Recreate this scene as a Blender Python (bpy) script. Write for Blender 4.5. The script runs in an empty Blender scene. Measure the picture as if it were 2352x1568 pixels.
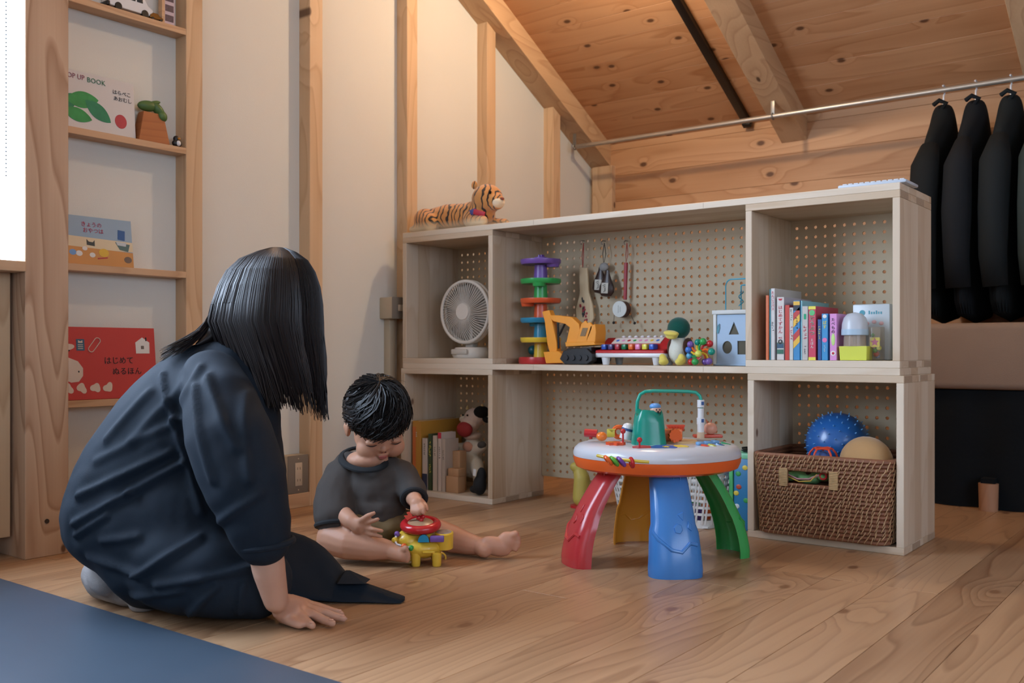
import bpy, bmesh, math, random
import numpy as np
from mathutils import Vector, Matrix, Euler, noise as mnoise

random.seed(7)
SC = bpy.context.scene
COL = SC.collection
PI = math.pi

# ------------------------------------------------------------------ camera
CAM_H = 0.496
F_PX, CX, CY = 2215.0, 1176.0, 806.0
YAW = math.radians(37.4966)
FW = Vector((-math.sin(YAW), math.cos(YAW), 0))
RT = Vector((math.cos(YAW), math.sin(YAW), 0))
cam_d = bpy.data.cameras.new('camera')
cam_d.sensor_width = 36.0
cam_d.lens = F_PX / 2352 * 36.0
cam_d.shift_y = (CY - 784.0) / 2352
cam_d.clip_start = 0.02
cam_d.dof.use_dof = True
cam_d.dof.focus_distance = 2.15
cam_d.dof.aperture_fstop = 6.0
cam = bpy.data.objects.new('camera', cam_d)
cam.location = (0, 0, CAM_H)
cam.rotation_euler = (PI / 2, 0, YAW)
COL.objects.link(cam)
SC.camera = cam

# ------------------------------------------------------------------ view, world, lights
SC.view_settings.view_transform = 'Standard'
SC.view_settings.look = 'None'
SC.view_settings.gamma = 1.0
SC.view_settings.use_curve_mapping = False
SC.view_settings.exposure = -0.14
SC.cycles.max_bounces = 7
SC.cycles.diffuse_bounces = 5
SC.cycles.glossy_bounces = 2
SC.cycles.transmission_bounces = 3
SC.cycles.transparent_max_bounces = 6
SC.cycles.caustics_reflective = False
SC.cycles.caustics_refractive = False
SC.cycles.use_adaptive_sampling = True
SC.cycles.adaptive_threshold = 0.05
SC.cycles.use_light_tree = False
world = bpy.data.worlds.new('world')
SC.world = world
world.use_nodes = True
world.node_tree.nodes['Background'].inputs['Color'].default_value = (0.62, 0.78, 1.0, 1)
world.node_tree.nodes['Background'].inputs['Strength'].default_value = 0.3
WINDOW_LEFT = 20.0     # lit blind on the left wall
FILL_WINDOW_RIGHT = 5.6  # unseen window on the right wall, added as fill
FILL_WINDOW_BACK = 1.6      # unseen window behind the camera, added as cool fill
LAMP_1, LAMP_2 = 27.0, 7.0   # warm bulbs on the ceiling track


def bulb(name, loc, watts, color, radius):
    l = bpy.data.lights.new(name, 'POINT')
    l.energy = watts; l.color = color
    l.shadow_soft_size = radius
    o = bpy.data.objects.new(name, l)
    o.location = loc
    COL.objects.link(o)
    return o


LAMP_COL = (1.0, 0.75, 0.50)
bulb('track_lamp', (-1.663, 2.70, 1.91), LAMP_1, LAMP_COL, 0.03)
bulb('track_lamp', (-1.663, 0.95, 2.80), LAMP_2, LAMP_COL, 0.04)


# ------------------------------------------------------------------ pixel -> point helpers (2352x1568 frame)
def ray(px, py):
    return FW + RT * ((px - CX) / F_PX) + Vector((0, 0, (CY - py) / F_PX))


def at_y(px, py, y):
    r = ray(px, py); return Vector((0, 0, CAM_H)) + r * (y / r.y)


def at_z(px, py, z=0.0):
    r = ray(px, py); return Vector((0, 0, CAM_H)) + r * ((z - CAM_H) / r.z)


def at_x(px, py, x):
    r = ray(px, py); return Vector((0, 0, CAM_H)) + r * (x / r.x)


def at_d(px, py, d):
    return Vector((0, 0, CAM_H)) + ray(px, py) * d


# ------------------------------------------------------------------ materials
def C(h):
    h = h.lstrip('#')
    out = []
    for i in (0, 2, 4):
        c = int(h[i:i + 2], 16) / 255
        out.append(c / 12.92 if c <= 0.04045 else ((c + 0.055) / 1.055) ** 2.4)
    return (*out, 1.0)


MATS = {}


def _new(name):
    m = bpy.data.materials.new(name)
    m.use_nodes = True
    nt = m.node_tree
    return m, nt, nt.nodes, nt.links, nt.nodes['Principled BSDF']


def plain(name, col, rough=0.5, spec=0.5, bump=0.0, bscale=200, coat=0.0, metal=0.0, trans=0.0, vary=0.06, sheen=0.0, sss=0.0, alpha=1.0, vscale=9, spot_scale=None):
    """procedural material: base colour with a soft noise mottling, optional fine relief"""
    if name in MATS:
        return MATS[name]
    m, nt, N, L, b = _new(name)
    c = C(col)
    b.inputs['Roughness'].default_value = rough
    b.inputs['Specular IOR Level'].default_value = spec
    b.inputs['Metallic'].default_value = metal
    b.inputs['Coat Weight'].default_value = coat
    b.inputs['Coat Roughness'].default_value = 0.08
    b.inputs['Transmission Weight'].default_value = trans
    b.inputs['Sheen Weight'].default_value = sheen
    b.inputs['Alpha'].default_value = alpha
    if sss:
        b.inputs['Subsurface Weight'].default_value = sss
        b.inputs['Subsurface Radius'].default_value = (0.6, 0.25, 0.12)
        b.inputs['Subsurface Scale'].default_value = 0.012
    tc = N.new('ShaderNodeTexCoord')
    no = N.new('ShaderNodeTexNoise')
    no.inputs['Scale'].default_value = vscale
    no.inputs['Detail'].default_value = 4
    L.new(tc.outputs['Object'], no.inputs['Vector'])
    mx = N.new('ShaderNodeMix'); mx.data_type = 'RGBA'
    L.new(no.outputs['Fac'], mx.inputs['Factor'])
    mx.inputs['A'].default_value = (*[max(0, x * (1 - vary * 2)) for x in c[:3]], 1)
    mx.inputs['B'].default_value = (*[min(1, x * (1 + vary * 2)) for x in c[:3]], 1)
    L.new(mx.outputs['Result'], b.inputs['Base Color'])
    if bump:
        n2 = N.new('ShaderNodeTexNoise')
        n2.inputs['Scale'].default_value = bscale
        n2.inputs['Detail'].default_value = 3
        L.new(tc.outputs['Object'], n2.inputs['Vector'])
        bp = N.new('ShaderNodeBump')
        bp.inputs['Strength'].default_value = bump
        bp.inputs['Distance'].default_value = 0.002
        L.new(n2.outputs['Fac'], bp.inputs['Height'])
        L.new(bp.outputs['Normal'], b.inputs['Normal'])
    MATS[name] = m
    return m


def wood(name, light, dark, axis=1, ring=9.0, freq=5.0, contrast=0.55, rough=0.5, knots=0.0, knot_scale=4.0, tone=0.25, fibre=0.25, knotcol='#3a2416', spec=0.35, stretch=0.12, stave=0.0, stave_axis=1, knot_plane='xy'):
    """sawn wood: contour-line growth rings stretched along the grain, fibre streaks, optional knots"""
    if name in MATS:
        return MATS[name]
    m, nt, N, L, b = _new(name)
    tc = N.new('ShaderNodeTexCoord')
    oi = N.new('ShaderNodeObjectInfo')
    mul = N.new('ShaderNodeMath'); mul.operation = 'MULTIPLY'; mul.inputs[1].default_value = 61.7
    L.new(oi.outputs['Random'], mul.inputs[0])
    add = N.new('ShaderNodeVectorMath'); add.operation = 'ADD'
    L.new(tc.outputs['Object'], add.inputs[0]); L.new(mul.outputs[0], add.inputs[1])
    mp = N.new('ShaderNodeMapping')
    s = [1.0, 1.0, 1.0]; s[axis] = stretch
    mp.inputs['Scale'].default_value = s
    L.new(add.outputs[0], mp.inputs['Vector'])
    n1 = N.new('ShaderNodeTexNoise')
    n1.inputs['Scale'].default_value = freq
    n1.inputs['Detail'].default_value = 1.5
    n1.inputs['Roughness'].default_value = 0.45
    L.new(mp.outputs['Vector'], n1.inputs['Vector'])
    # knots bend the rings
    vo = N.new('ShaderNodeTexVoronoi')
    vo.inputs['Scale'].default_value = knot_scale
    mpk = N.new('ShaderNodeMapping')
    vo.voronoi_dimensions = '2D'
    sep = N.new('ShaderNodeSeparateXYZ'); L.new(add.outputs[0], sep.inputs[0])
    cmb = N.new('ShaderNodeCombineXYZ')
    L.new(sep.outputs['xyz'.index(knot_plane[0])], cmb.inputs[0]); L.new(sep.outputs['xyz'.index(knot_plane[1])], cmb.inputs[1])
    sk = [1.0, 1.0, 1.0]
    if 'xyz'[axis] in knot_plane: sk[knot_plane.index('xyz'[axis])] = 0.6
    mpk.inputs['Scale'].default_value = sk
    L.new(cmb.outputs[0], mpk.inputs['Vector'])
    L.new(mpk.outputs['Vector'], vo.inputs['Vector'])
    kr = N.new('ShaderNodeMapRange')
    kr.inputs['From Min'].default_value = 0.0; kr.inputs['From Max'].default_value = 0.22
    kr.inputs['To Min'].default_value = 0.16 if knots else 0.0; kr.inputs['To Max'].default_value = 0.0
    kr.interpolation_type = 'SMOOTHSTEP'
    L.new(vo.outputs['Distance'], kr.inputs['Value'])
    ad2 = N.new('ShaderNodeMath'); ad2.operation = 'ADD'
    L.new(n1.outputs['Fac'], ad2.inputs[0]); L.new(kr.outputs['Result'], ad2.inputs[1])
    m2 = N.new('ShaderNodeMath'); m2.operation = 'MULTIPLY'; m2.inputs[1].default_value = ring * 2
    L.new(ad2.outputs[0], m2.inputs[0])
    fr = N.new('ShaderNodeMath'); fr.operation = 'FRACT'
    L.new(m2.outputs[0], fr.inputs[0])
    rp = N.new('ShaderNodeValToRGB')
    e = rp.color_ramp.elements
    e[0].position = 0.0; e[0].color = (0, 0, 0, 1)
    e[1].position = 0.72; e[1].color = (0.45, 0.45, 0.45, 1)
    e2 = rp.color_ramp.elements.new(0.9); e2.color = (1, 1, 1, 1)
    e3 = rp.color_ramp.elements.new(1.0); e3.color = (0.1, 0.1, 0.1, 1)
    L.new(fr.outputs[0], rp.inputs['Fac'])
    # fibre
    mpf = N.new('ShaderNodeMapping')
    sf = [150.0, 150.0, 150.0]; sf[axis] = 3.0
    mpf.inputs['Scale'].default_value = sf
    L.new(add.outputs[0], mpf.inputs['Vector'])
    nf = N.new('ShaderNodeTexNoise'); nf.inputs['Scale'].default_value = 1.0; nf.inputs['Detail'].default_value = 2
    L.new(mpf.outputs['Vector'], nf.inputs['Vector'])
    # large tone drift
    nl = N.new('ShaderNodeTexNoise'); nl.inputs['Scale'].default_value = 1.6 * freq; nl.inputs['Detail'].default_value = 0
    L.new(mp.outputs['Vector'], nl.inputs['Vector'])
    f1 = N.new('ShaderNodeMath'); f1.operation = 'MULTIPLY_ADD'
    L.new(rp.outputs['Color'], f1.inputs[0]); f1.inputs[1].default_value = contrast
    fm = N.new('ShaderNodeMath'); fm.operation = 'MULTIPLY_ADD'; fm.inputs[1].default_value = fibre; fm.inputs[2].default_value = -fibre * 0.5
    L.new(nf.outputs['Fac'], fm.inputs[0]); L.new(fm.outputs[0], f1.inputs[2])
    f2 = N.new('ShaderNodeMath'); f2.operation = 'MULTIPLY_ADD'; f2.inputs[1].default_value = tone
    L.new(oi.outputs['Random'], f2.inputs[0]); L.new(f1.outputs[0], f2.inputs[2])
    f3 = N.new('ShaderNodeMath'); f3.operation = 'MULTIPLY_ADD'; f3.inputs[1].default_value = tone * 1.2
    L.new(nl.outputs['Fac'], f3.inputs[0]); L.new(f2.outputs[0], f3.inputs[2])
    if stave:
        sp = N.new('ShaderNodeSeparateXYZ'); L.new(add.outputs[0], sp.inputs[0])
        dv = N.new('ShaderNodeMath'); dv.operation = 'DIVIDE'; dv.inputs[1].default_value = stave
        L.new(sp.outputs[stave_axis], dv.inputs[0])
        fl = N.new('ShaderNodeMath'); fl.operation = 'FLOOR'; L.new(dv.outputs[0], fl.inputs[0])
        wn = N.new('ShaderNodeTexWhiteNoise'); wn.noise_dimensions = '1D'; L.new(fl.outputs[0], wn.inputs['W'])
        f5 = N.new('ShaderNodeMath'); f5.operation = 'MULTIPLY_ADD'; f5.inputs[1].default_value = 0.7
        L.new(wn.outputs['Value'], f5.inputs[0]); L.new(f3.outputs[0], f5.inputs[2]); f3 = f5
    f4 = N.new('ShaderNodeMath'); f4.operation = 'SUBTRACT'; f4.inputs[1].default_value = tone * 0.9; f4.use_clamp = True
    L.new(f3.outputs[0], f4.inputs[0])
    mx = N.new('ShaderNodeMix'); mx.data_type = 'RGBA'
    mx.inputs['A'].default_value = C(light); mx.inputs['B'].default_value = C(dark)
    L.new(f4.outputs[0], mx.inputs['Factor'])
    out = mx.outputs['Result']
    if knots:
        k2 = N.new('ShaderNodeMapRange')
        k2.interpolation_type = 'SMOOTHSTEP'
        k2.inputs['From Min'].default_value = 0.03 * knots; k2.inputs['From Max'].default_value = 0.075 * knots
        k2.inputs['To Min'].default_value = 0.85; k2.inputs['To Max'].default_value = 0.0
        L.new(vo.outputs['Distance'], k2.inputs['Value'])
        mk = N.new('ShaderNodeMix'); mk.data_type = 'RGBA'
        L.new(k2.outputs['Result'], mk.inputs['Factor'])
        L.new(out, mk.inputs['A']); mk.inputs['B'].default_value = C(knotcol)
        out = mk.outputs['Result']
    L.new(out, b.inputs['Base Color'])
    b.inputs['Roughness'].default_value = rough
    b.inputs['Specular IOR Level'].default_value = spec
    MATS[name] = m
    return m


def emit(name, col, strength):
    if name in MATS:
        return MATS[name]
    m, nt, N, L, b = _new(name)
    b.inputs['Base Color'].default_value = (0.8, 0.8, 0.8, 1)
    b.inputs['Emission Color'].default_value = C(col)
    b.inputs['Emission Strength'].default_value = strength
    MATS[name] = m
    return m


# ------------------------------------------------------------------ mesh builder
def TR(loc=(0, 0, 0), rot=(0, 0, 0), sc=(1, 1, 1)):
    return Matrix.LocRotScale(Vector(loc), Euler(rot), Vector(sc))


def axis_matrix(p0, p1):
    p0 = Vector(p0); p1 = Vector(p1)
    q = (p1 - p0).to_track_quat('Z', 'Y')
    return Matrix.Translation(p0) @ q.to_matrix().to_4x4()


_BOXC = {}


class MB:
    def __init__(s):
        s.v = []; s.f = []

    def add(s, verts, faces, M=None):
        o = len(s.v)
        if M is not None:
            verts = [M @ Vector(p) for p in verts]
        s.v.extend([tuple(p) for p in verts])
        s.f.extend([tuple(i + o for i in f) for f in faces])
        return s

    def box(s, x0, x1, y0, y1, z0, z1, bev=0.0, M=None, seg=2):
        if x1 < x0: x0, x1 = x1, x0
        if y1 < y0: y0, y1 = y1, y0
        if z1 < z0: z0, z1 = z1, z0
        if not bev:
            v = [(x, y, z) for z in (z0, z1) for y in (y0, y1) for x in (x0, x1)]
            return s.add(v, [(0, 2, 3, 1), (4, 5, 7, 6), (0, 1, 5, 4), (2, 6, 7, 3), (0, 4, 6, 2), (1, 3, 7, 5)], M)
        bm = bmesh.new()
        bmesh.ops.create_cube(bm, size=1)
        bmesh.ops.scale(bm, vec=(x1 - x0, y1 - y0, z1 - z0), verts=bm.verts)
        bmesh.ops.translate(bm, vec=((x0 + x1) / 2, (y0 + y1) / 2, (z0 + z1) / 2), verts=bm.verts)
        bev = min(bev, 0.49 * min(x1 - x0, y1 - y0, z1 - z0))
        bmesh.ops.bevel(bm, geom=bm.edges[:], offset=bev, segments=seg, affect='EDGES', profile=0.5)
        bm.verts.index_update()
        s.add([v.co.copy() for v in bm.verts], [tuple(v.index for v in f.verts) for f in bm.faces], M)
        bm.free()
        return s

    def cyl(s, p0, p1, r0, r1=None, seg=16, cap=True):
        r1 = r0 if r1 is None else r1
        M = axis_matrix(p0, p1); h = (Vector(p1) - Vector(p0)).length
        v = []
        for z, r in ((0, r0), (h, r1)):
            for i in range(seg):
                a = 2 * PI * i / seg
                v.append((r * math.cos(a), r * math.sin(a), z))
        f = [(i, (i + 1) % seg, seg + (i + 1) % seg, seg + i) for i in range(seg)]
        if cap:
            f.append(tuple(range(seg))[::-1]); f.append(tuple(range(seg, 2 * seg)))
        return s.add(v, f, M)

    def lathe(s, prof, seg=24, M=None, sx=1.0, sy=1.0, arc=2 * PI):
        """prof: (radius, z) from bottom to top; closed at r=0 ends"""
        v = []; f = []; rings = []
        full = abs(arc - 2 * PI) < 1e-6
        for r, z in prof:
            if r < 1e-6:
                rings.append([len(v)]); v.append((0, 0, z))
            else:
                n = seg if full else seg + 1
                rings.append(list(range(len(v), len(v) + n)))
                for i in range(n):
                    a = arc * i / seg
                    v.append((r * math.cos(a) * sx, r * math.sin(a) * sy, z))
        for a, b in zip(rings[:-1], rings[1:]):
            cnt = seg
            for i in range(cnt):
                j = (i + 1) % seg if full else i + 1
                if len(a) == 1 and len(b) == 1: continue
                if len(a) == 1: f.append((a[0], b[j], b[i])) if False else f.append((b[i], a[0], b[j]))
                elif len(b) == 1: f.append((a[i], a[j], b[0]))
                else: f.append((a[i], a[j], b[j], b[i]))
        return s.add(v, f, M)

    def ell(s, c, r, seg=16, rings=10, rot=(0, 0, 0), M=None):
        if not hasattr(r, '__len__'): r = (r, r, r)
        prof = [(math.sin(PI * i / rings), -math.cos(PI * i / rings)) for i in range(rings + 1)]
        T = TR(c, rot, r)
        if M is not None: T = M @ T
        return s.lathe(prof, seg, T)

    def torus(s, R, r, seg=24, rs=8, M=None, arc=2 * PI, sx=1.0, sy=1.0):
        v = []; f = []
        full = abs(arc - 2 * PI) < 1e-6
        n = seg if full else seg + 1
        for i in range(n):
            a = arc * i / seg
            for j in range(rs):
                b = 2 * PI * j / rs
                q = R + r * math.cos(b)
                v.append((q * math.cos(a) * sx, q * math.sin(a) * sy, r * math.sin(b)))
        for i in range(seg):
            for j in range(rs):
                i2 = (i + 1) % n
                f.append((i * rs + j, i2 * rs + j, i2 * rs + (j + 1) % rs, i * rs + (j + 1) % rs))
        if not full:
            f.append(tuple(range(rs))[::-1]); f.append(tuple(range(seg * rs, seg * rs + rs)))
        return s.add(v, f, M)

    def tube(s, pts, r, seg=8, closed=False, cap=True, M=None, flat=1.0, up=None):
        P = [Vector(p) for p in pts]
        n = len(P)
        rr = list(r) if hasattr(r, '__len__') else [r] * n
        T = []
        for i in range(n):
            if closed: t = P[(i + 1) % n] - P[i - 1]
            else: t = P[min(i + 1, n - 1)] - P[max(i - 1, 0)]
            T.append(t.normalized() if t.length > 1e-9 else Vector((0, 0, 1)))
        nrm = T[0].orthogonal().normalized() if up is None else (Vector(up) - T[0] * T[0].dot(Vector(up))).normalized()
        v = []; f = []
        for i in range(n):
            nrm = (nrm - T[i] * nrm.dot(T[i]))
            nrm = nrm.normalized() if nrm.length > 1e-6 else T[i].orthogonal().normalized()
            bn = T[i].cross(nrm)
            for j in range(seg):
                a = 2 * PI * j / seg
                v.append(P[i] + (nrm * math.cos(a) * flat + bn * math.sin(a)) * rr[i])
        m = n if closed else n - 1
        for i in range(m):
            for j in range(seg):
                k = (i + 1) % n
                f.append((i * seg + j, i * seg + (j + 1) % seg, k * seg + (j + 1) % seg, k * seg + j))
        if cap and not closed:
            f.append(tuple(range(seg))[::-1]); f.append(tuple(range((n - 1) * seg, n * seg)))
        return s.add(v, f, M)

    def prism(s, poly, z0, z1, M=None):
        n = len(poly)
        ar = sum(poly[i][0] * poly[(i + 1) % n][1] - poly[(i + 1) % n][0] * poly[i][1] for i in range(n))
        if ar < 0: poly = poly[::-1]
        v = [(x, y, z0) for x, y in poly] + [(x, y, z1) for x, y in poly]
        f = [tuple(range(n))[::-1], tuple(range(n, 2 * n))] + [(i, (i + 1) % n, n + (i + 1) % n, n + i) for i in range(n)]
        return s.add(v, f, M)

    def loft(s, rings, cap=True, closed=True):
        """rings: list of lists of points, same count"""
        n = len(rings[0]); v = [p for r in rings for p in r]; f = []
        for i in range(len(rings) - 1):
            for j in range(n if closed else n - 1):
                k = (j + 1) % n
                f.append((i * n + j, i * n + k, (i + 1) * n + k, (i + 1) * n + j))
        if cap:
            f.append(tuple(range(n))[::-1]); f.append(tuple(range((len(rings) - 1) * n, len(rings) * n)))
        return s.add(v, f)

    def mesh(s, name):
        me = bpy.data.meshes.new(name)
        me.from_pydata(s.v, [], s.f)
        me.update()
        return me

    def build(s, name, mat, parent=None, smooth=40, loc=None, rot=None, recalc=False, subsurf=0, bevel=0):
        me = s.mesh(name)
        if recalc:
            bm = bmesh.new(); bm.from_mesh(me); bmesh.ops.recalc_face_normals(bm, faces=bm.faces); bm.to_mesh(me); bm.free()
        return finish(me, name, mat, parent, smooth, loc, rot, subsurf, bevel)


def finish(me, name, mat, parent=None, smooth=40, loc=None, rot=None, subsurf=0, bevel=0):
    if smooth:
        me.polygons.foreach_set('use_smooth', [True] * len(me.polygons))
        if smooth < 180:
            me.set_sharp_from_angle(angle=math.radians(smooth))
    me.materials.append(mat)
    o = bpy.data.objects.new(name, me)
    COL.objects.link(o)
    if parent is not None: o.parent = parent
    if loc is not None: o.location = loc
    if rot is not None: o.rotation_euler = rot
    if bevel:
        md = o.modifiers.new('bevel', 'BEVEL'); md.width = bevel; md.segments = 2; md.limit_method = 'ANGLE'; md.angle_limit = math.radians(40)
    if subsurf:
        md = o.modifiers.new('sub', 'SUBSURF'); md.levels = subsurf; md.render_levels = subsurf
    return o


def tag(o, label=None, cat=None, group=None, kind=None):
    if label: o['label'] = label
    if cat: o['category'] = cat
    if group: o['group'] = group
    if kind: o['kind'] = kind
    return o


def thing(name, label, cat, loc=(0, 0, 0), rotz=0.0, group=None, rot=None):
    o = bpy.data.objects.new(name, None)
    o.empty_display_size = 0.05
    COL.objects.link(o)
    o.location = loc
    o.rotation_euler = rot if rot is not None else (0, 0, rotz)
    return tag(o, label, cat, group)


def linkcopy(src, parent=None, loc=None, rot=None):
    c = src.copy(); COL.objects.link(c)
    if parent is not None: c.parent = parent
    if loc is not None: c.location = loc
    if rot is not None: c.rotation_euler = rot
    return c


def text_part(body, size, mat, parent, M, name='lettering', depth=0.0003, align='CENTER', sx=1.0, spacing=1.0, vertical=False, offset=0.0):
    """flat printed lettering; M maps text plane (x right, y up) to the parent's space"""
    mb = MB()
    chars = list(body) if vertical else [body]
    for k, ch in enumerate(chars):
        cu = bpy.data.curves.new('txt', 'FONT')
        cu.body = ch; cu.size = size; cu.align_x = align; cu.align_y = 'CENTER'
        cu.extrude = depth; cu.space_character = spacing; cu.offset = offset
        cu.resolution_u = 2
        o = bpy.data.objects.new('txt', cu)
        COL.objects.link(o)
        dg = bpy.context.evaluated_depsgraph_get()
        me = bpy.data.meshes.new_from_object(o.evaluated_get(dg))
        T = M @ TR((0, -k * size * 1.02 * spacing, 0), (0, 0, 0), (sx, 1, 1))
        mb.add([v.co.copy() for v in me.vertices], [tuple(p.vertices) for p in me.polygons], T)
        bpy.data.objects.remove(o); bpy.data.curves.remove(cu); bpy.data.meshes.remove(me)
    return mb.build(name, mat, parent, smooth=0)


FACE_FRONT = Matrix(((1, 0, 0, 0), (0, 0, -1, 0), (0, 1, 0, 0), (0, 0, 0, 1)))   # text plane facing -Y
FACE_RIGHT = Matrix(((0, 0, 1, 0), (1, 0, 0, 0), (0, 1, 0, 0), (0, 0, 0, 1)))    # text plane facing +X, text runs along +Y


def remeshed(mb, voxel, smooth_iter=6, factor=0.5, name='organic'):
    """union of overlapping closed pieces as ONE continuous surface"""
    me = mb.mesh(name)
    bm = bmesh.new(); bm.from_mesh(me); bmesh.ops.recalc_face_normals(bm, faces=bm.faces); bm.to_mesh(me); bm.free()
    o = bpy.data.objects.new(name, me); COL.objects.link(o)
    md = o.modifiers.new('r', 'REMESH'); md.mode = 'VOXEL'; md.voxel_size = voxel
    if smooth_iter:
        ms = o.modifiers.new('s', 'SMOOTH'); ms.factor = factor; ms.iterations = smooth_iter
    dg = bpy.context.evaluated_depsgraph_get()
    res = bpy.data.meshes.new_from_object(o.evaluated_get(dg))
    bpy.data.objects.remove(o); bpy.data.meshes.remove(me)
    return res


def coords(me):
    a = np.empty(len(me.vertices) * 3, dtype=np.float64)
    me.vertices.foreach_get('co', a)
    return a.reshape(-1, 3)


def set_coords(me, a):
    me.vertices.foreach_set('co', a.reshape(-1)); me.update()


def limb(mb, pts, radii, seg=14):
    """chain of tapered capsules for remeshed()"""
    for i, (p, r) in enumerate(zip(pts, radii)):
        mb.ell(p, r, seg, 8)
        if i: mb.cyl(pts[i - 1], p, radii[i - 1], r, seg)
    return mb
# ================================================================== the setting
XW = -2.447          # plaster face of the left wall
XS = -2.396          # front face of its studs
YK = 3.80            # knee wall
SL = 0.538           # roof slope


def roof_z(y, off=0.0):
    return 1.445 + SL * (YK - y) + off


W_FLOOR = wood('floor_wood', '#b2906e', '#77543a', axis=1, ring=8, freq=7, contrast=0.46, rough=0.36, knots=0.45, knot_scale=2.2, tone=0.5, fibre=0.3, spec=0.4, knotcol='#7a553a')
W_STUD = wood('stud_wood', '#cfb08c', '#ab8762', axis=2, ring=4, freq=9, contrast=0.5, rough=0.55, knots=0.5, knot_scale=3.2, tone=0.25, knotcol='#50301c', knot_plane='yz')
W_POST = wood('post_wood', '#c4a68a', '#997356', axis=2, ring=7, freq=7, contrast=0.75, rough=0.55, knots=0.3, knot_scale=2.6, tone=0.2, knotcol='#50301c', knot_plane='yz')
W_CEIL = wood('ceiling_wood', '#cb9a6e', '#a66e42', axis=0, ring=3.5, freq=8, contrast=0.5, rough=0.55, knots=0.95, knot_scale=5.6, tone=0.4, knotcol='#4a2813')
W_KNEE = wood('knee_wall_wood', '#c59a72', '#a07048', axis=0, ring=3.5, freq=8, contrast=0.5, rough=0.55, knots=0.9, knot_scale=4.6, tone=0.4, knotcol='#4a2813', knot_plane='xz')
W_RAFT = wood('rafter_wood', '#cfac84', '#ab835e', axis=1, ring=5, freq=7, contrast=0.5, rough=0.55, knots=0.4, knot_scale=3.0, tone=0.2, knotcol='#3a2013')
W_SHELF = wood('shelf_wood', '#c8a582', '#a67f5c', axis=1, ring=4, freq=8, contrast=0.5, rough=0.5, tone=0.2)
PLASTER = plain('plaster', '#d3d2c9', 0.9, 0.2, bump=0.15, bscale=350, vary=0.02, vscale=3)

# floor: one board per object along Y
floor = tag(MB().box(-2.8, 3.0, -3.2, 4.2, -0.06, -0.0125).build('floor', W_FLOOR, smooth=0), kind='structure')
rnd = random.Random(3)
BW = 0.116
xb = -0.624 - 19 * BW
row = 0
while xb < 2.9:
    y = -3.1 + rnd.uniform(0, 1.2) if row % 3 else -3.1 + 1.0
    ys = [-3.1]
    if 17 <= row <= 19: cuts = [0.2, 2.095]
    else:
        c0 = rnd.uniform(-2.6, -1.3); cuts = []
        while c0 < 3.6:
            cuts.append(c0); c0 += rnd.uniform(1.5, 2.0)
    ys = [-3.1] + [c for c in cuts if c > -3.0] + [4.1]
    for a, b_ in zip(ys[:-1], ys[1:]):
        if b_ - a < 0.1: continue
        L2 = (b_ - a) / 2 - 0.0003
        o = MB().box(-BW / 2 + 0.0003, BW / 2 - 0.0003, -L2, L2, -0.012, 0.0, bev=0.0006, seg=1).build('plank', W_FLOOR, floor, smooth=0, loc=(xb + BW / 2, (a + b_) / 2, 0))
    xb += BW; row += 1

# left wall with studs
wall_left = tag(MB().box(XW - 0.1, XW, -3.2, 4.2, -0.02, 4.2).build('wall_left', PLASTER, smooth=0), kind='structure')


def stud(y0, y1, z0, z1, x0=XW, x1=XS, name='stud', m=None):
    cy, cz = (y0 + y1) / 2, (z0 + z1) / 2
    return MB().box(x0 - 0.01, x1, y0 - cy, y1 - cy, z0 - cz, z1 - cz, bev=0.0012, seg=1).build(name, m or W_STUD, wall_left, smooth=0, loc=(0, cy, cz))


def raft_bot(y): return 1.345 + SL * (YK - y)


for yr in (1.660, 2.112, 2.561, 3.016, 3.470):
    zt = raft_bot(yr) + 0.03
    stud(yr - 0.054, yr, 0.0, zt)
stud(1.113, 1.219, 0.0, raft_bot(1.16), x0=XW, x1=-2.311, name='post', m=W_POST)
stud(0.62, 0.675, 0.05, 0.69, x1=-2.367)
stud(1.05, 1.105, 0.05, 0.69, x1=-2.367)
stud(-0.7, -0.64, 0.0, 3.4, x1=-2.311, name='post', m=W_POST)
# base plate between the studs
for a, b_ in ((-0.6, 0.62), (0.675, 1.05), (1.219, 1.606), (1.660, 2.058), (2.112, 2.507)):
    MB().box(XW - 0.01, XS if a > 1 else -2.367, a, b_, 0, 0.045, bev=0.0012, seg=1).build('base_plate', W_SHELF, wall_left, smooth=0)
# bolt plug near the foot of the post
MB().cyl((-2.3115, 1.165, 0.085), (-2.3095, 1.165, 0.085), 0.0055).build('bolt_plug', plain('plug_dark', '#2c211c', 0.6), wall_left)

# knee wall boards
wall_back = tag(MB().box(-2.8, 3.0, YK + 0.012, YK + 0.1, -0.02, 1.56).build('wall_back', W_KNEE, smooth=0), kind='structure')
z = 0.0
i = 0
while z < 1.44:
    z1 = min(z + 0.118, 1.46)
    o = MB().box(-2.65, 2.65, -0.012, 0.012, -(z1 - z) / 2 + 0.0004, (z1 - z) / 2 - 0.0004, bev=0.0008, seg=1).build('board', W_KNEE, wall_back, smooth=0, loc=(0.2, YK + 0.012, (z + z1) / 2))
    z = z1; i += 1
MB().box(-2.425, -2.318, YK - 0.03, YK + 0.01, 0, 1.345, bev=0.0012, seg=1).build('corner_post', W_STUD, wall_back, smooth=0)

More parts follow.
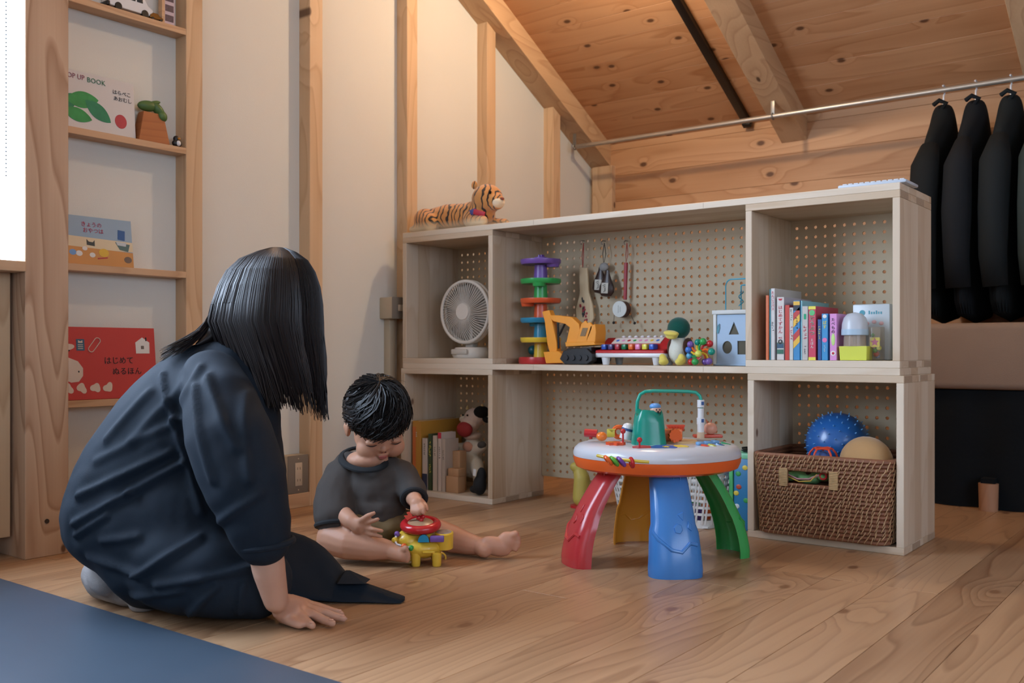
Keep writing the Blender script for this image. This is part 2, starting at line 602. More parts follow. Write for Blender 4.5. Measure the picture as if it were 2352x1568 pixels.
# sloping ceiling: boards, rafters
ang = math.atan(SL)
RIDGE_Y = -0.55
ceiling = thing('ceiling', None, None)
tag(ceiling, kind='structure')
n = 0
y = YK + 0.06
step = 0.112
while y > RIDGE_Y:
    yc = y - step * math.cos(ang) / 2
    o = MB().box(-2.75, 2.75, -step / 2 + 0.0004, step / 2 - 0.0004, 0, 0.02, bev=0.0008, seg=1).build('ceiling_board', W_CEIL, ceiling, smooth=0, loc=(0.2, yc, roof_z(yc)), rot=(-ang, 0, 0))
    y -= step * math.cos(ang); n += 1
RZ = roof_z(y)
MB().box(-2.8, 3.0, -3.2, y + 0.01, RZ, RZ + 0.04).build('ceiling_panel', PLASTER, ceiling, smooth=0)
Lr = (YK + 0.02 - RIDGE_Y) / math.cos(ang)
for xr in (-2.447, -1.525, -0.615, 0.295, 1.205):
    w = 0.105
    hh = 0.1 * math.cos(ang) + 0.012
    ym = (YK + RIDGE_Y) / 2
    M = MB()
    # side profile in (y,z), plumb cut at the knee wall
    prof = [(YK + 0.01, raft_bot(YK + 0.01)), (YK + 0.01, roof_z(YK + 0.01, 0.004)), (RIDGE_Y, roof_z(RIDGE_Y, 0.004)), (RIDGE_Y, raft_bot(RIDGE_Y))]
    T = Matrix(((0, 0, 1, 0), (1, 0, 0, -ym), (0, 1, 0, 0), (0, 0, 0, 1)))
    M.prism(prof, 0, w, T)
    M.build('rafter', W_RAFT, ceiling, smooth=0, loc=(xr, ym, 0), recalc=True, bevel=0.0015)
tag(MB().box(2.6, 2.7, -3.2, 4.2, -0.02, 4.2).build('wall_right', PLASTER, smooth=0), kind='structure')
tag(MB().box(-2.8, 3.0, -3.2, -3.1, -0.02, 4.2).build('wall_front', PLASTER, smooth=0), kind='structure')

# window with lit roller blind on the left wall
WHITE = plain('white_plastic', '#d9d9d4', 0.4, 0.5, vary=0.02)
window_1 = thing('window_1', None, None); tag(window_1, kind='structure')
MB().box(XW, -2.306, -0.64, 1.113, 0.684, 0.709, bev=0.002).build('window_sill', W_SHELF, window_1, smooth=0)
BLIND = emit('lit_blind', '#cfe4ff', WINDOW_LEFT)
MB().box(-2.352, -2.350, -0.62, 1.112, 0.712, 2.05).build('lit_blind', BLIND, window_1, smooth=0)
MB().cyl((-2.335, -0.62, 2.06), (-2.335, 1.11, 2.06), 0.022).build('blind_roller', WHITE, window_1)
for yy, zz in ((1.052, 0.86), (1.078, 0.90)):
    mb = MB()
    zc = 2.04
    while zc > zz:
        mb.ell((-2.331, yy, zc), 0.0022, 6, 4); zc -= 0.0095
    mb.build('bead_chain', plain('chain_grey', '#4c5458', 0.6), window_1)
fill_window_back = thing('fill_window_back', None, None); tag(fill_window_back, kind='structure')  # added window, unseen: cool fill for faces turned to the camera
MB().box(-0.4, 2.2, -3.098, -3.094, 0.75, 2.15).build('lit_blind', emit('fill_blind_back', '#cfe2ff', FILL_WINDOW_BACK), fill_window_back, smooth=0)
for a in ((-0.46, -0.4, .69, 2.21), (2.2, 2.26, .69, 2.21), (-0.4, 2.2, .69, .75), (-0.4, 2.2, 2.15, 2.21)):
    MB().box(a[0], a[1], -3.1, -3.06, a[2], a[3]).build('fill_window_frame', W_SHELF, fill_window_back, smooth=0)
fill_window_right = thing('fill_window_right', None, None); tag(fill_window_right, kind='structure')  # added window, unseen: brightens the sides that face right
MB().box(2.594, 2.598, -1.4, 1.4, 0.75, 2.05).build('lit_blind', emit('fill_blind_right', '#cfe2ff', FILL_WINDOW_RIGHT), fill_window_right, smooth=0)
for a in ((-1.46, -1.4, .69, 2.11), (1.4, 1.46, .69, 2.11), (-1.4, 1.4, .69, .75), (-1.4, 1.4, 2.05, 2.11)):
    MB().box(2.56, 2.60, *a).build('fill_window_frame', W_SHELF, fill_window_right, smooth=0)
# ================================================================== shelf unit: pine boxes, boards, pegboards
YF, YB = 2.429, 2.715
PINE_V = wood('pine_upright', '#d6cab7', '#b79f82', axis=2, ring=3, freq=10, contrast=0.28, rough=0.5, tone=0.15, fibre=0.2, stave=0.062, stave_axis=1, knots=0.4, knot_scale=3.2, knotcol='#6b4a34', knot_plane='yz')
PINE_H = wood('pine_level', '#d6cab7', '#b79f82', axis=0, ring=3, freq=10, contrast=0.28, rough=0.5, tone=0.15, fibre=0.2, stave=0.062, stave_axis=1)
PEG = wood('pegboard_ply', '#b9a98e', '#a08c70', axis=0, ring=4, freq=5, contrast=0.25, rough=0.65, tone=0.1, fibre=0.1)
PITCH = 0.0273


def pegboard(x0, x1, z0, z1, y, parent, t=0.004, r=0.005, px=0.5, pz=0.5):
    nx = int((x1 - x0 - 0.006) / PITCH); nz = int((z1 - z0 - 0.006) / PITCH)
    mx = (x1 - x0 - nx * PITCH) * px; mz = (z1 - z0 - nz * PITCH) * pz
    v = []; f = []
    N = 8

    def q(ix, iz):
        cx = x0 + mx + (ix + .5) * PITCH; cz = z0 + mz + (iz + .5) * PITCH
        h = PITCH / 2
        b = len(v)
        for yy in (y, y + t):
            for k in range(N):
                a = 2 * PI * k / N
                ca, sa = math.cos(a), math.sin(a)
                m_ = max(abs(ca), abs(sa))
                v.append((cx + h * ca / m_, yy, cz + h * sa / m_))
            for k in range(N):
                a = 2 * PI * k / N
                v.append((cx + r * math.cos(a), yy, cz + r * math.sin(a)))
        for k in range(N):
            j = (k + 1) % N
            f.append((b + k, b + j, b + N + j, b + N + k))
            f.append((b + 2 * N + k, b + 3 * N + k, b + 3 * N + j, b + 2 * N + j))
            f.append((b + N + k, b + N + j, b + 3 * N + j, b + 3 * N + k))
    for ix in range(nx):
        for iz in range(nz): q(ix, iz)
    mb = MB().add(v, f)
    X0, X1 = x0 + mx, x0 + mx + nx * PITCH
    Z0, Z1 = z0 + mz, z0 + mz + nz * PITCH
    for bx in ((x0, X0, z0, z1), (X1, x1, z0, z1), (X0, X1, z0, Z0), (X0, X1, Z1, z1)):
        if bx[1] - bx[0] > 1e-5 and bx[3] - bx[2] > 1e-5:
            mb.box(bx[0], bx[1], y, y + t, bx[2], bx[3])
    return mb.build('pegboard', PEG, parent, smooth=0, recalc=False)


def pine_box(x0, x1, z0, z1, label, y0=YF, y1=YB, t=0.018):
    o = thing('pine_box', label, 'shelf box', ((x0 + x1) / 2, 0, z0), group='pine boxes of the shelf unit')
    w = (x1 - x0) / 2; h = z1 - z0

    def panel(name, a, b, c, d, e, g, m):
        cx, cy, cz = (a + b) / 2, (c + d) / 2, (e + g) / 2
        return MB().box(a - cx, b - cx, c - cy, d - cy, e - cz, g - cz, bev=0.0012, seg=1).build(name, m, o, smooth=0, loc=(cx, cy, cz))
    panel('side_panel', -w, -w + t, y0, y1, t, h - t, PINE_V)
    panel('side_panel', w - t, w, y0, y1, t, h - t, PINE_V)
    panel('top_panel', -w, w, y0, y1, h - t, h, PINE_H)
    panel('bottom_panel', -w, w, y0, y1, 0, t, PINE_H)
    # finger joints: end-grain blocks let into the top and bottom of each side
    for sx in (-1, 1):
        for zz in (0.0, h - t):
            for k in (0, 2):
                ya = y0 + (y1 - y0) * (k + (0.0 if zz else 1.0)) / 4.0
                MB().box(-0.0004, 0.0004, -(y1 - y0) / 8 + 0.001, (y1 - y0) / 8 - 0.001, 0.001, t - 0.001).build('finger_joint', ENDGRAIN, o, smooth=0, loc=(sx * w, ya + (y1 - y0) / 8, zz))
    pegboard(-w + t, w - t, t, h - t, y1 - 0.012, o)
    return o


ENDGRAIN = plain('pine_end_grain', '#a89580', 0.7, 0.2, vary=0.12, vscale=300)
box_ul = pine_box(-2.343, -1.943, 0.454, 0.888, 'open pine box holding the white fan, under the plush tiger')
box_ur = pine_box(-1.076, -0.677, 0.454, 0.888, 'open pine box holding the row of upright picture books and yellow cup')
box_ll = pine_box(-2.351, -1.944, 0.0, 0.436, 'open pine box on the floor holding the cow puppet and books')
box_lr = pine_box(-1.070, -0.668, 0.0, 0.436, 'open pine box on the floor holding the rattan basket')


def long_board(label, z0):
    o = MB().box(-0.833, 0.833, 0, YB - YF, 0, 0.018, bev=0.0012, seg=1).build('shelf_board', PINE_H, None, smooth=0, loc=(-1.51, YF, z0))
    tag(o, label, 'shelf board', 'long boards of the shelf unit')
    # butt joints of the edge glued lamellas
    for x in (-0.27, 0.31):
        MB().box(x, x + 0.0012, -0.0002, 0.002, 0.002, 0.017).build('lamella_joint', ENDGRAIN, o, smooth=0)
    return o


long_board('long pine board lying between the upper and lower boxes', 0.436)
long_board('long pine top board of the shelf unit carrying the plush tiger', 0.888)
pb = thing('pegboard_back', 'pegboard back of the open bay with the hanging toys', 'pegboard', (-1.5095, 0, 0.456), group='pegboard backs of the open bays')
pegboard(-0.4325, 0.4325, 0, 0.43, YB - 0.014, pb)
pb2 = thing('pegboard_back', 'pegboard back of the low open bay behind the activity table', 'pegboard', (-1.5095, 0, 0.067), group='pegboard backs of the open bays')
pegboard(-0.4325, 0.4325, 0, 0.368, YB - 0.014, pb2)

# ------------------------------------------------------------------ wall shelves between post and stud
def wall_shelf(z, label):
    o = MB().box(XW, XS + 0.001, 1.2195, 1.6055, z - 0.018, z, bev=0.001, seg=1)
    o = MB().box(0, XS + 0.001 - XW, -0.193, 0.193, -0.018, 0, bev=0.001, seg=1).build('wall_shelf', W_SHELF, None, smooth=0, loc=(XW, 1.4125, z))
    return tag(o, label, 'shelf', 'ledges between post and stud')


Z_SH = (1.408, 1.071, 0.7205, 0.369)
wall_shelf(Z_SH[0], 'wooden wall ledge holding the toy cars, topmost in the frame')
wall_shelf(Z_SH[1], 'wooden wall ledge holding the pop-up book and plant')
wall_shelf(Z_SH[2], 'wooden wall ledge holding the snack picture book')
wall_shelf(Z_SH[3], 'low wooden wall ledge holding the red colouring book')

# ------------------------------------------------------------------ switch and outlet boxes
GREY_PL = plain('grey_plate', '#7d7468', 0.5, 0.4, vary=0.03)
IVORY = plain('ivory_plastic', '#c2b49e', 0.45, 0.4, vary=0.03)
BEIGE_BOX = plain('beige_box', '#b5a78f', 0.55, 0.35, vary=0.03)
o = thing('wall_outlet', 'surface outlet box with grey plate and sockets, on the base plate', 'outlet', (XW, 2.012, 0.0455))
MB().box(0, 0.046, -0.04, 0.04, 0, 0.12, bev=0.002).build('back_box', BEIGE_BOX, o)
MB().box(0.046, 0.0505, -0.041, 0.041, -0.0, 0.121, bev=0.002).build('cover_plate', GREY_PL, o)
ins = MB().box(0.0502, 0.053, -0.014, 0.014, 0.024, 0.097, bev=0.001).build('socket_insert', IVORY, o)
SLOT = plain('slot_dark', '#2a221c', 0.8)
for zz in (0.042, 0.079):
    for yy in (-0.005, 0.005):
        MB().box(0.0528, 0.0533, yy - 0.0008, yy + 0.0008, zz - 0.004, zz + 0.004).build('socket_slot', SLOT, ins, smooth=0)
for zz in (0.011, 0.110):
    MB().cyl((0.0503, 0, zz), (0.0515, 0, zz), 0.002, seg=10).build('screw', IVORY, o)
pz = at_y(900, 625, 2.47)
o = thing('wall_switch', 'grey surface switch box beside the fan box on the wall stud', 'switch', (XW, 2.455, 0.655))
MB().box(0, 0.062, -0.036, 0.036, -0.045, 0.03, bev=0.003).build('back_box', BEIGE_BOX, o)
MB().box(0.062, 0.067, -0.037, 0.037, -0.046, 0.031, bev=0.002).build('cover_plate', GREY_PL, o)
MB().box(0.0665, 0.072, -0.010, 0.010, -0.018, 0.004, bev=0.001).build('rocker', IVORY, o)
MB().box(0.0, 0.03, -0.014, 0.014, -0.61, -0.045, bev=0.002).build('conduit', BEIGE_BOX, o)
# ================================================================== things on the shelf unit
def gx(px, y): return at_y(px, CY, y).x
def gz(px, py, y): return at_y(px, py, y).z


RED = plain('toy_red', '#b3262a', 0.28, 0.5, vary=0.02)
GREEN = plain('toy_green', '#2f9a4c', 0.3, 0.5, vary=0.02)
BLUE = plain('toy_blue', '#3a6fc0', 0.3, 0.5, vary=0.02)
YELLOW = plain('toy_yellow', '#e0bf3c', 0.3, 0.5, vary=0.02)
ORANGE = plain('toy_orange', '#e0662c', 0.3, 0.5, vary=0.02)
PURPLE = plain('toy_purple', '#6f4f9a', 0.3, 0.5, vary=0.02)
PINK = plain('toy_pink', '#d68cb4', 0.35, 0.5, vary=0.02)
TEAL = plain('toy_teal', '#118a78', 0.25, 0.5, vary=0.02)
LBLUE = plain('toy_light_blue', '#5aa6c8', 0.3, 0.5, vary=0.02)
LIME = plain('toy_lime', '#cfd45a', 0.35, 0.5, vary=0.02)
TWHITE = plain('toy_white', '#d6d9dc', 0.3, 0.5, vary=0.02)
BLACKP = plain('black_plastic', '#101214', 0.4, 0.5, vary=0.05)
DARK = plain('dark_print', '#201c1c', 0.7, 0.2)
METAL = plain('dull_metal', '#9a9894', 0.35, 0.5, metal=1.0, vary=0.03)
PAPER = plain('paper_pages', '#d8d0c0', 0.8, 0.2, vary=0.05, vscale=60)
CARD_W = plain('white_card', '#d2d2ce', 0.5, 0.4, vary=0.02)

# ---- fan in the upper left box
yf = 2.50
fo = thing('desk_fan', 'white round desk fan standing in the box under the plush tiger', 'fan', (gx(1068, yf), yf, 0.4725))
fz = gz(1068, 716, yf) - 0.4725; R = 0.104
FANW = plain('fan_white', '#cfcac0', 0.45, 0.4, vary=0.02)
MF = TR((0, 0, fz), (PI / 2, 0, 0))
MB().torus(R, 0.006, 48, 10, MF).torus(R, 0.006, 48, 10, TR((0, 0.02, fz), (PI / 2, 0, 0))).build('guard_rim', FANW, fo)
mb = MB()
for k in range(60):
    a = 2 * PI * k / 60
    p0 = Vector((0.026 * math.cos(a), -0.012, fz + 0.026 * math.sin(a)))
    a2 = a + 0.18
    p1 = Vector((0.065 * math.cos(a + .08), -0.0125, fz + 0.065 * math.sin(a + .08)))
    p2 = Vector((R * math.cos(a2), 0.0, fz + R * math.sin(a2)))
    mb.tube([p0, p1, p2], 0.0011, 5)
g = mb.build('grille_spokes', FANW, fo)
MB().cyl((0, -0.016, fz), (0, -0.006, fz), 0.027, 0.030, 32).build('grille_hub', FANW, fo)
mb = MB()
for k in range(7):
    a = 2 * PI * k / 7
    mb.add([(0.02, .012, -.012), (0.092, .02, -.03), (0.092, .008, .022), (0.02, .006, .012)], [(0, 1, 2, 3)], TR((0, 0, fz), (0, -a, 0)))
mb.build('blades', plain('fan_blade', '#8d877c', 0.5, vary=0.02), fo)
MB().lathe([(0, 0), (0.1, 0.0), (0.104, 0.01), (0.09, 0.03), (0.045, 0.06), (0, 0.066)], 36, TR((0, 0.022, fz), (-PI / 2, 0, 0))).build('motor_housing', plain('fan_back', '#908a80', 0.5), fo)
MB().box(-0.016, 0.016, 0.02, 0.05, 0.03, fz - 0.02, bev=0.004).build('neck', FANW, fo)
MB().lathe([(0, 0), (0.066, 0), (0.07, 0.008), (0.068, 0.026), (0.058, 0.036), (0, 0.038)], 40, TR((0, 0.035, 0), (0, 0, 0), (1, 0.85, 1))).build('base', FANW, fo)
MB().box(-0.04, 0.03, -0.028, -0.02, 0.012, 0.03, bev=0.004).build('control_panel', plain('fan_panel', '#b9b3a8', 0.4), fo)

# ---- plush tiger on the top board
def tiger_fur():
    m, nt, N, L, b = _new('tiger_fur')
    tc = N.new('ShaderNodeTexCoord'); no = N.new('ShaderNodeTexNoise'); no.inputs['Scale'].default_value = 18
    L.new(tc.outputs['Object'], no.inputs['Vector'])
    va = N.new('ShaderNodeMix'); va.data_type = 'VECTOR'; va.inputs['Factor'].default_value = 0.06
    L.new(tc.outputs['Object'], va.inputs['A']); L.new(no.outputs['Color'], va.inputs['B'])
    w = N.new('ShaderNodeTexWave'); w.bands_direction = 'X'; w.inputs['Scale'].default_value = 17; w.inputs['Distortion'].default_value = 1.5
    L.new(va.outputs['Result'], w.inputs['Vector'])
    r = N.new('ShaderNodeValToRGB'); e = r.color_ramp.elements
    e[0].position = 0.13; e[0].color = C('#231a14'); e[1].position = 0.3; e[1].color = C('#c68a4a')
    L.new(w.outputs['Fac'], r.inputs['Fac'])
    # pale belly by height above the board
    sp = N.new('ShaderNodeSeparateXYZ'); L.new(tc.outputs['Object'], sp.inputs[0])
    mr = N.new('ShaderNodeMapRange'); mr.inputs['From Min'].default_value = 0.012; mr.inputs['From Max'].default_value = 0.034
    L.new(sp.outputs['Z'], mr.inputs['Value'])
    mx = N.new('ShaderNodeMix'); mx.data_type = 'RGBA'; L.new(mr.outputs['Result'], mx.inputs['Factor'])
    mx.inputs['A'].default_value = C('#d5c3a0'); L.new(r.outputs['Color'], mx.inputs['B'])
    L.new(mx.outputs['Result'], b.inputs['Base Color'])
    b.inputs['Roughness'].default_value = 0.95; b.inputs['Sheen Weight'].default_value = 0.4
    n2 = N.new('ShaderNodeTexNoise'); n2.inputs['Scale'].default_value = 400; L.new(tc.outputs['Object'], n2.inputs['Vector'])
    bp = N.new('ShaderNodeBump'); bp.inputs['Strength'].default_value = 0.5; bp.inputs['Distance'].default_value = 0.003
    L.new(n2.outputs['Fac'], bp.inputs['Height']); L.new(bp.outputs['Normal'], b.inputs['Normal'])
    return m


TIG = tiger_fur()
yt = 2.52
to = thing('plush_tiger', 'plush tiger lying on the left end of the shelf unit', 'plush toy', (gx(1060, yt), yt, 0.9075))
to['label'] = 'striped plush tiger with red ribbon lying on the top board'
mb = MB()
limb(mb, [(-0.13, 0.0, 0.045), (-0.06, 0, 0.052), (0.02, 0, 0.05), (0.09, 0, 0.055)], [0.044, 0.046, 0.044, 0.046])
limb(mb, [(-0.14, -0.03, 0.045), (-0.10, -0.05, 0.03), (-0.135, -0.06, 0.015), (-0.175, -0.06, 0.013)], [0.042, 0.034, 0.017, 0.012])
limb(mb, [(0.07, -0.03, 0.03), (0.10, -0.05, 0.02), (0.14, -0.055, 0.018)], [0.03, 0.021, 0.018])
limb(mb, [(0.07, 0.03, 0.03), (0.11, 0.05, 0.02), (0.15, 0.05, 0.018)], [0.03, 0.021, 0.018])
limb(mb, [(-0.16, 0.01, 0.04), (-0.19, 0.03, 0.02), (-0.20, 0.06, 0.014)], [0.014, 0.012, 0.011])
limb(mb, [(0.09, 0, 0.055), (0.115, -0.005, 0.10)], [0.04, 0.045])
mb.ell((0.118, -0.005, 0.098), (0.056, 0.05, 0.05))
mb.ell((0.160, -0.012, 0.084), (0.030, 0.032, 0.028))
me = remeshed(mb, 0.005, 4)
finish(me, 'body', TIG, to, 180)
CREAM = plain('plush_cream', '#d9cbb0', 0.95, 0.1, bump=0.4, bscale=300, sheen=0.3)
BLACKF = plain('plush_black', '#17130f', 0.9, 0.2)
for s in (-1, 1):
    MB().ell((0.09, -0.005 + s * 0.034, 0.143), (0.012, 0.007, 0.014)).build('ear', TIG, to)
    MB().ell((0.158, -0.012 + s * 0.02 - 0.008, 0.112), (0.005, 0.005, 0.006), 10, 8).build('eye', BLACKF, to)
MB().ell((0.172, -0.016, 0.079), (0.021, 0.026, 0.018)).build('muzzle', CREAM, to)
MB().ell((0.190, -0.016, 0.091), (0.006, 0.009, 0.005), 10, 8).build('nose', plain('plush_nose', '#7a4030', 0.6), to)
mb = MB().tube([(0.055 + 0.02 * math.cos(a) * 0, 0.052 * math.cos(a), 0.066 + 0.045 * math.sin(a)) for a in [i * 2 * PI / 20 for i in range(20)]], 0.004, 6, closed=True)
MB().box(-0.022, 0.022, -0.003, 0.003, -0.009, 0.009, bev=0.002, M=TR((0.128, -0.06, 0.044), (0.2, 0.3, 0.2))).build('ribbon', plain('ribbon_red', '#b02436', 0.5), to)
MB().box(-0.012, 0.012, -0.002, 0.002, -0.009, 0.009, bev=0.001, M=TR((0.106, -0.064, 0.05), (0.2, -0.3, 0.2))).build('name_tag', plain('ribbon_blue', '#3c3c78', 0.5), to)
# crumpled clear wrapper behind the tiger
CLEAR = plain('clear_film', '#e8e4dc', 0.2, 0.5, alpha=0.35, vary=0.02)
mb = MB(); rr = random.Random(5)
mb.ell((0, 0, 0.045), (0.045, 0.03, 0.045), 18, 12)
me = mb.mesh('wrapper'); a = coords(me)
for i in range(len(a)):
    k = mnoise.noise(Vector(a[i]) * 45) * 0.5 + 1.0; a[i, 0] *= k; a[i, 1] *= k; a[i, 2] = max(0.0, a[i, 2] * (0.8 + 0.5 * mnoise.noise(Vector(a[i]) * 60)))
set_coords(me, a)
o = finish(me, 'plastic_wrapper', CLEAR, None, 20, loc=(gx(1062, 2.62), 2.62, 0.9065)); tag(o, 'crumpled clear plastic wrapper behind the plush tiger', 'wrapper')

# ---- ball drop tower
yt = 2.555
bt = thing('ball_tower', 'spiral ball drop tower in rainbow colours beside the excavator', 'toy', (gx(1242, yt), yt, 0.4545))
bt.scale = (1.07, 1.07, 1.0)
cols = [RED, YELLOW, LBLUE, ORANGE, GREEN, PURPLE]
s6 = plain('tower_blue', '#2b86a8', 0.3); cols[2] = s6
cols[0] = plain('tower_red', '#b02c2c', 0.3); cols[3] = plain('tower_orange', '#d1552c', 0.3)
for k in range(6):
    zc = 0.012 + k * 0.0635
    ang0 = k * 1.3
    mb = MB()
    prof = [(0.012, -0.004), (0.058, -0.006), (0.062, 0.0), (0.062, 0.010), (0.059, 0.010), (0.056, 0.001), (0.014, 0.003)]
    mb.lathe(prof, 40, TR((0, 0, zc)))
    if k: mb.lathe([(0.0, -0.016), (0.018, -0.016), (0.021, -0.004), (0, -0.003)], 20, TR((0.04 * math.cos(ang0), 0.04 * math.sin(ang0), zc)))
    p = mb.build('tray', cols[k], bt)
    MB().lathe([(0.0, 0.003), (0.022, 0.003), (0.019, 0.056 if k < 5 else 0.018), (0.0, 0.056 if k < 5 else 0.02)], 24, TR((0, 0, zc))).build('column', cols[min(5, k + 1)], bt)
MB().lathe([(0, 0), (0.066, 0), (0.068, 0.008), (0.066, 0.022), (0.062, 0.022), (0.06, 0.006), (0, 0.006)], 40).build('base_tray', cols[0], bt)
for s in (0, 1): MB().box(-0.005 + s * 0.009, 0.0 + s * 0.009, -0.008, 0.008, 0.345, 0.356, bev=0.002).build('peg', PURPLE, bt)
o = tag(MB().ell((0, 0, 0.0165), 0.0165, 20, 12).build('toy_ball', plain('ball_teal', '#0e5f66', 0.3), None, loc=(gx(1224, 2.60), 2.60, 0.4825)), 'small teal ball in the red tray of the ball tower', 'ball')

# ---- excavator
ye = 2.475
EY = plain('digger_yellow', '#e2942a', 0.4, 0.4, vary=0.02)
ex = thing('toy_excavator', 'yellow toy excavator with raised boom and black tracks', 'toy vehicle', (gx(1330, ye), ye, 0.4545))


def exp_(px, py, y=ye):
    p = at_y(px, py, y); return (p.x - ex.location.x, p.z - ex.location.z)


def plate(pts, y0, y1, name, m, par, off=0.0):
    T = Matrix(((1, 0, 0, 0), (0, 0, -1, 0), (0, 1, 0, 0), (0, 0, 0, 1)))
    return MB().prism([exp_(*p) for p in pts], -y1, -y0, T).build(name, m, par, smooth=30, recalc=True, bevel=0.0015)


plate([(1250, 716), (1266, 712), (1270, 722), (1283, 786), (1284, 806), (1268, 812), (1262, 790), (1256, 738)], -0.012, 0.012, 'dipper_arm', EY, ex)
plate([(1266, 724), (1284, 724), (1318, 728), (1336, 744), (1338, 760), (1330, 790), (1306, 788), (1314, 752), (1304, 744), (1276, 738)], -0.014, 0.014, 'boom', EY, ex)
plate([(1258, 808), (1292, 806), (1318, 826), (1310, 833), (1264, 834)], -0.024, 0.024, 'bucket', EY, ex)
mb = MB()
for a_, b_ in (((1283, 742), (1285, 800)), ((1300, 742), (1286, 770))):
    p0 = exp_(*a_); p1 = exp_(*b_)
    mb.cyl((p0[0], -0.004, p0[1]), (p1[0], -0.004, p1[1]), 0.0035, seg=8)
mb.build('hydraulic_ram', BLACKP, ex)
plate([(1306, 786), (1372, 784), (1376, 792), (1308, 796)], -0.02, 0.06, 'turntable_deck', EY, ex)
# cab: frame of posts round a dark window
plate([(1330, 788), (1342, 744), (1352, 736), (1356, 742), (1362, 740), (1368, 746), (1366, 758), (1354, 786)], -0.018, -0.010, 'cab_frame', EY, ex)
plate([(1352, 786), (1364, 748), (1374, 744), (1376, 762), (1374, 786)], -0.018, 0.04, 'engine_cover', EY, ex)
plate([(1336, 784), (1344, 750), (1362, 750), (1356, 784)], -0.0085, 0.03, 'cab_interior', plain('cab_dark', '#4a2f1a', 0.5), ex)
plate([(1340, 772), (1346, 753), (1358, 753), (1352, 772)], -0.0195, -0.0182, 'cab_window', plain('cab_glass', '#8a7458', 0.15), ex)
for yy in (-0.03, 0.05):
    plate([(1298, 824), (1306, 806), (1330, 800), (1360, 800), (1372, 812), (1372, 828), (1360, 836), (1310, 836)], yy, yy + 0.03, 'track', BLACKP, ex)
plate([(1310, 800), (1366, 797), (1366, 812), (1310, 812)], -0.02, 0.06, 'chassis', BLACKP, ex)
for k in range(4):
    p = exp_(1313 + k * 15, 821)
    MB().cyl((p[0], -0.034, p[1]), (p[0], -0.0295, p[1]), 0.009, seg=16).build('track_wheel', plain('wheel_dark', '#1d1f22', 0.35), ex)

# ---- toy piano
yp = 2.465
x0, x1 = gx(1364, yp), gx(1524, yp)
pw = (x1 - x0) / 2
pi_o = thing('toy_piano', 'red and white toy piano with eight coloured keys', 'toy piano', ((x0 + x1) / 2, yp, 0.4545))
for sx in (-1, 1):
    for yy in (0.018, 0.095):
        MB().lathe([(0, 0), (0.009, 0), (0.010, 0.002), (0.014, 0.024), (0, 0.026)], 16, TR((sx * (pw - 0.032), yy, 0))).build('leg', TWHITE, pi_o)
MB().box(-pw, pw, 0, 0.115, 0.022, 0.036, bev=0.006).build('base', TWHITE, pi_o)
mb = MB()
T = Matrix(((0, 0, 1, 0), (1, 0, 0, 0), (0, 1, 0, 0), (0, 0, 0, 1)))
mb.prism([(0.004, 0.034), (0.004, 0.044), (0.03, 0.047), (0.042, 0.062), (0.075, 0.082), (0.108, 0.082), (0.112, 0.034)], -pw + 0.002, pw - 0.002, T)
mb.build('body', RED, pi_o, smooth=30, recalc=True, bevel=0.003)
kc = [plain('key_blue', '#2a4fa8', .3), plain('key_violet', '#4a4070', .3), plain('key_crimson', '#a03040', .3), plain('key_green', '#146a40', .3), plain('key_orange', '#d86a2c', .3), plain('key_pink', '#d884b0', .3), plain('key_yellow', '#d8d04c', .3), plain('key_blue2', '#3058b8', .3)]
for k in range(8):
    xk = -pw + 0.030 + k * (2 * pw - 0.06) / 7.6
    MB().box(xk - 0.0075, xk + 0.0075, 0.006, 0.034, 0.046, 0.062, bev=0.002).build('key', kc[k], pi_o)
sl = math.atan2(0.082 - 0.062, 0.075 - 0.042)
sh = MB().box(-pw + 0.035, pw - 0.035, -0.0005, 0.0008, -0.016, 0.016, M=TR((0, 0.0575, 0.0728), (-(PI / 2 - sl), 0, 0))).build('song_strip', plain('song_paper', '#d8d0c8', 0.4), pi_o, smooth=0)
rr = random.Random(11)
for k in range(8):
    MB().ell((-pw + 0.05 + k * (2 * pw - 0.1) / 7, 0.0575, 0.0733), (0.006, 0.006, 0.0012), 10, 6, rot=(sl, 0, 0)).build('note_mark', [BLUE, PINK, RED, GREEN, PINK, PINK, YELLOW, BLUE][k], sh)
for k in range(7):
    MB().ell((-pw + 0.05 + k * (2 * pw - 0.1) / 6.2, 0.092, 0.084), (0.007, 0.007, 0.005), 10, 6).build('top_button', TWHITE, pi_o)

# ---- duck plush
yd = 2.475
du = thing('plush_duck', 'plush mallard duck with dark green head beside the toy piano', 'plush toy', (gx(1553, yd), yd, 0.4545))
PG = plain('plush_green', '#0f4a40', 0.95, 0.1, bump=0.4, bscale=250, sheen=0.3)
PW = plain('plush_white', '#cfd0c4', 0.95, 0.1, bump=0.4, bscale=250, sheen=0.3)
PY = plain('plush_yellow', '#d6c860', 0.95, 0.1, bump=0.4, bscale=250, sheen=0.3)
PB = plain('plush_brown', '#4a3022', 0.95, 0.1, bump=0.4, bscale=250, sheen=0.3)
mb = MB().ell((0, 0.02, 0.04), (0.03, 0.034, 0.04)).ell((0, 0.015, 0.065), (0.022, 0.024, 0.024))
finish(remeshed(mb, 0.004, 3), 'body', PW, du, 180)
MB().ell((0.026, 0.025, 0.05), (0.012, 0.028, 0.03), rot=(0.3, 0, 0)).build('wing', PB, du)
MB().ell((-0.026, 0.03, 0.05), (0.012, 0.028, 0.03), rot=(0.3, 0, 0)).build('wing', PB, du)
MB().ell((0.002, 0.012, 0.107), (0.033, 0.032, 0.032)).build('head', PG, du)
mb = MB().ell((-0.002, -0.026, 0.092), (0.024, 0.018, 0.008), rot=(0.15, 0.15, 0)).ell((-0.002, -0.022, 0.083), (0.018, 0.016, 0.007), rot=(0.3, 0.1, 0))
finish(remeshed(mb, 0.003, 2), 'beak', PY, du, 180)
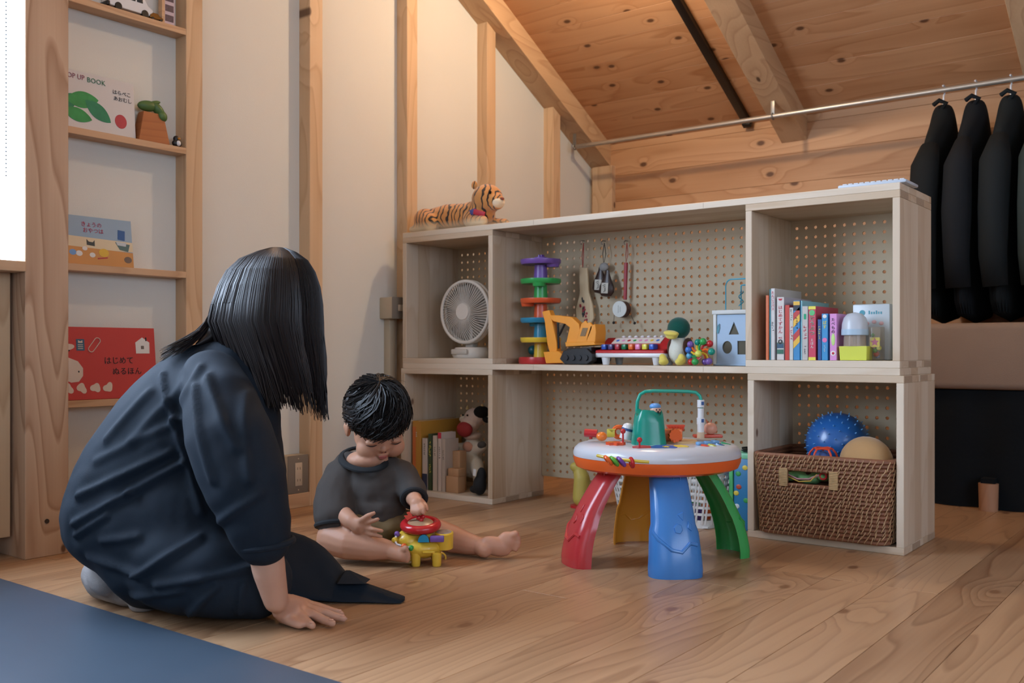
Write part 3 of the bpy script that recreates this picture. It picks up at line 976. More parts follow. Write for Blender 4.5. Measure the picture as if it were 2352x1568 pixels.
for sx in (-1, 1):
    mb = MB().ell((sx * 0.026, -0.026, 0.011), (0.013, 0.02, 0.011)).ell((sx * 0.030, -0.022, 0.018), (0.012, 0.01, 0.018), rot=(0.5, 0, 0))
    finish(remeshed(mb, 0.003, 2), 'foot', PY, du, 180)

# ---- molecule rattle
yr = 2.452
ra = thing('bead_rattle', 'rattle of coloured balls on looped sticks beside the duck', 'rattle', (gx(1607, yr), yr, 0.4545))
rp = [(-0.028, 0, 0.060, PURPLE), (-0.010, .01, 0.066, TEAL), (0.010, 0, 0.068, GREEN), (0.026, .01, 0.062, RED), (0.036, 0, 0.040, TEAL), (-0.034, 0, 0.045, BLUE), (-0.036, .01, 0.028, LBLUE), (-0.026, 0, 0.011, RED), (0.012, .01, 0.012, PURPLE), (0.028, 0, 0.013, PURPLE), (0.006, -0.02, 0.034, LIME), (-0.008, -.012, 0.012, GREEN), (0.0, 0.03, 0.04, ORANGE)]
cen = Vector((0, 0.004, 0.038))
for k, (x, y_, z_, m) in enumerate(rp):
    MB().ell((x, y_, z_), 0.0098, 14, 10).build('ball', m, ra)
    d = Vector((x, y_, z_))
    side = (d - cen).cross(Vector((0, 1, 0))).normalized() * 0.008
    MB().tube([cen + side * .3, cen.lerp(d, .5) + side, d], 0.0032, 6).build('loop', [ORANGE, YELLOW, GREEN, RED][k % 4], ra)

# ---- shape sorter with wire maze, partly behind the right box
ys = 2.52
xl = gx(1637, ys)
SOW = (-1.079 - xl) / 0.168
so = thing('shape_sorter', 'pale blue shape sorting cube with wire bead maze on top', 'toy', (xl + 0.084 * SOW, ys, 0.4545))
so.scale = (SOW, 1, 1)
SBLUE = plain('sorter_blue', '#9db6cf', 0.5, vary=0.03); SW = plain('sorter_edge', '#c9ccc9', 0.5, vary=0.02)
H = 0.145
MB().box(-0.07, 0.07, 0.005, 0.14, 0.004, H, bev=0.001).build('core', plain('sorter_inside', '#5a5648', 0.8), so)
# front panel with real openings: triangle, circle, square
def panel_with_holes(w, h, holes, t, M, name, m, par):
    bm = bmesh.new()
    cu = bpy.data.curves.new('c', 'CURVE'); cu.dimensions = '2D'; cu.fill_mode = 'BOTH'; cu.extrude = t / 2
    for poly in [[(-w, 0), (w, 0), (w, h), (-w, h)]] + holes:
        sp = cu.splines.new('POLY'); sp.points.add(len(poly) - 1); sp.use_cyclic_u = True
        for p, q in zip(sp.points, poly): p.co = (q[0], q[1], 0, 1)
    ob = bpy.data.objects.new('c', cu); COL.objects.link(ob)
    dg = bpy.context.evaluated_depsgraph_get()
    me = bpy.data.meshes.new_from_object(ob.evaluated_get(dg))
    bpy.data.objects.remove(ob); bpy.data.curves.remove(cu); bm.free()
    me.transform(M)
    return finish(me, name, m, par, 20)


def ngon(cx, cy, r, n=24): return [(cx + r * math.cos(2 * PI * i / n), cy + r * math.sin(2 * PI * i / n)) for i in range(n)]


tri = [(-0.024, 0.086), (0.014, 0.086), (-0.005, 0.122)]
sq = [(0.008, 0.030), (0.046, 0.030), (0.046, 0.068), (0.008, 0.068)]
panel_with_holes(0.068, 0.142, [tri, ngon(-0.030, 0.05, 0.018), sq], 0.004, TR((0, 0.003, 0.002), (PI / 2, 0, 0)), 'front_panel', SBLUE, so)
for sx in (-1, 1): MB().box(sx * 0.075 - 0.006, sx * 0.075 + 0.006, -0.003, 0.009, 0, H + 0.002, bev=0.002).build('corner_post', SW, so)
MB().box(-0.084, 0.084, -0.006, 0.146, H, H + 0.012, bev=0.002).build('top_plate', SW, so)
MB().box(-0.081, 0.081, -0.003, 0.143, 0, 0.006, bev=0.002).build('bottom_plate', SBLUE, so)
MB().tube([(-0.062 + .004 * math.cos(i), 0.0, 0.104 + .014 * math.sin(i * 1.3)) for i in range(10)], 0.002, 5, M=TR((0, -0.0005, 0))).build('wave_print', plain('print_teal', '#6aa6b8', 0.5), so)


def arch(xa, xb, zt, y, r=0.012, n=6):
    P = [(xa, y, H + 0.01), (xa, y, zt - r)]
    P += [(xa + r - r * math.cos(i * PI / 2 / n), y, zt - r + r * math.sin(i * PI / 2 / n)) for i in range(1, n + 1)]
    P += [(xb - r + r * math.sin(i * PI / 2 / n), y, zt - r + r * math.cos(i * PI / 2 / n)) for i in range(0, n + 1)]
    P += [(xb, y, H + 0.01)]
    return P


WB = plain('wire_blue', '#3aa0bd', 0.35)
MB().tube(arch(-0.052, 0.056, H + 0.10, 0.03, 0.02), 0.002, 8).build('wire', WB, so)
MB().tube(arch(-0.022, 0.030, H + 0.086, 0.08, 0.004), 0.002, 8).tube([(-0.022 + .006 * math.sin(i * .9), 0.08 + .012 * math.cos(i * .9), H + 0.07 - i * .004) for i in range(12)], 0.0018, 6).build('wire', WB, so)
for z_, m in ((0.045, YELLOW), (0.058, TWHITE), (0.032, YELLOW)): MB().ell((0.03, 0.08, H + z_), (0.009, 0.009, 0.0065), 12, 8).build('bead', m, so)

# ---- toys hanging on the pegboard
yh = YB - 0.02


def hook(px, py):
    p = at_y(px, py, yh)
    o = MB().tube([(0, 0.006, 0), (0, -0.012, -0.0005), (0, -0.018, -0.006), (0, -0.016, -0.012), (0, -0.012, -0.012)], 0.0015, 6).build('peg_hook', METAL, None, loc=p)
    return o, p


for px, lab in ((1340, 'metal peg hook carrying the wooden spatula clapper'), (1388, 'metal peg hook carrying the paired brown pouches'), (1440, 'metal peg hook carrying the red handled drum')):
    o, p = hook(px, 553); tag(o, lab, 'hook', 'hooks on the pegboard')
# spatula shaped clapper
def hp(px, py, o): q = at_y(px, py, yh - 0.018); return (q.x - o.location.x, q.z - o.location.z)


p = at_y(1341, 562, yh - 0.018)
sp_o = thing('wooden_spatula', 'hanging wooden spatula toy printed with red flowers', 'toy', p)
TW = wood('toy_wood', '#cdb590', '#a88a64', axis=2, contrast=0.3, tone=0.1)
TF = Matrix(((1, 0, 0, 0), (0, 0, -1, 0), (0, 1, 0, 0), (0, 0, 0, 1)))
MB().prism([hp(*q, sp_o) for q in [(1332, 615), (1350, 615), (1353, 670), (1362, 700), (1365, 730), (1358, 744), (1338, 746), (1326, 735), (1324, 710), (1333, 675)]], -0.004, 0.004, TF).build('blade', TW, sp_o, smooth=30, recalc=True, bevel=0.001)
MB().tube([(-0.001, 0, 0.006), (0.003, -0.006, -0.04), (0.0, -0.006, -0.075), (-0.006, -0.002, -0.04), (-0.001, 0, 0.006)], 0.0013, 5).build('cord', plain('cord_red', '#a03028', 0.8), sp_o)
rr = random.Random(2)
fl = MB(); dk = MB()
for k in range(12):
    q = hp(1334 + rr.random() * 16, 700 + rr.random() * 36, sp_o); fl.ell((q[0], -0.0043, q[1]), (0.0045, 0.0006, 0.0045), 8, 4)
for k in range(8):
    q = hp(1337 + rr.random() * 8, 685 + rr.random() * 40, sp_o); dk.ell((q[0], -0.0046, q[1]), (0.003, 0.0006, 0.006), 8, 4)
fl.build('flower_print', plain('print_red', '#9a3038', 0.6), sp_o); dk.build('leaf_print', plain('print_dark', '#23282a', 0.6), sp_o)
# pair of brown pouch shaped clappers
p = at_y(1388, 562, yh - 0.018)
po = thing('brown_castanets', 'hanging pair of brown pear-shaped clappers with white labels', 'toy', p)
BR = plain('clapper_brown', '#33211a', 0.35, vary=0.1)
for (cx, cz, ry) in ((1378, 650, 0.0), (1398, 658, -0.012)):
    q = hp(cx, cz, po); r_ = 0.027
    mb = MB().lathe([(0, -0.034), (0.018, -0.031), (0.028, -0.018), (0.0265, 0.0), (0.017, 0.022), (0.009, 0.040), (0.007, 0.052), (0, 0.054)], 20, TR((q[0], ry, q[1]), (0, 0.06, 0), (1, 0.42, 1)))
    b_ = mb.build('clapper', BR, po)
    lb = MB().box(-0.013, 0.013, -0.0005, 0.0005, -0.017, 0.017, bev=0.0004, M=TR((q[0], ry - 0.0125, q[1] - 0.006), (0, 0.06, 0))).build('paper_label', plain('label_white', '#b8b2a4', 0.6), b_)
    mb = MB()
    for k in range(5): mb.tube([(q[0] - 0.004 + 0.004 * math.sin(k), ry - 0.0134, q[1] - 0.018 + k * 0.005), (q[0] + 0.004, ry - 0.0134, q[1] - 0.014 + k * 0.005)], 0.0009, 4)
    mb.build('label_drawing', DARK, b_)
MB().ell((hp(1389, 613, po)[0], -0.004, hp(1389, 613, po)[1]), (0.017, 0.010, 0.014)).build('knot', plain('knot_grey', '#8d8a86', 0.8, bump=0.5), po)
MB().tube([(0, 0, 0.006), (-0.006, 0, -0.03), (0.0, -0.003, -0.06), (0.006, 0, -0.03), (0, 0, 0.006)], 0.0013, 5).build('cord', plain('cord_dark', '#3d3a34', 0.8), po)
# pellet drum
p = at_y(1440, 562, yh - 0.018)
dd = thing('pellet_drum', 'hanging pellet drum with red handle and round white skin', 'toy drum', p)
q1 = hp(1438, 603, dd); q2 = hp(1436, 688, dd)
MB().cyl((q1[0], 0, q1[1]), (q2[0], 0, q2[1]), 0.0062, 0.0055, 12).build('handle', plain('drum_red', '#962430', 0.35), dd)
q3 = hp(1429, 710, dd)
MB().cyl((q3[0], -0.016, q3[1]), (q3[0], 0.010, q3[1]), 0.0265, 0.0265, 32).build('drum_body', plain('drum_dark', '#4a2420', 0.45), dd)
MB().cyl((q3[0], -0.0175, q3[1]), (q3[0], -0.0155, q3[1]), 0.0258, 0.0262, 32).build('drum_skin', plain('drum_skin', '#c9ccc6', 0.6), dd)
MB().tube([(q3[0] - 0.004, -0.018, q3[1] - 0.012), (q3[0] - 0.004, -0.018, q3[1] + 0.012)], 0.0006, 4).tube([(q3[0] + 0.003, -0.018, q3[1] - 0.01), (q3[0] + 0.003, -0.018, q3[1] + 0.008)], 0.0006, 4).build('skin_mark', plain('skin_grey', '#9aa09c', 0.6), dd)
MB().tube([(0, 0, 0.006), (-0.004, 0, -0.03), (q1[0], 0, q1[1]), (0.004, 0, -0.03), (0, 0, 0.006)], 0.0012, 5).build('cord', plain('cord_red', '#a03028', 0.8), dd)
for px, py in ((1411, 741), (1459, 742)):
    q = hp(px, py, dd)
    mb = MB().tube([(q3[0] + (0.026 if px > 1430 else -0.026), -0.004, q3[1]), (q[0], -0.004, q[1])], 0.0007, 4)
    mb.build('string', DARK, dd)
    MB().ell((q[0], -0.004, q[1]), 0.0045, 10, 8).build('pellet', BLACKP, dd)
# ================================================================== books
def pbook(x0, x1, h, dp, loc_y, z, label, cover, spine=None, name='picture_book', lean=0.0, group='upright books in the upper right box', board=0.0012):
    """upright book seen spine-on; part spine, covers, page block"""
    w = (x1 - x0) / 2
    o = thing(name, label, 'book', ((x0 + x1) / 2, loc_y, z), group=group, rot=(0, lean, 0))
    sp = MB().box(-w, w, 0, board * 1.2, 0, h, bev=0.0005, seg=1).build('spine', spine or cover, o)
    t = min(board, w * 0.3)
    for s in (-1, 1):
        MB().box(s * w - (t if s > 0 else 0), s * w + (t if s < 0 else 0), board * 1.2, dp, 0, h).build('cover_board', cover, o, smooth=0)
    MB().box(-w + t, w - t, board, dp - 0.003, 0.002, h - 0.002).build('page_block', PAPER, o, smooth=0)
    return o, sp, w


def bm(h, r=0.45): return plain('cover_' + h.strip('#'), h, r, 0.4, vary=0.03)


ZB = 0.4724
yb = 2.452
T_RED = plain('ink_red', '#b8283c', 0.6); T_BLK = plain('ink_black', '#201e20', 0.6); T_WHT = plain('ink_white', '#dcdcd8', 0.6)
T_GRN = plain('ink_green', '#12966a', 0.6); T_YEL = plain('ink_yellow', '#e6d850', 0.6); T_BLU = plain('ink_blue', '#2a4c80', 0.6); T_PNK = plain('ink_pink', '#d874a8', 0.6)


def zfrom(px, py): return gz(px, py, yb) - ZB


def sp_text(o, body, size, m, zc, w=0, sx=1.0):
    return text_part(body, size, m, o, TR((w, -0.0006, zc)) @ FACE_FRONT, 'spine_title', vertical=True, sx=sx)


def sp_marks(o, n, size, m, zc, seed=1):
    """row of small print strokes down a spine"""
    r = random.Random(seed); mb = MB()
    for k in range(n):
        z = zc - k * size * 1.15
        for q in range(3):
            a = r.uniform(-.35, .35) * size; b_ = r.uniform(-.35, .35) * size; hx = r.uniform(.12, .4) * size; hz = r.uniform(.05, .1) * size
            if q == 1: hx, hz = hz, hx
            mb.box(a - hx, a + hx, -0.0009, 0, z + b_ - hz, z + b_ + hz)
    return mb.build('spine_print', m, o, smooth=0)


def band(o, x0, x1, z0, z1, m, name='spine_print', y=-0.0007):
    return MB().box(x0, x1, y, 0.0, z0, z1).build(name, m, o, smooth=0)


specs = [
    (1759, 1765.5, 678, '#c8683c', 'thin orange book at the start of the upright row'),
    (1766.5, 1770, 664, '#1f6f78', 'thin teal book between the orange and tall white books'),
    (1770.5, 1779, 662, '#c3c1be', 'tall white book with red spine title, tallest of the upright row'),
    (1784.5, 1800.5, 682, '#c6c2bd', 'white picture dictionary with dark green blocks low on spine'),
    (1802, 1812, 700, '#b83a2c', 'plain red book in the upright row'),
    (1813, 1821.5, 706, '#c2bfb8', 'thin grey white book beside the plain red one'),
    (1822.5, 1837, 690, '#3c84b8', 'book with red, yellow and blue diagonal stripes on spine'),
    (1838, 1841.5, 690, '#86bcc8', 'thin pale blue book before the grey friend book'),
    (1842.5, 1855.5, 703, '#b8b4ae', 'pale grey book with small green emblem on spine'),
    (1857, 1873.5, 703, '#c04058', 'pink animal picture book with big green spine letters'),
    (1877.5, 1886, 733, '#2c4f88', 'short dark blue book beside the pink animal book'),
    (1887.5, 1901, 720, '#3a8cc0', 'bright blue book with yellow spine letters and pink dot'),
    (1906, 1921.5, 720, '#cf8ec6', 'pink food book with black spine letters'),
]
bk = []
for k, (a, b_, top, colr, lab) in enumerate(specs):
    x0, x1 = gx(a, yb), gx(b_, yb)
    h = zfrom((a + b_) / 2, top)
    dp = [0.15, 0.2, 0.19, 0.2, 0.16, 0.15, 0.17, 0.2, 0.17, 0.17, 0.15, 0.13, 0.13][k]
    c2 = bm(colr)
    if k in (3, 5): c2 = bm('#b8b2ba')
    if k == 8: c2 = bm('#5d9fb8')
    bk.append(pbook(x0, x1, h, dp, yb + [0, .002, .001, 0, .003, .001, 0, .003, 0, 0, .002, 0, 0][k], ZB, lab, c2, bm(colr)))
o, sp, w = bk[2]; h = zfrom(1774, 662)
sp_text(o, 'たんごうバス', 0.0085, T_RED, h - 0.012); sp_marks(o, 4, 0.006, T_BLK, h * 0.52)
o, sp, w = bk[3]; h = zfrom(1792, 682)
sp_text(o, 'はじめてずかん', 0.0105, T_RED, h - 0.028, sx=1.15); text_part('415', 0.007, T_RED, o, TR((0, -0.0006, h - 0.108)) @ FACE_FRONT, 'spine_title')
MB().cyl((0, -0.0008, h - 0.118), (0, 0, h - 0.118), 0.0062, seg=20).build('spine_print', T_BLK, o); text_part('英', 0.006, T_WHT, o, TR((0, -0.001, h - 0.118)) @ FACE_FRONT, 'spine_title')
band(o, -w * .95, w * .95, 0.016, 0.028, plain('p_green', '#2c6450', .5)); band(o, -w * .95, w * .95, 0.031, 0.043, plain('p_blue', '#2a4c64', .5)); band(o, -w * .95, w * .95, 0.0435, 0.046, plain('p_green', '#2c6450', .5))
MB().prism([(-0.006, 0.0), (0.006, 0), (0.003, -0.005), (-0.003, -0.005)], 0, 0.0008, TR((0, 0, h - 0.004)) @ FACE_FRONT).build('spine_print', T_RED, o, smooth=0)
o, sp, w = bk[5]; h = zfrom(1817, 706); sp_marks(o, 6, 0.0045, T_BLK, h - 0.006); sp_marks(o, 5, 0.0065, T_RED, h * 0.62, 2)
o, sp, w = bk[6]; h = zfrom(1830, 690)
pal = [plain('p_red', '#b43430', .5), plain('p_yel', '#dcb03c', .5), None, plain('p_red', '#b43430', .5), plain('p_yel', '#dcb03c', .5)]
zc = h - 0.034
for k in range(5):
    if pal[k] is not None:
        MB().prism([(-w, -0.018), (w, 0.0), (w, 0.018), (-w, 0.0)], 0, 0.0007, TR((0, 0, zc)) @ FACE_FRONT).build('spine_print', pal[k], o, smooth=0)
    zc -= 0.0185
band(o, -w, w, h - 0.012, h - 0.002, plain('p_yel', '#dcb03c', .5)); band(o, -w, w, h - 0.026, h - 0.012, plain('p_navy', '#1c2430', .5))
sp_marks(o, 4, 0.0075, T_BLK, h - 0.045, 3)
o, sp, w = bk[8]; h = zfrom(1849, 703); sp_marks(o, 4, 0.0085, T_RED, h * 0.62, 4); sp_marks(o, 4, 0.005, T_BLK, h * 0.25, 5); band(o, -0.003, 0.003, h - 0.034, h - 0.02, T_GRN)
o, sp, w = bk[9]; h = zfrom(1866, 703)
sp_text(o, 'どうぶつ', 0.0125, T_WHT, h - 0.032, sx=1.25)
text_part('どうぶつ', 0.0115, T_GRN, o, TR((0, -0.0011, h - 0.032)) @ FACE_FRONT, 'spine_title', vertical=True, sx=1.2, spacing=0.0125 / 0.0115)
sp_text(o, 'えほん', 0.0085, T_WHT, h - 0.088)
band(o, -w, w, h - 0.008, h, plain('p_yellow2', '#dcd24c', .5)); band(o, -w, w, 0, 0.008, plain('p_yellow2', '#dcd24c', .5)); MB().cyl((0, -0.0009, h - 0.017), (0, 0, h - 0.017), 0.0075, seg=20).build('spine_print', plain('p_leaf', '#58b470', .5), o)
o, sp, w = bk[10]; h = zfrom(1881, 733); sp_marks(o, 6, 0.005, T_YEL, h - 0.02, 6)
o, sp, w = bk[11]; h = zfrom(1894, 720)
sp_text(o, 'ばす', 0.0105, T_YEL, h - 0.024); MB().cyl((0, -0.0009, h - 0.007), (0, 0, h - 0.007), 0.005, seg=16).build('spine_print', T_WHT, o); MB().cyl((0, -0.0009, h - 0.068), (0, 0, h - 0.068), 0.006, seg=16).build('spine_print', T_PNK, o); sp_marks(o, 4, 0.004, T_WHT, 0.038, 7)
o, sp, w = bk[12]; h = zfrom(1914, 720)
sp_text(o, 'たべもの', 0.010, T_BLK, h - 0.016)
MB().ell((0, -0.0004, h - 0.066), (0.005, 0.0008, 0.016), 12, 6).build('spine_print', plain('p_lime', '#b8d884', .5), o); MB().cyl((0, -0.0008, 0.018), (0, 0, 0.018), 0.0065, seg=18).build('spine_print', T_WHT, o); MB().ell((0, -0.001, 0.018), (0.0035, 0.0008, 0.0035), 10, 6).build('spine_print', T_RED, o)

# ---- yellow based cup with frosted dome lid
yc = 2.452
xa, xb_ = gx(1927.5, yc), gx(1992, yc)
cu = thing('dome_cup', 'clear cup with frosted dome lid on a bright yellow base', 'cup', ((xa + xb_) / 2, yc, ZB))
hw = (xb_ - xa) / 2
v = [(-hw * .95, 0, 0), (hw * .95, 0, 0), (hw * .95, 0.045, 0), (-hw * .95, 0.045, 0), (-hw, -0.004, 0.036), (hw, -0.004, 0.036), (hw, 0.05, 0.036), (-hw, 0.05, 0.036)]
MB().add(v, [(0, 3, 2, 1), (4, 5, 6, 7), (0, 1, 5, 4), (1, 2, 6, 5), (2, 3, 7, 6), (3, 0, 4, 7)]).build('base', plain('lemon', '#cfd656', 0.4, vary=0.01), cu, smooth=0, bevel=0.0015)
FROST = plain('frosted', '#c4ccd6', 0.3, 0.5, alpha=0.85, vary=0.01)
MB().lathe([(0.028, 0.036), (0.027, 0.066), (0.026, 0.066), (0.027, 0.036)], 28, TR((-0.002, 0.02, 0))).build('clear_cup', plain('cup_clear', '#c8b8a8', 0.1, 0.5, alpha=0.3), cu)
MB().lathe([(0.0325, 0.066), (0.0325, 0.076), (0.0315, 0.092), (0.027, 0.108), (0.018, 0.118), (0, 0.122)], 28, TR((-0.002, 0.02, 0))).build('dome_lid', FROST, cu)
MB().lathe([(0.033, 0.064), (0.033, 0.079), (0.030, 0.079), (0.030, 0.064)], 28, TR((-0.002, 0.02, 0))).build('lid_band', plain('lid_blue', '#a8c0d2', 0.3), cu)
# ---- white package and clear toy case behind it
yk = 2.53
xa, xb_ = gx(1958, yk), gx(2044, yk)
pk = thing('white_package', 'white and pale blue packet standing behind the dome cup', 'package', ((xa + xb_) / 2, yk, ZB))
hw = (xb_ - xa) / 2
hh = gz(2000, 698, yk) - ZB
MB().box(-hw, hw, 0, 0.03, 0, hh, bev=0.004).build('packet', plain('packet_white', '#bfc9cf', 0.35), pk)
for k in range(6): MB().box(-0.006 + k * 0.006, -0.0028 + k * 0.006, -0.0008, 0, hh - 0.026, hh - 0.026 + (0.009 if k % 3 == 0 else 0.006)).build('packet_print', plain('ink_teal', '#4a98a8', 0.5), pk, smooth=0)
MB().cyl((-0.022, -0.001, hh - 0.022), (-0.022, 0, hh - 0.022), 0.007, seg=16).build('packet_print', plain('ink_teal', '#4a98a8', 0.5), pk)
for k in range(3): MB().ell((-0.01 + k * 0.018, -0.0003, hh - 0.05 + 0.004 * (k % 2)), (0.006, 0.001, 0.005), 10, 6).build('packet_print', plain('packet_pink', '#d0a8a8', 0.5), pk)
yk = 2.475
xa, xb_ = gx(1994, yk), gx(2022, yk)
ca = thing('clear_toy_case', 'clear case of small coloured toys with yellow star card', 'toy case', ((xa + xb_) / 2, yk, ZB))
hw = (xb_ - xa) / 2
MB().box(-hw, hw, 0, 0.04, 0, 0.085, bev=0.003).build('case', plain('case_clear', '#b8a890', 0.15, alpha=0.25), ca)
MB().box(-hw * .8, hw * .8, 0.004, 0.006, 0.034, 0.058).build('star_card', plain('card_yellow', '#d8c83c', 0.5), ca, smooth=0)
st = [((0.011 if i % 2 == 0 else 0.005) * math.sin(i * PI / 5), (0.011 if i % 2 == 0 else 0.005) * math.cos(i * PI / 5)) for i in range(10)]
MB().prism(st, 0, 0.001, TR((0, 0.004, 0.046)) @ FACE_FRONT).build('star', plain('star_pink', '#b84878', 0.5), ca, smooth=0)
rr = random.Random(9)
for k in range(10):
    MB().ell((rr.uniform(-hw * .7, hw * .7), rr.uniform(0.012, 0.03), rr.uniform(0.008, 0.07)), rr.uniform(0.005, 0.008), 8, 6).build('small_toy', [RED, GREEN, BLUE, LIME, ORANGE, TEAL][k % 6], ca)

# ---- white keyboard on the top board
yk = 2.46
xa, xb_ = gx(1926, yk), gx(2083, yk)
kb = thing('white_keyboard', 'slim white keyboard lying on the top board end', 'keyboard', ((xa + xb_) / 2 + 0.004, yk, 0.9062))
hw = (xb_ - xa) / 2
MB().box(-hw, hw, -0.02, 0.09, 0, 0.009, bev=0.004).build('case', plain('kb_white', '#b8c6d4', 0.35, vary=0.01), kb)
kmesh = None
for r_ in range(4):
    for c_ in range(11):
        o = MB().box(-0.0055, 0.0055, -0.0075, 0.0075, 0, 0.004, bev=0.001).build('key', plain('kb_key', '#c6ced6', 0.4), kb) if kmesh is None else linkcopy(kmesh, kb)
        kmesh = kmesh or o
        o.location = (-hw + 0.014 + c_ * (2 * hw - 0.028) / 10, 0.0 + r_ * 0.02, 0.0088)

# ---- lower left box: books, blocks, cow, black pouch
ZB2 = 0.0185
yl = 2.455
sp2 = [(948, 966, 966, '#b88434', 'large orange yellow album in the floor box with the cow', 0.22), (970, 981, 1006, '#c0b4a8', 'white book with navy foot beside the yellow album', 0.075), (983.5, 991.5, 996, '#37452c', 'dark green book with yellow spine letters near the cow', 0.075), (994, 1003.5, 1000, '#bcae9c', 'cream book between the green and red-topped books', 0.075), (1006, 1013.5, 993, '#c2b2a4', 'white book with red head band in the floor box', 0.075), (1014.5, 1022, 1008, '#b0a090', 'worn beige paperback next to the wooden blocks', 0.07)]
for k, (a, b_, top, colr, lab, dp) in enumerate(sp2):
    h = gz(a, top, yl) - ZB2
    o, sp, w = pbook(gx(a, yl), gx(b_, yl), h, dp, yl, ZB2, lab, bm(colr), group='upright books in the floor box')
    if k == 0: band(o, -w, -w * .2, 0.02, h - 0.02, plain('p_orange', '#c46a34', .5)); sp_marks(o, 3, 0.006, T_WHT, h - 0.04, 8)
    if k == 1: band(o, -w, w, 0.0, 0.055, plain('p_navy2', '#1f2c48', .5)); sp_marks(o, 6, 0.006, T_BLK, h - 0.02, 9)
    if k == 2: sp_marks(o, 5, 0.009, T_YEL, h - 0.03, 10); sp_marks(o, 4, 0.007, T_YEL, h * 0.45, 11)
    if k in (3, 5): sp_marks(o, 5, 0.006, T_BLK, h - 0.04, 12)
    if k == 4: band(o, -w, w, h - 0.02, h, T_RED); sp_marks(o, 6, 0.006, T_BLK, h - 0.05, 13)
BLK = wood('block_wood', '#b48c66', '#946c4a', axis=2, contrast=0.3, tone=0.2)
for (a, b_, t_, bt_, yy, lab) in ((1024, 1052, 1094, 1130, 2.455, 'pale wooden block standing in front near the cow puppet'), (1029, 1053, 1076, 1094, 2.456, 'small wooden block stacked on the front block'), (1030, 1056, 1035, 1130, 2.495, 'taller wooden block standing behind the stacked pair')):
    z0 = ZB2 if bt_ == 1130 else gz(1040, 1094, 2.455)
    z1 = gz(1040, t_, yy)
    o = MB().box(-(gx(b_, yy) - gx(a, yy)) / 2, (gx(b_, yy) - gx(a, yy)) / 2, 0, 0.036, 0, z1 - z0, bev=0.0015).build('wooden_block', BLK, None, loc=((gx(a, yy) + gx(b_, yy)) / 2, yy, z0)); tag(o, lab, 'block', 'wooden blocks')
# cow hand puppet
yc = 2.585
co = thing('cow_puppet', 'cow hand puppet with wide open red mouth in the floor box', 'puppet', (gx(1083, yc), yc, ZB2))
S = 1.0
PC = plain('plush_pinkwhite', '#c4a894', 0.95, 0.1, bump=0.4, bscale=250, sheen=0.3); PCW = plain('plush_cream2', '#c8bca6', 0.95, 0.1, bump=0.4, bscale=250, sheen=0.3)
def cz(py): return gz(1083, py, yc) - ZB2
def cxx(px): return gx(px, yc) - co.location.x
mb = MB()
limb(mb, [(cxx(1085), 0.0, cz(1075)), (cxx(1086), 0, cz(1040)), (cxx(1087), 0, cz(1012))], [0.034, 0.032, 0.026])
limb(mb, [(cxx(1072), -0.01, cz(1030)), (cxx(1052), -0.02, cz(1030))], [0.022, 0.016])
limb(mb, [(cxx(1100), -0.01, cz(1030)), (cxx(1118), -0.02, cz(1020))], [0.022, 0.016])
limb(mb, [(cxx(1075), -0.01, cz(1065)), (cxx(1066), -0.03, cz(1085)), (cxx(1072), -0.035, cz(1098))], [0.026, 0.02, 0.017])
limb(mb, [(cxx(1098), -0.01, cz(1065)), (cxx(1112), -0.03, cz(1085)), (cxx(1112), -0.035, cz(1098))], [0.026, 0.02, 0.017])
finish(remeshed(mb, 0.005, 4), 'body', PCW, co, 180)
mb = MB().ell((cxx(1090), 0.005, cz(957)), (0.042, 0.036, 0.032)).ell((cxx(1086), -0.012, cz(972)), (0.038, 0.034, 0.026)).ell((cxx(1088), -0.006, cz(1000)), (0.034, 0.034, 0.016))
finish(remeshed(mb, 0.004, 4), 'head', PC, co, 180)
mb = MB().ell((cxx(1084), -0.040, cz(984)), (0.034, 0.016, 0.027))
mb.build('mouth', plain('mouth_red', '#8e1f1c', 0.8), co)
for s, px in ((-1, 1063), (1, 1118)): MB().ell((cxx(px) - s * 0.002, 0.0, cz(962)), (0.018, 0.008, 0.010), rot=(0, s * 0.3, 0)).build('ear', PCW if s < 0 else BLACKF, co)
MB().ell((cxx(1106), 0.0, cz(945)), (0.026, 0.03, 0.022)).build('patch', BLACKF, co)
MB().lathe([(0, 0), (0.008, 0), (0.005, 0.014), (0, 0.02)], 10, TR((cxx(1108), 0, cz(938)))).build('horn', plain('horn_tan', '#b89a64', 0.7), co)
MB().lathe([(0, 0), (0.007, 0), (0.004, 0.01), (0, 0.014)], 10, TR((cxx(1074), 0, cz(940)))).build('horn', plain('horn_tan', '#b89a64', 0.7), co)
for px in (1078, 1088): MB().ell((cxx(px), -0.034, cz(952)), 0.0035, 8, 6).build('eye', BLACKF, co)
for px, py in ((1052, 1035), (1117, 1018)): MB().ell((cxx(px), -0.024, cz(py)), (0.017, 0.015, 0.013)).build('hoof', plain('hoof_grey', '#4a443e', 0.9), co)
MB().ell((cxx(1086), -0.028, cz(1024)), (0.022, 0.008, 0.018)).build('chest_patch', plain('plush_peach', '#c08a70', 0.95, bump=0.3), co)
# black pouch with white tag
bp_ = thing('black_pouch', 'black cloth pouch with white tag slumped under the cow puppet', 'pouch', (gx(1094, 2.445), 2.445, ZB2 + 0.005))
mb = MB().ell((0, 0.018, 0.03), (0.024, 0.022, 0.034)).ell((0.006, 0.02, 0.06), (0.018, 0.016, 0.03)).ell((-0.02, 0.022, 0.014), (0.024, 0.02, 0.014))
finish(remeshed(mb, 0.004, 4), 'bag', plain('black_cloth', '#0e1012', 0.8, bump=0.3), bp_, 180)
MB().box(-0.006, 0.006, -0.004, -0.003, 0.062, 0.085, M=TR((-0.012, 0.0, 0), (0, 0.1, 0))).build('tag', CARD_W, bp_, smooth=0)
# ================================================================== things on the wall ledges
XC = -2.408


def wy(px, py=500): return at_x(px, py, XC)


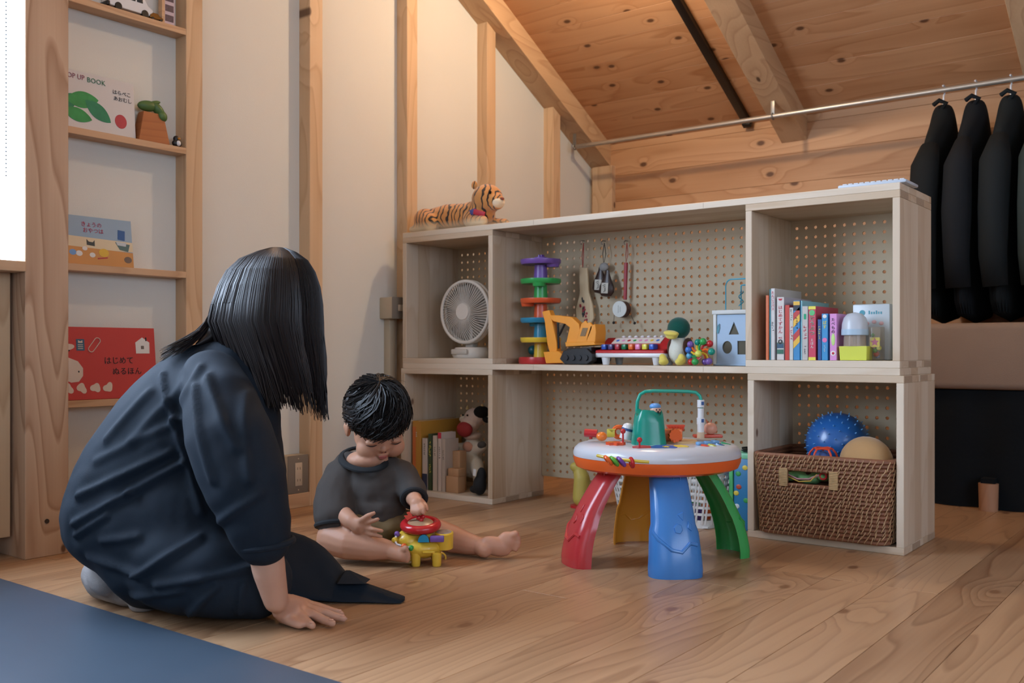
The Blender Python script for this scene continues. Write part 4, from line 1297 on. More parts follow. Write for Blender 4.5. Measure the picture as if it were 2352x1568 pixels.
def face_book(y0, y1, z, h, t, label, cover, lean=0.08, name='picture_book', x=XC):
    o = thing(name, label, 'book', (x, (y0 + y1) / 2, z), group='picture books facing out on the ledges', rot=(0, -lean, 0))
    w = (y1 - y0) / 2
    MB().box(-0.0015, 0, -w, w, 0, h, bev=0.0004, seg=1).build('front_cover', cover, o)
    MB().box(-t, -t + 0.0015, -w, w, 0, h, bev=0.0004, seg=1).build('back_cover', cover, o)
    MB().box(-t + 0.0015, -0.0015, -w + 0.001, w - 0.003, 0.002, h - 0.002).build('page_block', PAPER, o, smooth=0)
    return o, w


def shp(o, pts, m, name='cover_print', d=0.0006):
    """flat printed shape on the front cover; pts in (across, up) metres from the cover's bottom centre"""
    return MB().prism(pts, 0, d, FACE_RIGHT).build(name, m, o, smooth=0, recalc=True)


def blob_pts(cx, cy, rx, ry, n=20, wob=0.0, seed=0, rot=0.0):
    r = random.Random(seed); ph = [r.uniform(0, 6.28) for _ in range(3)]
    out = []
    for i in range(n):
        a = 2 * PI * i / n
        k = 1 + wob * (math.sin(2 * a + ph[0]) * .5 + math.sin(3 * a + ph[1]) * .5)
        x, y = rx * k * math.cos(a), ry * k * math.sin(a)
        out.append((cx + x * math.cos(rot) - y * math.sin(rot), cy + x * math.sin(rot) + y * math.cos(rot)))
    return out


def put_text(o, body, size, m, x, z, align='CENTER', sx=1.0):
    return text_part(body, size, m, o, TR((0.0008, 0, 0)) @ FACE_RIGHT @ TR((x, z, 0)), 'cover_title', align=align, sx=sx)


# --- white pop-up book
y0, y1 = 1.2225, wy(312, 250).y
o, w = face_book(y0, y1, Z_SH[1] + 0.001, 0.152, 0.010, 'white pop-up book with green and red cover on the ledge', bm('#c6c4c2'))
put_text(o, 'POP UP', 0.019, plain('ink_rose', '#8a4858', .6), -w + 0.068, 0.136, sx=.88)
put_text(o, 'BOOK', 0.019, plain('ink_forest', '#2a6a50', .6), -w + 0.128, 0.134, sx=.95)
put_text(o, 'はらぺこ', 0.0135, T_BLK, w - 0.036, 0.117); put_text(o, 'あおむし', 0.0135, T_BLK, w - 0.034, 0.100)
G1 = plain('print_green', '#1c7a56', 0.6, vary=0.2, vscale=40); G2 = plain('print_green2', '#2c8a4a', 0.6, vary=0.2, vscale=40)
# generic green leaves and one red fruit
for k, (cx, cy, rx, ry, rt) in enumerate(((-0.075, 0.062, 0.042, 0.020, 0.7), (-0.03, 0.078, 0.045, 0.022, 0.15), (0.012, 0.055, 0.042, 0.020, -0.6), (-0.045, 0.036, 0.040, 0.018, -0.2))):
    pts = []
    for i in range(13):
        t = i / 12; pts.append((rx * (2 * t - 1), ry * math.sin(PI * t) ** 0.8))
    for i in range(1, 12):
        t = 1 - i / 12; pts.append((rx * (2 * t - 1), -ry * math.sin(PI * t) ** 0.8))
    pts = [(cx + x * math.cos(rt) - y * math.sin(rt), cy + x * math.sin(rt) + y * math.cos(rt)) for x, y in pts]
    shp(o, pts, (G1, G2)[k % 2], d=0.0006 + 0.0002 * k)
shp(o, blob_pts(w - 0.042, 0.040, 0.017, 0.019), plain('print_fruit', '#a83840', 0.6))
# --- wooden planter with succulent
p = at_x(353, 330, -2.415)
pl = thing('wooden_planter', 'tapered wooden planter with thick green succulent leaves', 'plant pot', (-2.4165, wy(352).y, Z_SH[1] + 0.0005))
TWO = wood('planter_wood', '#a8683c', '#84482a', axis=1, contrast=0.4, tone=0.1)
yh2 = 0.044
v = [(-0.024, -0.048, 0), (0.018, -0.048, 0), (0.018, 0.046, 0), (-0.024, 0.046, 0), (-0.017, -0.030, 0.082), (0.011, -0.030, 0.082), (0.011, 0.030, 0.082), (-0.017, 0.030, 0.082)]
MB().add(v, [(0, 3, 2, 1), (4, 5, 6, 7), (0, 1, 5, 4), (1, 2, 6, 5), (2, 3, 7, 6), (3, 0, 4, 7)]).build('pot', TWO, pl, smooth=0, bevel=0.001)
LEAF = plain('succulent', '#4a6a34', 0.5, vary=0.2, vscale=40)
for c, r, rt in (((0, -0.012, 0.100), (0.014, 0.030, 0.015), (0.1, 0, 0)), ((0.004, 0.018, 0.094), (0.013, 0.026, 0.013), (-0.8, 0, 0)), ((-0.004, 0.012, 0.114), (0.009, 0.018, 0.006), (0.3, 0, 0)), ((0.008, 0.028, 0.078), (0.011, 0.014, 0.016), (0.6, 0, 0))):
    MB().ell(c, r, 14, 10, rot=rt).build('leaf', LEAF, pl)
# --- penguin figurine
pe = thing('penguin_figurine', 'tiny black and white penguin figurine on the ledge', 'figurine', (-2.412, min(wy(408).y, 1.588), Z_SH[1] + 0.0005))
mb = MB().ell((0, 0, 0.011), (0.010, 0.015, 0.011)).ell((0, -0.002, 0.024), (0.008, 0.009, 0.009))
finish(remeshed(mb, 0.0016, 2), 'body', BLACKP, pe, 180)
MB().ell((0.006, 0.001, 0.011), (0.006, 0.008, 0.008)).build('belly', TWHITE, pe)
MB().ell((0.009, 0.001, 0.0235), (0.006, 0.0035, 0.003)).build('beak', plain('beak_orange', '#d08a30', .4), pe)
# --- snack picture book and the blue book behind it
y0, y1 = 1.2222, wy(306, 560).y
o, w = face_book(1.2222, 1.25, Z_SH[2] + 0.001, 0.148, 0.008, 'dark blue book half hidden behind the snack picture book', bm('#4a5a70'), lean=0.10, x=-2.424)
o, w = face_book(y0, y1, Z_SH[2] + 0.001, 0.128, 0.008, 'picture book showing a basket and bowl on a table', bm('#8fa6b8'), lean=0.12, x=-2.405)
OR_ = plain('print_table', '#c08a50', .5); CRM = plain('print_cream', '#cfc0a0', .5)
shp(o, [(-w, 0.042), (w, 0.042), (w, 0.068), (-w, 0.075)], CRM, d=0.0005)
shp(o, [(-w, 0.0), (w, 0.0), (w, 0.040), (-w, 0.048)], OR_, d=0.0006)
put_text(o, 'きょうの', 0.0145, plain('ink_scarlet', '#a83040', .6), 0.0, 0.106); put_text(o, 'おやつは', 0.0145, plain('ink_scarlet', '#a83040', .6), 0.004, 0.090)
shp(o, [(-w + 0.012, 0.052), (-w + 0.042, 0.052), (-w + 0.05, 0.076), (-w + 0.004, 0.078)], plain('print_basket', '#7a3a34', .6), d=0.0009)
MB().tube([(0.001, -w + 0.027 + 0.02 * math.cos(a), 0.076 + 0.028 * math.sin(a)) for a in [i * PI / 10 for i in range(11)]], 0.0014, 5).build('cover_print', plain('print_basket', '#7a3a34', .6), o)
shp(o, [(w - 0.042, 0.074), (w - 0.022, 0.072), (w - 0.02, 0.098), (w - 0.04, 0.100)], plain('print_carton', '#2f5a90', .6), d=0.0009)
shp(o, [(w - 0.05, 0.066), (w - 0.008, 0.062), (w - 0.014, 0.042), (w - 0.038, 0.046)], plain('print_bowl', '#4f6a68', .6), d=0.0010)
shp(o, [(w - 0.048, 0.067), (w - 0.018, 0.066), (w - 0.02, 0.056), (w - 0.044, 0.058)], plain('print_towel', '#b4bcc0', .6), d=0.0012)
for cx, cy, r, m in ((-0.022, 0.042, 0.007, CARD_W), (-0.002, 0.026, 0.008, CARD_W), (-0.038, 0.028, 0.009, CARD_W), (-0.055, 0.030, 0.0095, plain('print_cup', '#6a94c4', .6)), (0.03, 0.034, 0.014, plain('print_bag', '#d0aa40', .6)), (w - 0.016, 0.02, 0.011, plain('print_pan', '#6a5a50', .6))):
    shp(o, blob_pts(cx, cy, r, r * .8), m, d=0.0011)
shp(o, [(-0.016, 0.052), (0.006, 0.050), (0.006, 0.066), (0.001, 0.060), (-0.010, 0.061), (-0.016, 0.067)], plain('print_grey', '#384040', .6), d=0.0009)
shp(o, [(0.012, 0.016), (0.04, 0.020), (0.04, 0.023), (0.012, 0.019)], plain('ink_scarlet', '#a83040', .6), d=0.0012)
# --- red colouring book
y0, y1 = 1.2222, wy(360, 800).y
rb_h = 0.190
o, w = face_book(y0, y1, Z_SH[3] + 0.001, rb_h, 0.009, 'red colouring book with white whale and house shapes', bm('#b8403c'), lean=0.10, x=-2.403)
WP = plain('print_offwhite', '#c8bcae', .6)
whale = [(-w, 0.118), (-w + 0.018, 0.106), (-w + 0.05, 0.110), (-w + 0.075, 0.100), (-w + 0.088, 0.082), (-w + 0.087, 0.062), (-w + 0.075, 0.047), (-w + 0.055, 0.045), (-w + 0.035, 0.054), (-w + 0.018, 0.070), (-w + 0.008, 0.086), (-w, 0.090)]
shp(o, whale, WP)
shp(o, blob_pts(-w + 0.076, 0.073, 0.002, 0.0025), T_BLK, d=0.0009)
shp(o, blob_pts(-w + 0.046, 0.137, 0.018, 0.011, wob=.25, seed=4), WP); shp(o, blob_pts(-w + 0.008, 0.145, 0.012, 0.010, wob=.2, seed=2), WP)
for dx in (0.037, 0.053): shp(o, blob_pts(-w + dx, 0.128, 0.002, 0.002, 8), T_BLK, d=0.0009)
NV = plain('print_bluebox', '#2c5a74', .6)
shp(o, [(-w + 0.073, 0.128), (-w + 0.095, 0.128), (-w + 0.095, 0.158), (-w + 0.073, 0.158)], NV)
shp(o, [(-w + 0.078, 0.148), (-w + 0.090, 0.148), (-w + 0.090, 0.155), (-w + 0.084, 0.152), (-w + 0.078, 0.155)], WP, d=0.0009)
for zz in (0.142, 0.137, 0.132): shp(o, [(-w + 0.077, zz), (-w + 0.091, zz), (-w + 0.091, zz + 0.002), (-w + 0.077, zz + 0.002)], WP, d=0.0009)
for k in range(3):
    M_ = TR((0.001, -w + 0.122, 0.140)) @ FACE_RIGHT @ TR((0, 0, 0), (0, 0, -0.75))
cap = [(0.008 * math.cos(a), 0.014 + 0.008 * math.sin(a)) if math.sin(a) > 0 else (0.008 * math.cos(a), -0.014 + 0.008 * math.sin(a)) for a in [i * PI / 8 for i in range(17)]]
MB().tube([Matrix(((0, 0, 1, 0), (1, 0, 0, 0), (0, 1, 0, 0), (0, 0, 0, 1))) @ Vector((x * math.cos(-.7) - y * math.sin(-.7) - w + 0.122, x * math.sin(-.7) + y * math.cos(-.7) + 0.143, 0.001)) for x, y in cap], 0.0011, 5, closed=True).build('cover_print', WP, o)
hx = w - 0.038
shp(o, [(hx - 0.020, 0.120), (hx + 0.020, 0.120), (hx + 0.021, 0.150), (hx, 0.164), (hx - 0.021, 0.150)], CARD_W)
shp(o, [(hx + 0.009, 0.154), (hx + 0.013, 0.154), (hx + 0.013, 0.164), (hx + 0.009, 0.164)], T_BLK, d=0.0009)
shp(o, [(hx - 0.005, 0.132), (hx + 0.004, 0.132), (hx + 0.004, 0.141), (hx - 0.005, 0.141)], plain('print_greyline', '#6a6460', .6), d=0.0009)
put_text(o, 'はじめて', 0.0215, T_BLK, 0.040, 0.100); put_text(o, 'ぬるほん', 0.0215, T_BLK, 0.062, 0.071)
for k, cx in enumerate((-w + 0.012, -w + 0.046, -w + 0.082, -w + 0.120, -w + 0.155)):
    shp(o, blob_pts(cx, 0.030, 0.012, 0.013, wob=0.35, seed=10 + k), WP)
shp(o, [(-w + 0.016, 0.02), (-w + 0.026, 0.02), (-w + 0.024, 0.034), (-w + 0.019, 0.034)], NV, d=0.0009)
# --- topmost ledge: toy van, little gold car, card, photo strip
va = thing('toy_van', 'white toy van parked on the topmost wall ledge', 'toy vehicle', (-2.424, wy(300, 10).y, Z_SH[0] + 0.0005))
T = Matrix(((0, 0, 1, 0), (1, 0, 0, 0), (0, 1, 0, 0), (0, 0, 0, 1)))
MB().prism([(-0.062, 0.008), (0.062, 0.008), (0.066, 0.025), (0.05, 0.034), (0.036, 0.056), (-0.056, 0.058), (-0.064, 0.03)], -0.02, 0.02, T).build('body', TWHITE, va, smooth=30, recalc=True, bevel=0.002)
for a, b_ in ((-0.05, -0.02), (-0.015, 0.012), (0.016, 0.034)): MB().box(0.0198, 0.0206, a, b_, 0.036, 0.052, bev=0.0003).build('side_window', plain('van_glass', '#33383c', .2), va)
for yy in (-0.038, 0.04):
    MB().cyl((0.012, yy, 0.010), (0.022, yy, 0.010), 0.010, seg=18).build('wheel', BLACKP, va)
MB().box(-0.02, 0.02, -0.069, -0.060, 0.006, 0.018, bev=0.002).build('bumper', BLACKP, va)
gc = thing('toy_car', 'little brass-coloured toy car beside the white van', 'toy vehicle', (-2.409, wy(357, 25).y, Z_SH[0] + 0.0005))
MB().prism([(-0.02, 0.004), (0.02, 0.004), (0.021, 0.011), (0.010, 0.013), (0.004, 0.020), (-0.010, 0.020), (-0.019, 0.013)], -0.008, 0.008, T).build('body', plain('brass', '#8a6a3c', 0.25, metal=0.8), gc, smooth=30, recalc=True, bevel=0.0015)
for yy in (-0.012, 0.013): MB().cyl((0.004, yy, 0.004), (0.009, yy, 0.004), 0.004, seg=12).build('wheel', BLACKP, gc)
o = MB().box(0, 0.003, -0.05, 0.05, 0, 0.11).build('white_card', CARD_W, None, smooth=0, loc=(XW + 0.001, wy(330, 10).y, Z_SH[0] + 0.0005)); tag(o, 'plain white card standing behind the toy van', 'card')
ps = thing('photo_strip', 'strip of dark photos in a wooden stand on the top ledge', 'photo strip', (-2.418, wy(391, 20).y, Z_SH[0] + 0.0005))
MB().box(0.004, 0.006, -0.016, 0.016, 0.003, 0.15).build('strip', plain('strip_pink', '#b8a8b4', .5), ps, smooth=0)
for k in range(5): MB().box(0.006, 0.0066, -0.013, 0.013, 0.012 + k * 0.028, 0.030 + k * 0.028).build('photo', plain('photo_dark', '#4a3c4c', .4, vary=0.4, vscale=150), ps, smooth=0)
MB().box(-0.008, 0.010, -0.026, -0.0165, 0, 0.16, bev=0.001).build('stand', W_SHELF, ps, smooth=0)
MB().box(-0.008, 0.010, -0.016, 0.016, 0, 0.003, bev=0.0005).build('foot', W_SHELF, ps, smooth=0)
# ================================================================== rattan basket and its contents
xbk = -0.869
bo = thing('rattan_basket', 'woven rattan basket with handle slot pushed into the floor box', 'basket', (xbk, 2.405, 0.0195), rotz=0.0)
RAT = plain('rattan', '#835840', 0.5, 0.4, vary=0.25, vscale=60, bump=0.2)
LASH = plain('rattan_lash', '#aa8a66', 0.5, 0.4, vary=0.25, vscale=90)
NR, RP = 20, 0.0105
BD = 0.25


def bdim(z):
    t = z / (NR * RP)
    return 0.163 + 0.012 * t, 0.132 + 0.008 * t, 0.03


def rrect(hw, hd, r, n=5, nx=14, ny=8):
    """rounded rectangle, counter clockwise from the middle of the front side"""
    P = []
    for i in range(nx // 2 + 1): P.append(((hw - r) * i / (nx // 2), -hd))
    for i in range(1, n + 1): a = -PI / 2 + i * PI / 2 / n; P.append((hw - r + r * math.cos(a), -hd + r + r * math.sin(a)))
    for i in range(1, ny + 1): P.append((hw, -hd + r + (2 * hd - 2 * r) * i / ny))
    for i in range(1, n + 1): a = i * PI / 2 / n; P.append((hw - r + r * math.cos(a), hd - r + r * math.sin(a)))
    for i in range(1, nx + 1): P.append((hw - r - (2 * hw - 2 * r) * i / nx, hd))
    for i in range(1, n + 1): a = PI / 2 + i * PI / 2 / n; P.append((-hw + r + r * math.cos(a), hd - r + r * math.sin(a)))
    for i in range(1, ny + 1): P.append((-hw, hd - r - (2 * hd - 2 * r) * i / ny))
    for i in range(1, n + 1): a = PI + i * PI / 2 / n; P.append((-hw + r + r * math.cos(a), -hd + r + r * math.sin(a)))
    for i in range(1, nx // 2): P.append((-hw + r + (hw - r) * i / (nx // 2), -hd))
    return P


yc0 = 0.142
hx0, hx1 = gx(1808, 2.405) - xbk, gx(1907, 2.405) - xbk
hz0, hz1 = 0.1335, 0.174
rr = random.Random(4)
lash = MB()
for k in range(NR):
    z = 0.006 + k * RP
    hw, hd, r = bdim(z)
    P = rrect(hw, hd, r)
    pts = [(x, yc0 + y + 0.0006 * math.sin(9 * x + k), z) for x, y in P]
    if hz0 < z < hz1:
        a = [(x, y, zz) for x, y, zz in pts if not (y < yc0 and hx0 < x < hx1 and abs(y - (yc0 - hd)) < 0.004)]
        # start right of the slot, run round the back, end left of it
        s0 = next(i for i, q in enumerate(a) if q[0] >= hx1)
        a = a[s0:] + a[:s0]
        a = [(hx1, yc0 - hd, z)] + a + [(hx0, yc0 - hd, z)]
        mb = MB().tube(a, 0.0056, 7)
    else:
        mb = MB().tube(pts, 0.0056 if k < NR - 1 else 0.0068, 7, closed=True)
    mb.build('rattan_coil', RAT, bo)
    # lashings over the coil (front, both sides)
    if k < NR - 1:
        per = []
        for i in range(len(pts)):
            p0 = Vector(pts[i]); p1 = Vector(pts[(i + 1) % len(pts)])
            per.append((p0, p1, (p1 - p0).length))
        s = rr.uniform(0, .01); acc = 0.0
        for p0, p1, L_ in per:
            while s < acc + L_:
                q = p0.lerp(p1, (s - acc) / L_)
                if not (hz0 - RP < z < hz1 and q.y < yc0 and hx0 - 0.004 < q.x < hx1 + 0.004 and abs(q.y - (yc0 - hd)) < 0.004) and q.y < yc0 + 0.12:
                    t = (p1 - p0).normalized(); nrm = Vector((t.y, -t.x, 0))
                    dx = rr.uniform(0.003, 0.007)
                    lash.tube([q - t * dx * .3 + nrm * 0.004 + Vector((0, 0, -0.0035)), q + nrm * 0.0068 + Vector((0, 0, 0.0008)), q + t * dx + nrm * 0.0068 + Vector((0, 0, RP - 0.001)), q + t * dx * 1.2 + nrm * 0.004 + Vector((0, 0, RP + 0.0035))], 0.0015, 4, cap=False)
                s += 0.0135 + rr.uniform(-0.002, 0.003)
            acc += L_
lo = lash.build('lashing', LASH, bo); lo['kind'] = 'stuff'
for xx in (hx0, hx1):
    s = -1 if xx == hx0 else 1
    mb = MB()
    for k in range(11): mb.tube([(xx - s * 0.002, yc0 - bdim(.15)[1] - 0.0075, hz0 - 0.003 + k * 0.0042), (xx + s * 0.020, yc0 - bdim(.15)[1] - 0.0075, hz0 - 0.003 + k * 0.0042)], 0.0022, 6)
    mb.build('handle_binding', plain('binding_pale', '#b3966c', .55, vary=.15, vscale=120), bo)
MB().box(-0.15, 0.15, yc0 - 0.12, yc0 + 0.12, 0.001, 0.006).build('bottom', RAT, bo, smooth=0)
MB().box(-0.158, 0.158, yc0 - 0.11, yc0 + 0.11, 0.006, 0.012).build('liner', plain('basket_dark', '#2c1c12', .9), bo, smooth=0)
# spiky ball
yb_ = 2.597
SB = plain('spiky_blue', '#1f5a9c', 0.3, 0.5, vary=0.03, coat=0.2)
r_ = 0.083
pc = at_y(1924, 1018, yb_)
sb = thing('spiky_ball', 'translucent blue massage ball with rubber spikes in the basket', 'ball', pc)
MB().ell((0, 0, 0), r_, 36, 24).build('ball', SB, sb)
SPK = plain('spike_blue', '#6aa0d0', 0.3)
mb = MB()
for i in range(170):
    ph = math.acos(1 - 2 * (i + .5) / 170); th = PI * (1 + 5 ** .5) * i
    d = Vector((math.sin(ph) * math.cos(th), math.sin(ph) * math.sin(th), math.cos(ph)))
    mb.cyl(d * (r_ - .001), d * (r_ + 0.005), 0.0022, 0.0012, 6)
sk = mb.build('spikes', SPK, sb); sk['kind'] = 'stuff'
# tan felt ball
pc = at_y(1990, 1062, 2.486)
fb = MB().ell((0, 0, 0), (0.066, 0.06, 0.066), 32, 20)
me = fb.mesh('felt_ball'); a = coords(me)
for i in range(len(a)): a[i] *= 1 + 0.02 * mnoise.noise(Vector(a[i]) * 18)
set_coords(me, a)
tag(finish(me, 'felt_ball', plain('felt_tan', '#b08c60', .95, .1, bump=.3, bscale=120, vary=.12, sheen=.3), None, 180, loc=pc), 'soft tan felt ball at the basket front beside the blue ball', 'ball')
# open lattice ball
pc = at_y(1890, 1058, 2.462)
ob = thing('lattice_ball', 'orange open lattice ball resting in the rattan basket', 'ball', pc)
ico = bmesh.new(); bmesh.ops.create_icosphere(ico, subdivisions=1, radius=0.039); ico.verts.ensure_lookup_table()
cent = {f.index: f.calc_center_median().normalized() * 0.039 for f in ico.faces}
mb = MB()
for e in ico.edges:
    if len(e.link_faces) == 2:
        a_, b_ = cent[e.link_faces[0].index], cent[e.link_faces[1].index]
        mb.tube([a_, ((a_ + b_) / 2).normalized() * 0.039, b_], 0.0028, 6)
ico.free()
mb.build('lattice', plain('lattice_orange', '#d0482c', .35), ob)
MB().ell((0, 0, 0), 0.026, 16, 10).build('inner_ball', plain('inner_blue', '#40588c', .4), ob)
# green cloth toy behind the handle slot
cl = MB()
for k in range(5): cl.ell((-0.05 + k * 0.022, 0.01 * (k % 2), 0.006 * math.sin(k * 2)), (0.02, 0.016, 0.012 + 0.004 * (k % 2)), 14, 8, rot=(0, 0.3 * (-1) ** k, 0))
me = remeshed(cl, 0.004, 3)
q = at_y(1855, 1096, 2.432)
ct = thing('cloth_toy', 'green and pink cloth toy seen through the basket handle slot', 'cloth toy', q)
finish(me, 'cloth', plain('cloth_green', '#5c8a54', .85, vary=.2, vscale=60), ct, 180)
MB().tube([(-0.05, -0.014, 0.006), (-0.02, -0.018, -0.004), (0.01, -0.018, -0.002), (0.035, -0.014, 0.010)], 0.0035, 6, flat=.5).build('cloth_edge', plain('cloth_pink', '#b88a90', .8), ct)
MB().tube([(-0.045, -0.016, 0.0), (-0.015, -0.020, -0.010), (0.015, -0.020, -0.006), (0.03, -0.016, 0.012)], 0.0014, 5).build('piping', plain('cloth_yellow', '#c8a848', .7), ct)
MB().torus(0.008, 0.003, 14, 6, TR((0.045, -0.012, 0.008), (PI / 2, 0, 0))).build('ring', RED, ct)

# ================================================================== low bay: laundry basket, toys
yl_ = 2.44
lx0, lx1 = gx(1392, yl_), gx(1640, yl_)
lb = thing('laundry_basket', 'white plastic lattice basket of toys behind the activity table', 'basket', ((lx0 + lx1) / 2, yl_ + 0.115, 0.0005))
LW = plain('basket_white', '#cfd0cc', .4, vary=.02)
hwL, hdL, hh_ = (lx1 - lx0) / 2, 0.115, 0.16
mb = MB()


def lring(z, t, h):
    k = 0.86 + 0.14 * z / hh_
    P = rrect(hwL * k, hdL * k, 0.03)
    outer = [(x, y) for x, y in P]
    mb2 = MB()
    n = len(P)
    v = []
    for x, y in P:
        L_ = math.hypot(x, y); ix, iy = x * (1 - t / L_), y * (1 - t / L_)
        v += [(x, y, z), (x, y, z + h), (ix, iy, z + h), (ix, iy, z)]
    f = []
    for i in range(n):
        j = (i + 1) % n
        for a_ in range(4): f.append((i * 4 + a_, j * 4 + a_, j * 4 + (a_ + 1) % 4, i * 4 + (a_ + 1) % 4))
    mb.add(v, f)


for z, h in ((0.0, 0.022), (0.036, 0.007), (0.055, 0.007), (0.074, 0.007), (0.093, 0.007), (0.112, 0.007), (0.131, 0.007), (0.146, 0.016)): lring(z, 0.0035, h)
nrib = 72
Pm = rrect(1, 1, 0.1)
for i in range(nrib):
    k0, k1 = 0.86, 1.0
    Pb = rrect(hwL * k0, hdL * k0, 0.03, 5, 28, 16); Pt = rrect(hwL * k1, hdL * k1, 0.03, 5, 28, 16)
    j = int(i * len(Pb) / nrib)
    p0, p1 = Pb[j], Pt[j]
    mb.tube([(p0[0] * .99, p0[1] * .99, 0.01), (p1[0] * .99, p1[1] * .99, 0.15)], 0.0032, 5)
lat = mb.build('lattice', LW, lb, smooth=20)
MB().box(-hwL * .84, hwL * .84, -hdL * .84, hdL * .84, 0.002, 0.006).build('bottom', LW, lb, smooth=0)
rr = random.Random(21)
for k, (nm, m) in enumerate((('blue', BLUE), ('yellow', YELLOW), ('red', RED), ('black', BLACKP), ('teal', TEAL), ('green', GREEN), ('purple', PURPLE), ('orange', ORANGE))):
    x = lb.location.x + (-0.78 + 1.56 * k / 7) * hwL * .8; y = lb.location.y - hdL * .45 + (k % 2) * 0.05; z = 0.036
    o = MB().box(-0.021, 0.021, -0.021, 0.021, -0.021, 0.021, bev=0.004, M=TR((0, 0, 0), (rr.uniform(-.2, .2), rr.uniform(-.2, .2), rr.uniform(0, 1.5)))).build('toy_brick', m, None, loc=(x, y, z))
    tag(o, nm + ' plastic toy brick lying inside the white lattice basket', 'toy brick', 'bricks in the laundry basket')
# pale yellow bird toy
yy = 2.56
yt_ = thing('yellow_toy', 'pale yellow bird-shaped toy with red cap behind the red table leg', 'toy', (gx(1333, yy), yy, 0.0005))
mb = MB()
limb(mb, [(0.006, 0, 0.03), (0.006, 0, 0.09), (-0.004, 0, 0.120)], [0.03, 0.026, 0.02])
mb.ell((-0.014, -0.006, 0.128), (0.02, 0.018, 0.016))
finish(remeshed(mb, 0.004, 3), 'body', plain('pale_yellow', '#b8a850', .5), yt_, 180)
MB().ell((-0.004, 0, 0.147), (0.016, 0.015, 0.007)).build('cap', plain('cap_red', '#a8362c', .5), yt_)
MB().lathe([(0, 0), (0.032, 0), (0.032, 0.008), (0, 0.012)], 20).build('foot', RED, yt_)
# blue patterned toy box with green corners
yy = 2.50
xb0, xb1 = gx(1676, yy), -1.076
tb = thing('toy_box', 'blue patterned toy box with lime green posts beside the basket box', 'toy box', ((xb0 + xb1) / 2, yy, 0.0005))
hw = (xb1 - xb0) / 2
MB().box(-hw, hw, 0, 0.09, 0, 0.20, bev=0.003).build('body', plain('playbox_blue', '#2a78a8', .4), tb)
PG2 = plain('playbox_green', '#4cae6a', .4)
for sx in (-1, 1): MB().box(sx * hw * .86 - 0.006, sx * hw * .86 + 0.006, -0.005, 0.004, 0, 0.205, bev=0.002).build('post', PG2, tb)
MB().box(-hw, hw, -0.003, 0.093, 0.198, 0.214, bev=0.003).build('rim', plain('playbox_mint', '#7cc49a', .4), tb)
rr = random.Random(8)
for k in range(9):
    MB().ell((rr.uniform(-.6, .6) * hw, -0.0006, 0.03 + k * 0.018), (0.008, 0.0014, 0.007), 12, 6).build('cover_print', [plain('pp_yel', '#d8c048', .5), plain('pp_red', '#b84830', .5), plain('pp_white', '#c8d4d8', .5), plain('pp_grn', '#3c9c50', .5)][k % 4], tb)
pan = thing('black_toy_pan', 'black toy pan lying on top of the blue patterned box', 'toy pan', (tb.location.x + 0.004, yy + 0.04, 0.2155))
MB().lathe([(0, 0), (0.022, 0), (0.026, 0.012), (0.0245, 0.012), (0.021, 0.003), (0, 0.003)], 20, TR((0, 0, 0), (0, 0, 0), (0.9, 1, 1))).build('dish', BLACKP, pan)
MB().box(-0.004, 0.004, -0.052, -0.022, 0.006, 0.011, bev=0.002).build('handle', BLACKP, pan)

# ================================================================== daybed at the back right
db = thing('daybed', 'low daybed with beige mattress and dark skirt behind the coats', 'daybed', (0.1, 3.29, 0))
BEI = plain('mattress_beige', '#9a8778', .9, .1, bump=.25, bscale=300, vary=.04)
MB().box(-0.985, 0.99, 0.0, 0.47, 0.375, 0.585, bev=0.02, seg=4).build('mattress', BEI, db)
NAVY = plain('skirt_navy', '#11161a', .9, .2, bump=.3, bscale=60)
n = 60; v = []
rings = []
for zz in (0.0, 0.37):
    rings.append([(-0.975 + 1.96 * i / n, 0.02 + (0.010 * math.sin(i * 1.3) + 0.006 * math.sin(i * .47)) * (1 - zz / .5), 0.002 + zz) for i in range(n + 1)])
m_ = MB(); m_.loft(rings, cap=False, closed=False)
m_.box(-0.975, 0.985, 0.04, 0.46, 0.30, 0.374)
m_.build('skirt', NAVY, db)
for xx in (-0.75, 0.9):
    MB().cyl((xx, 0.052 - 0.06, 0), (xx, 0.052 - 0.06, 0.085), 0.027, 0.029, 24).build('leg', wood('leg_wood', '#b48a6c', '#8e6448', axis=2, contrast=.3, tone=.1), db)
for xx in (-0.75, 0.9): MB().box(xx - 0.02, xx + 0.02, -0.02, 0.1, 0.085, 0.10).build('leg_plate', NAVY, db, smooth=0)

# ================================================================== clothes rail, coats, light track
RY, RZ_ = 3.58, 1.405
cr = thing('clothes_rail', 'steel clothes rail hung under the rafters', 'clothes rail', (-2.385, RY, RZ_))
STEEL = plain('rail_steel', '#b0a698', .35, .5, metal=.6, vary=.03)
MB().cyl((0, 0, 0), (3.4, 0, 0), 0.0095, seg=14).build('bar', STEEL, cr)
for xr in (-2.447, -1.525, -0.615, 0.295):
    xx = xr + 0.052 + 2.385
    zt = raft_bot(RY) - RZ_
    MB().box(xx - 0.008, xx + 0.008, -0.002, 0.002, 0.0, zt + 0.004, bev=0.0008).build('hanger_bracket', plain('bracket_grey', '#8d8880', .4, metal=.6), cr)
    MB().torus(0.0115, 0.003, 16, 6, TR((xx, 0, 0), (0, PI / 2, 0))).build('collar', plain('bracket_grey', '#8d8880', .4, metal=.6), cr)
tr = thing('light_track', 'black lighting track running up the ceiling', 'light track', (-1.663, 3.78, roof_z(3.78) - 0.001), rot=(-ang, 0, 0))
Lt = 3.9
MB().box(-0.0165, 0.0165, -Lt, 0, -0.022, 0, bev=0.002).build('rail', BLACKP, tr)
MB().box(-0.018, 0.018, -0.012, 0.012, -0.03, 0, bev=0.003).build('end_cap', BLACKP, tr)


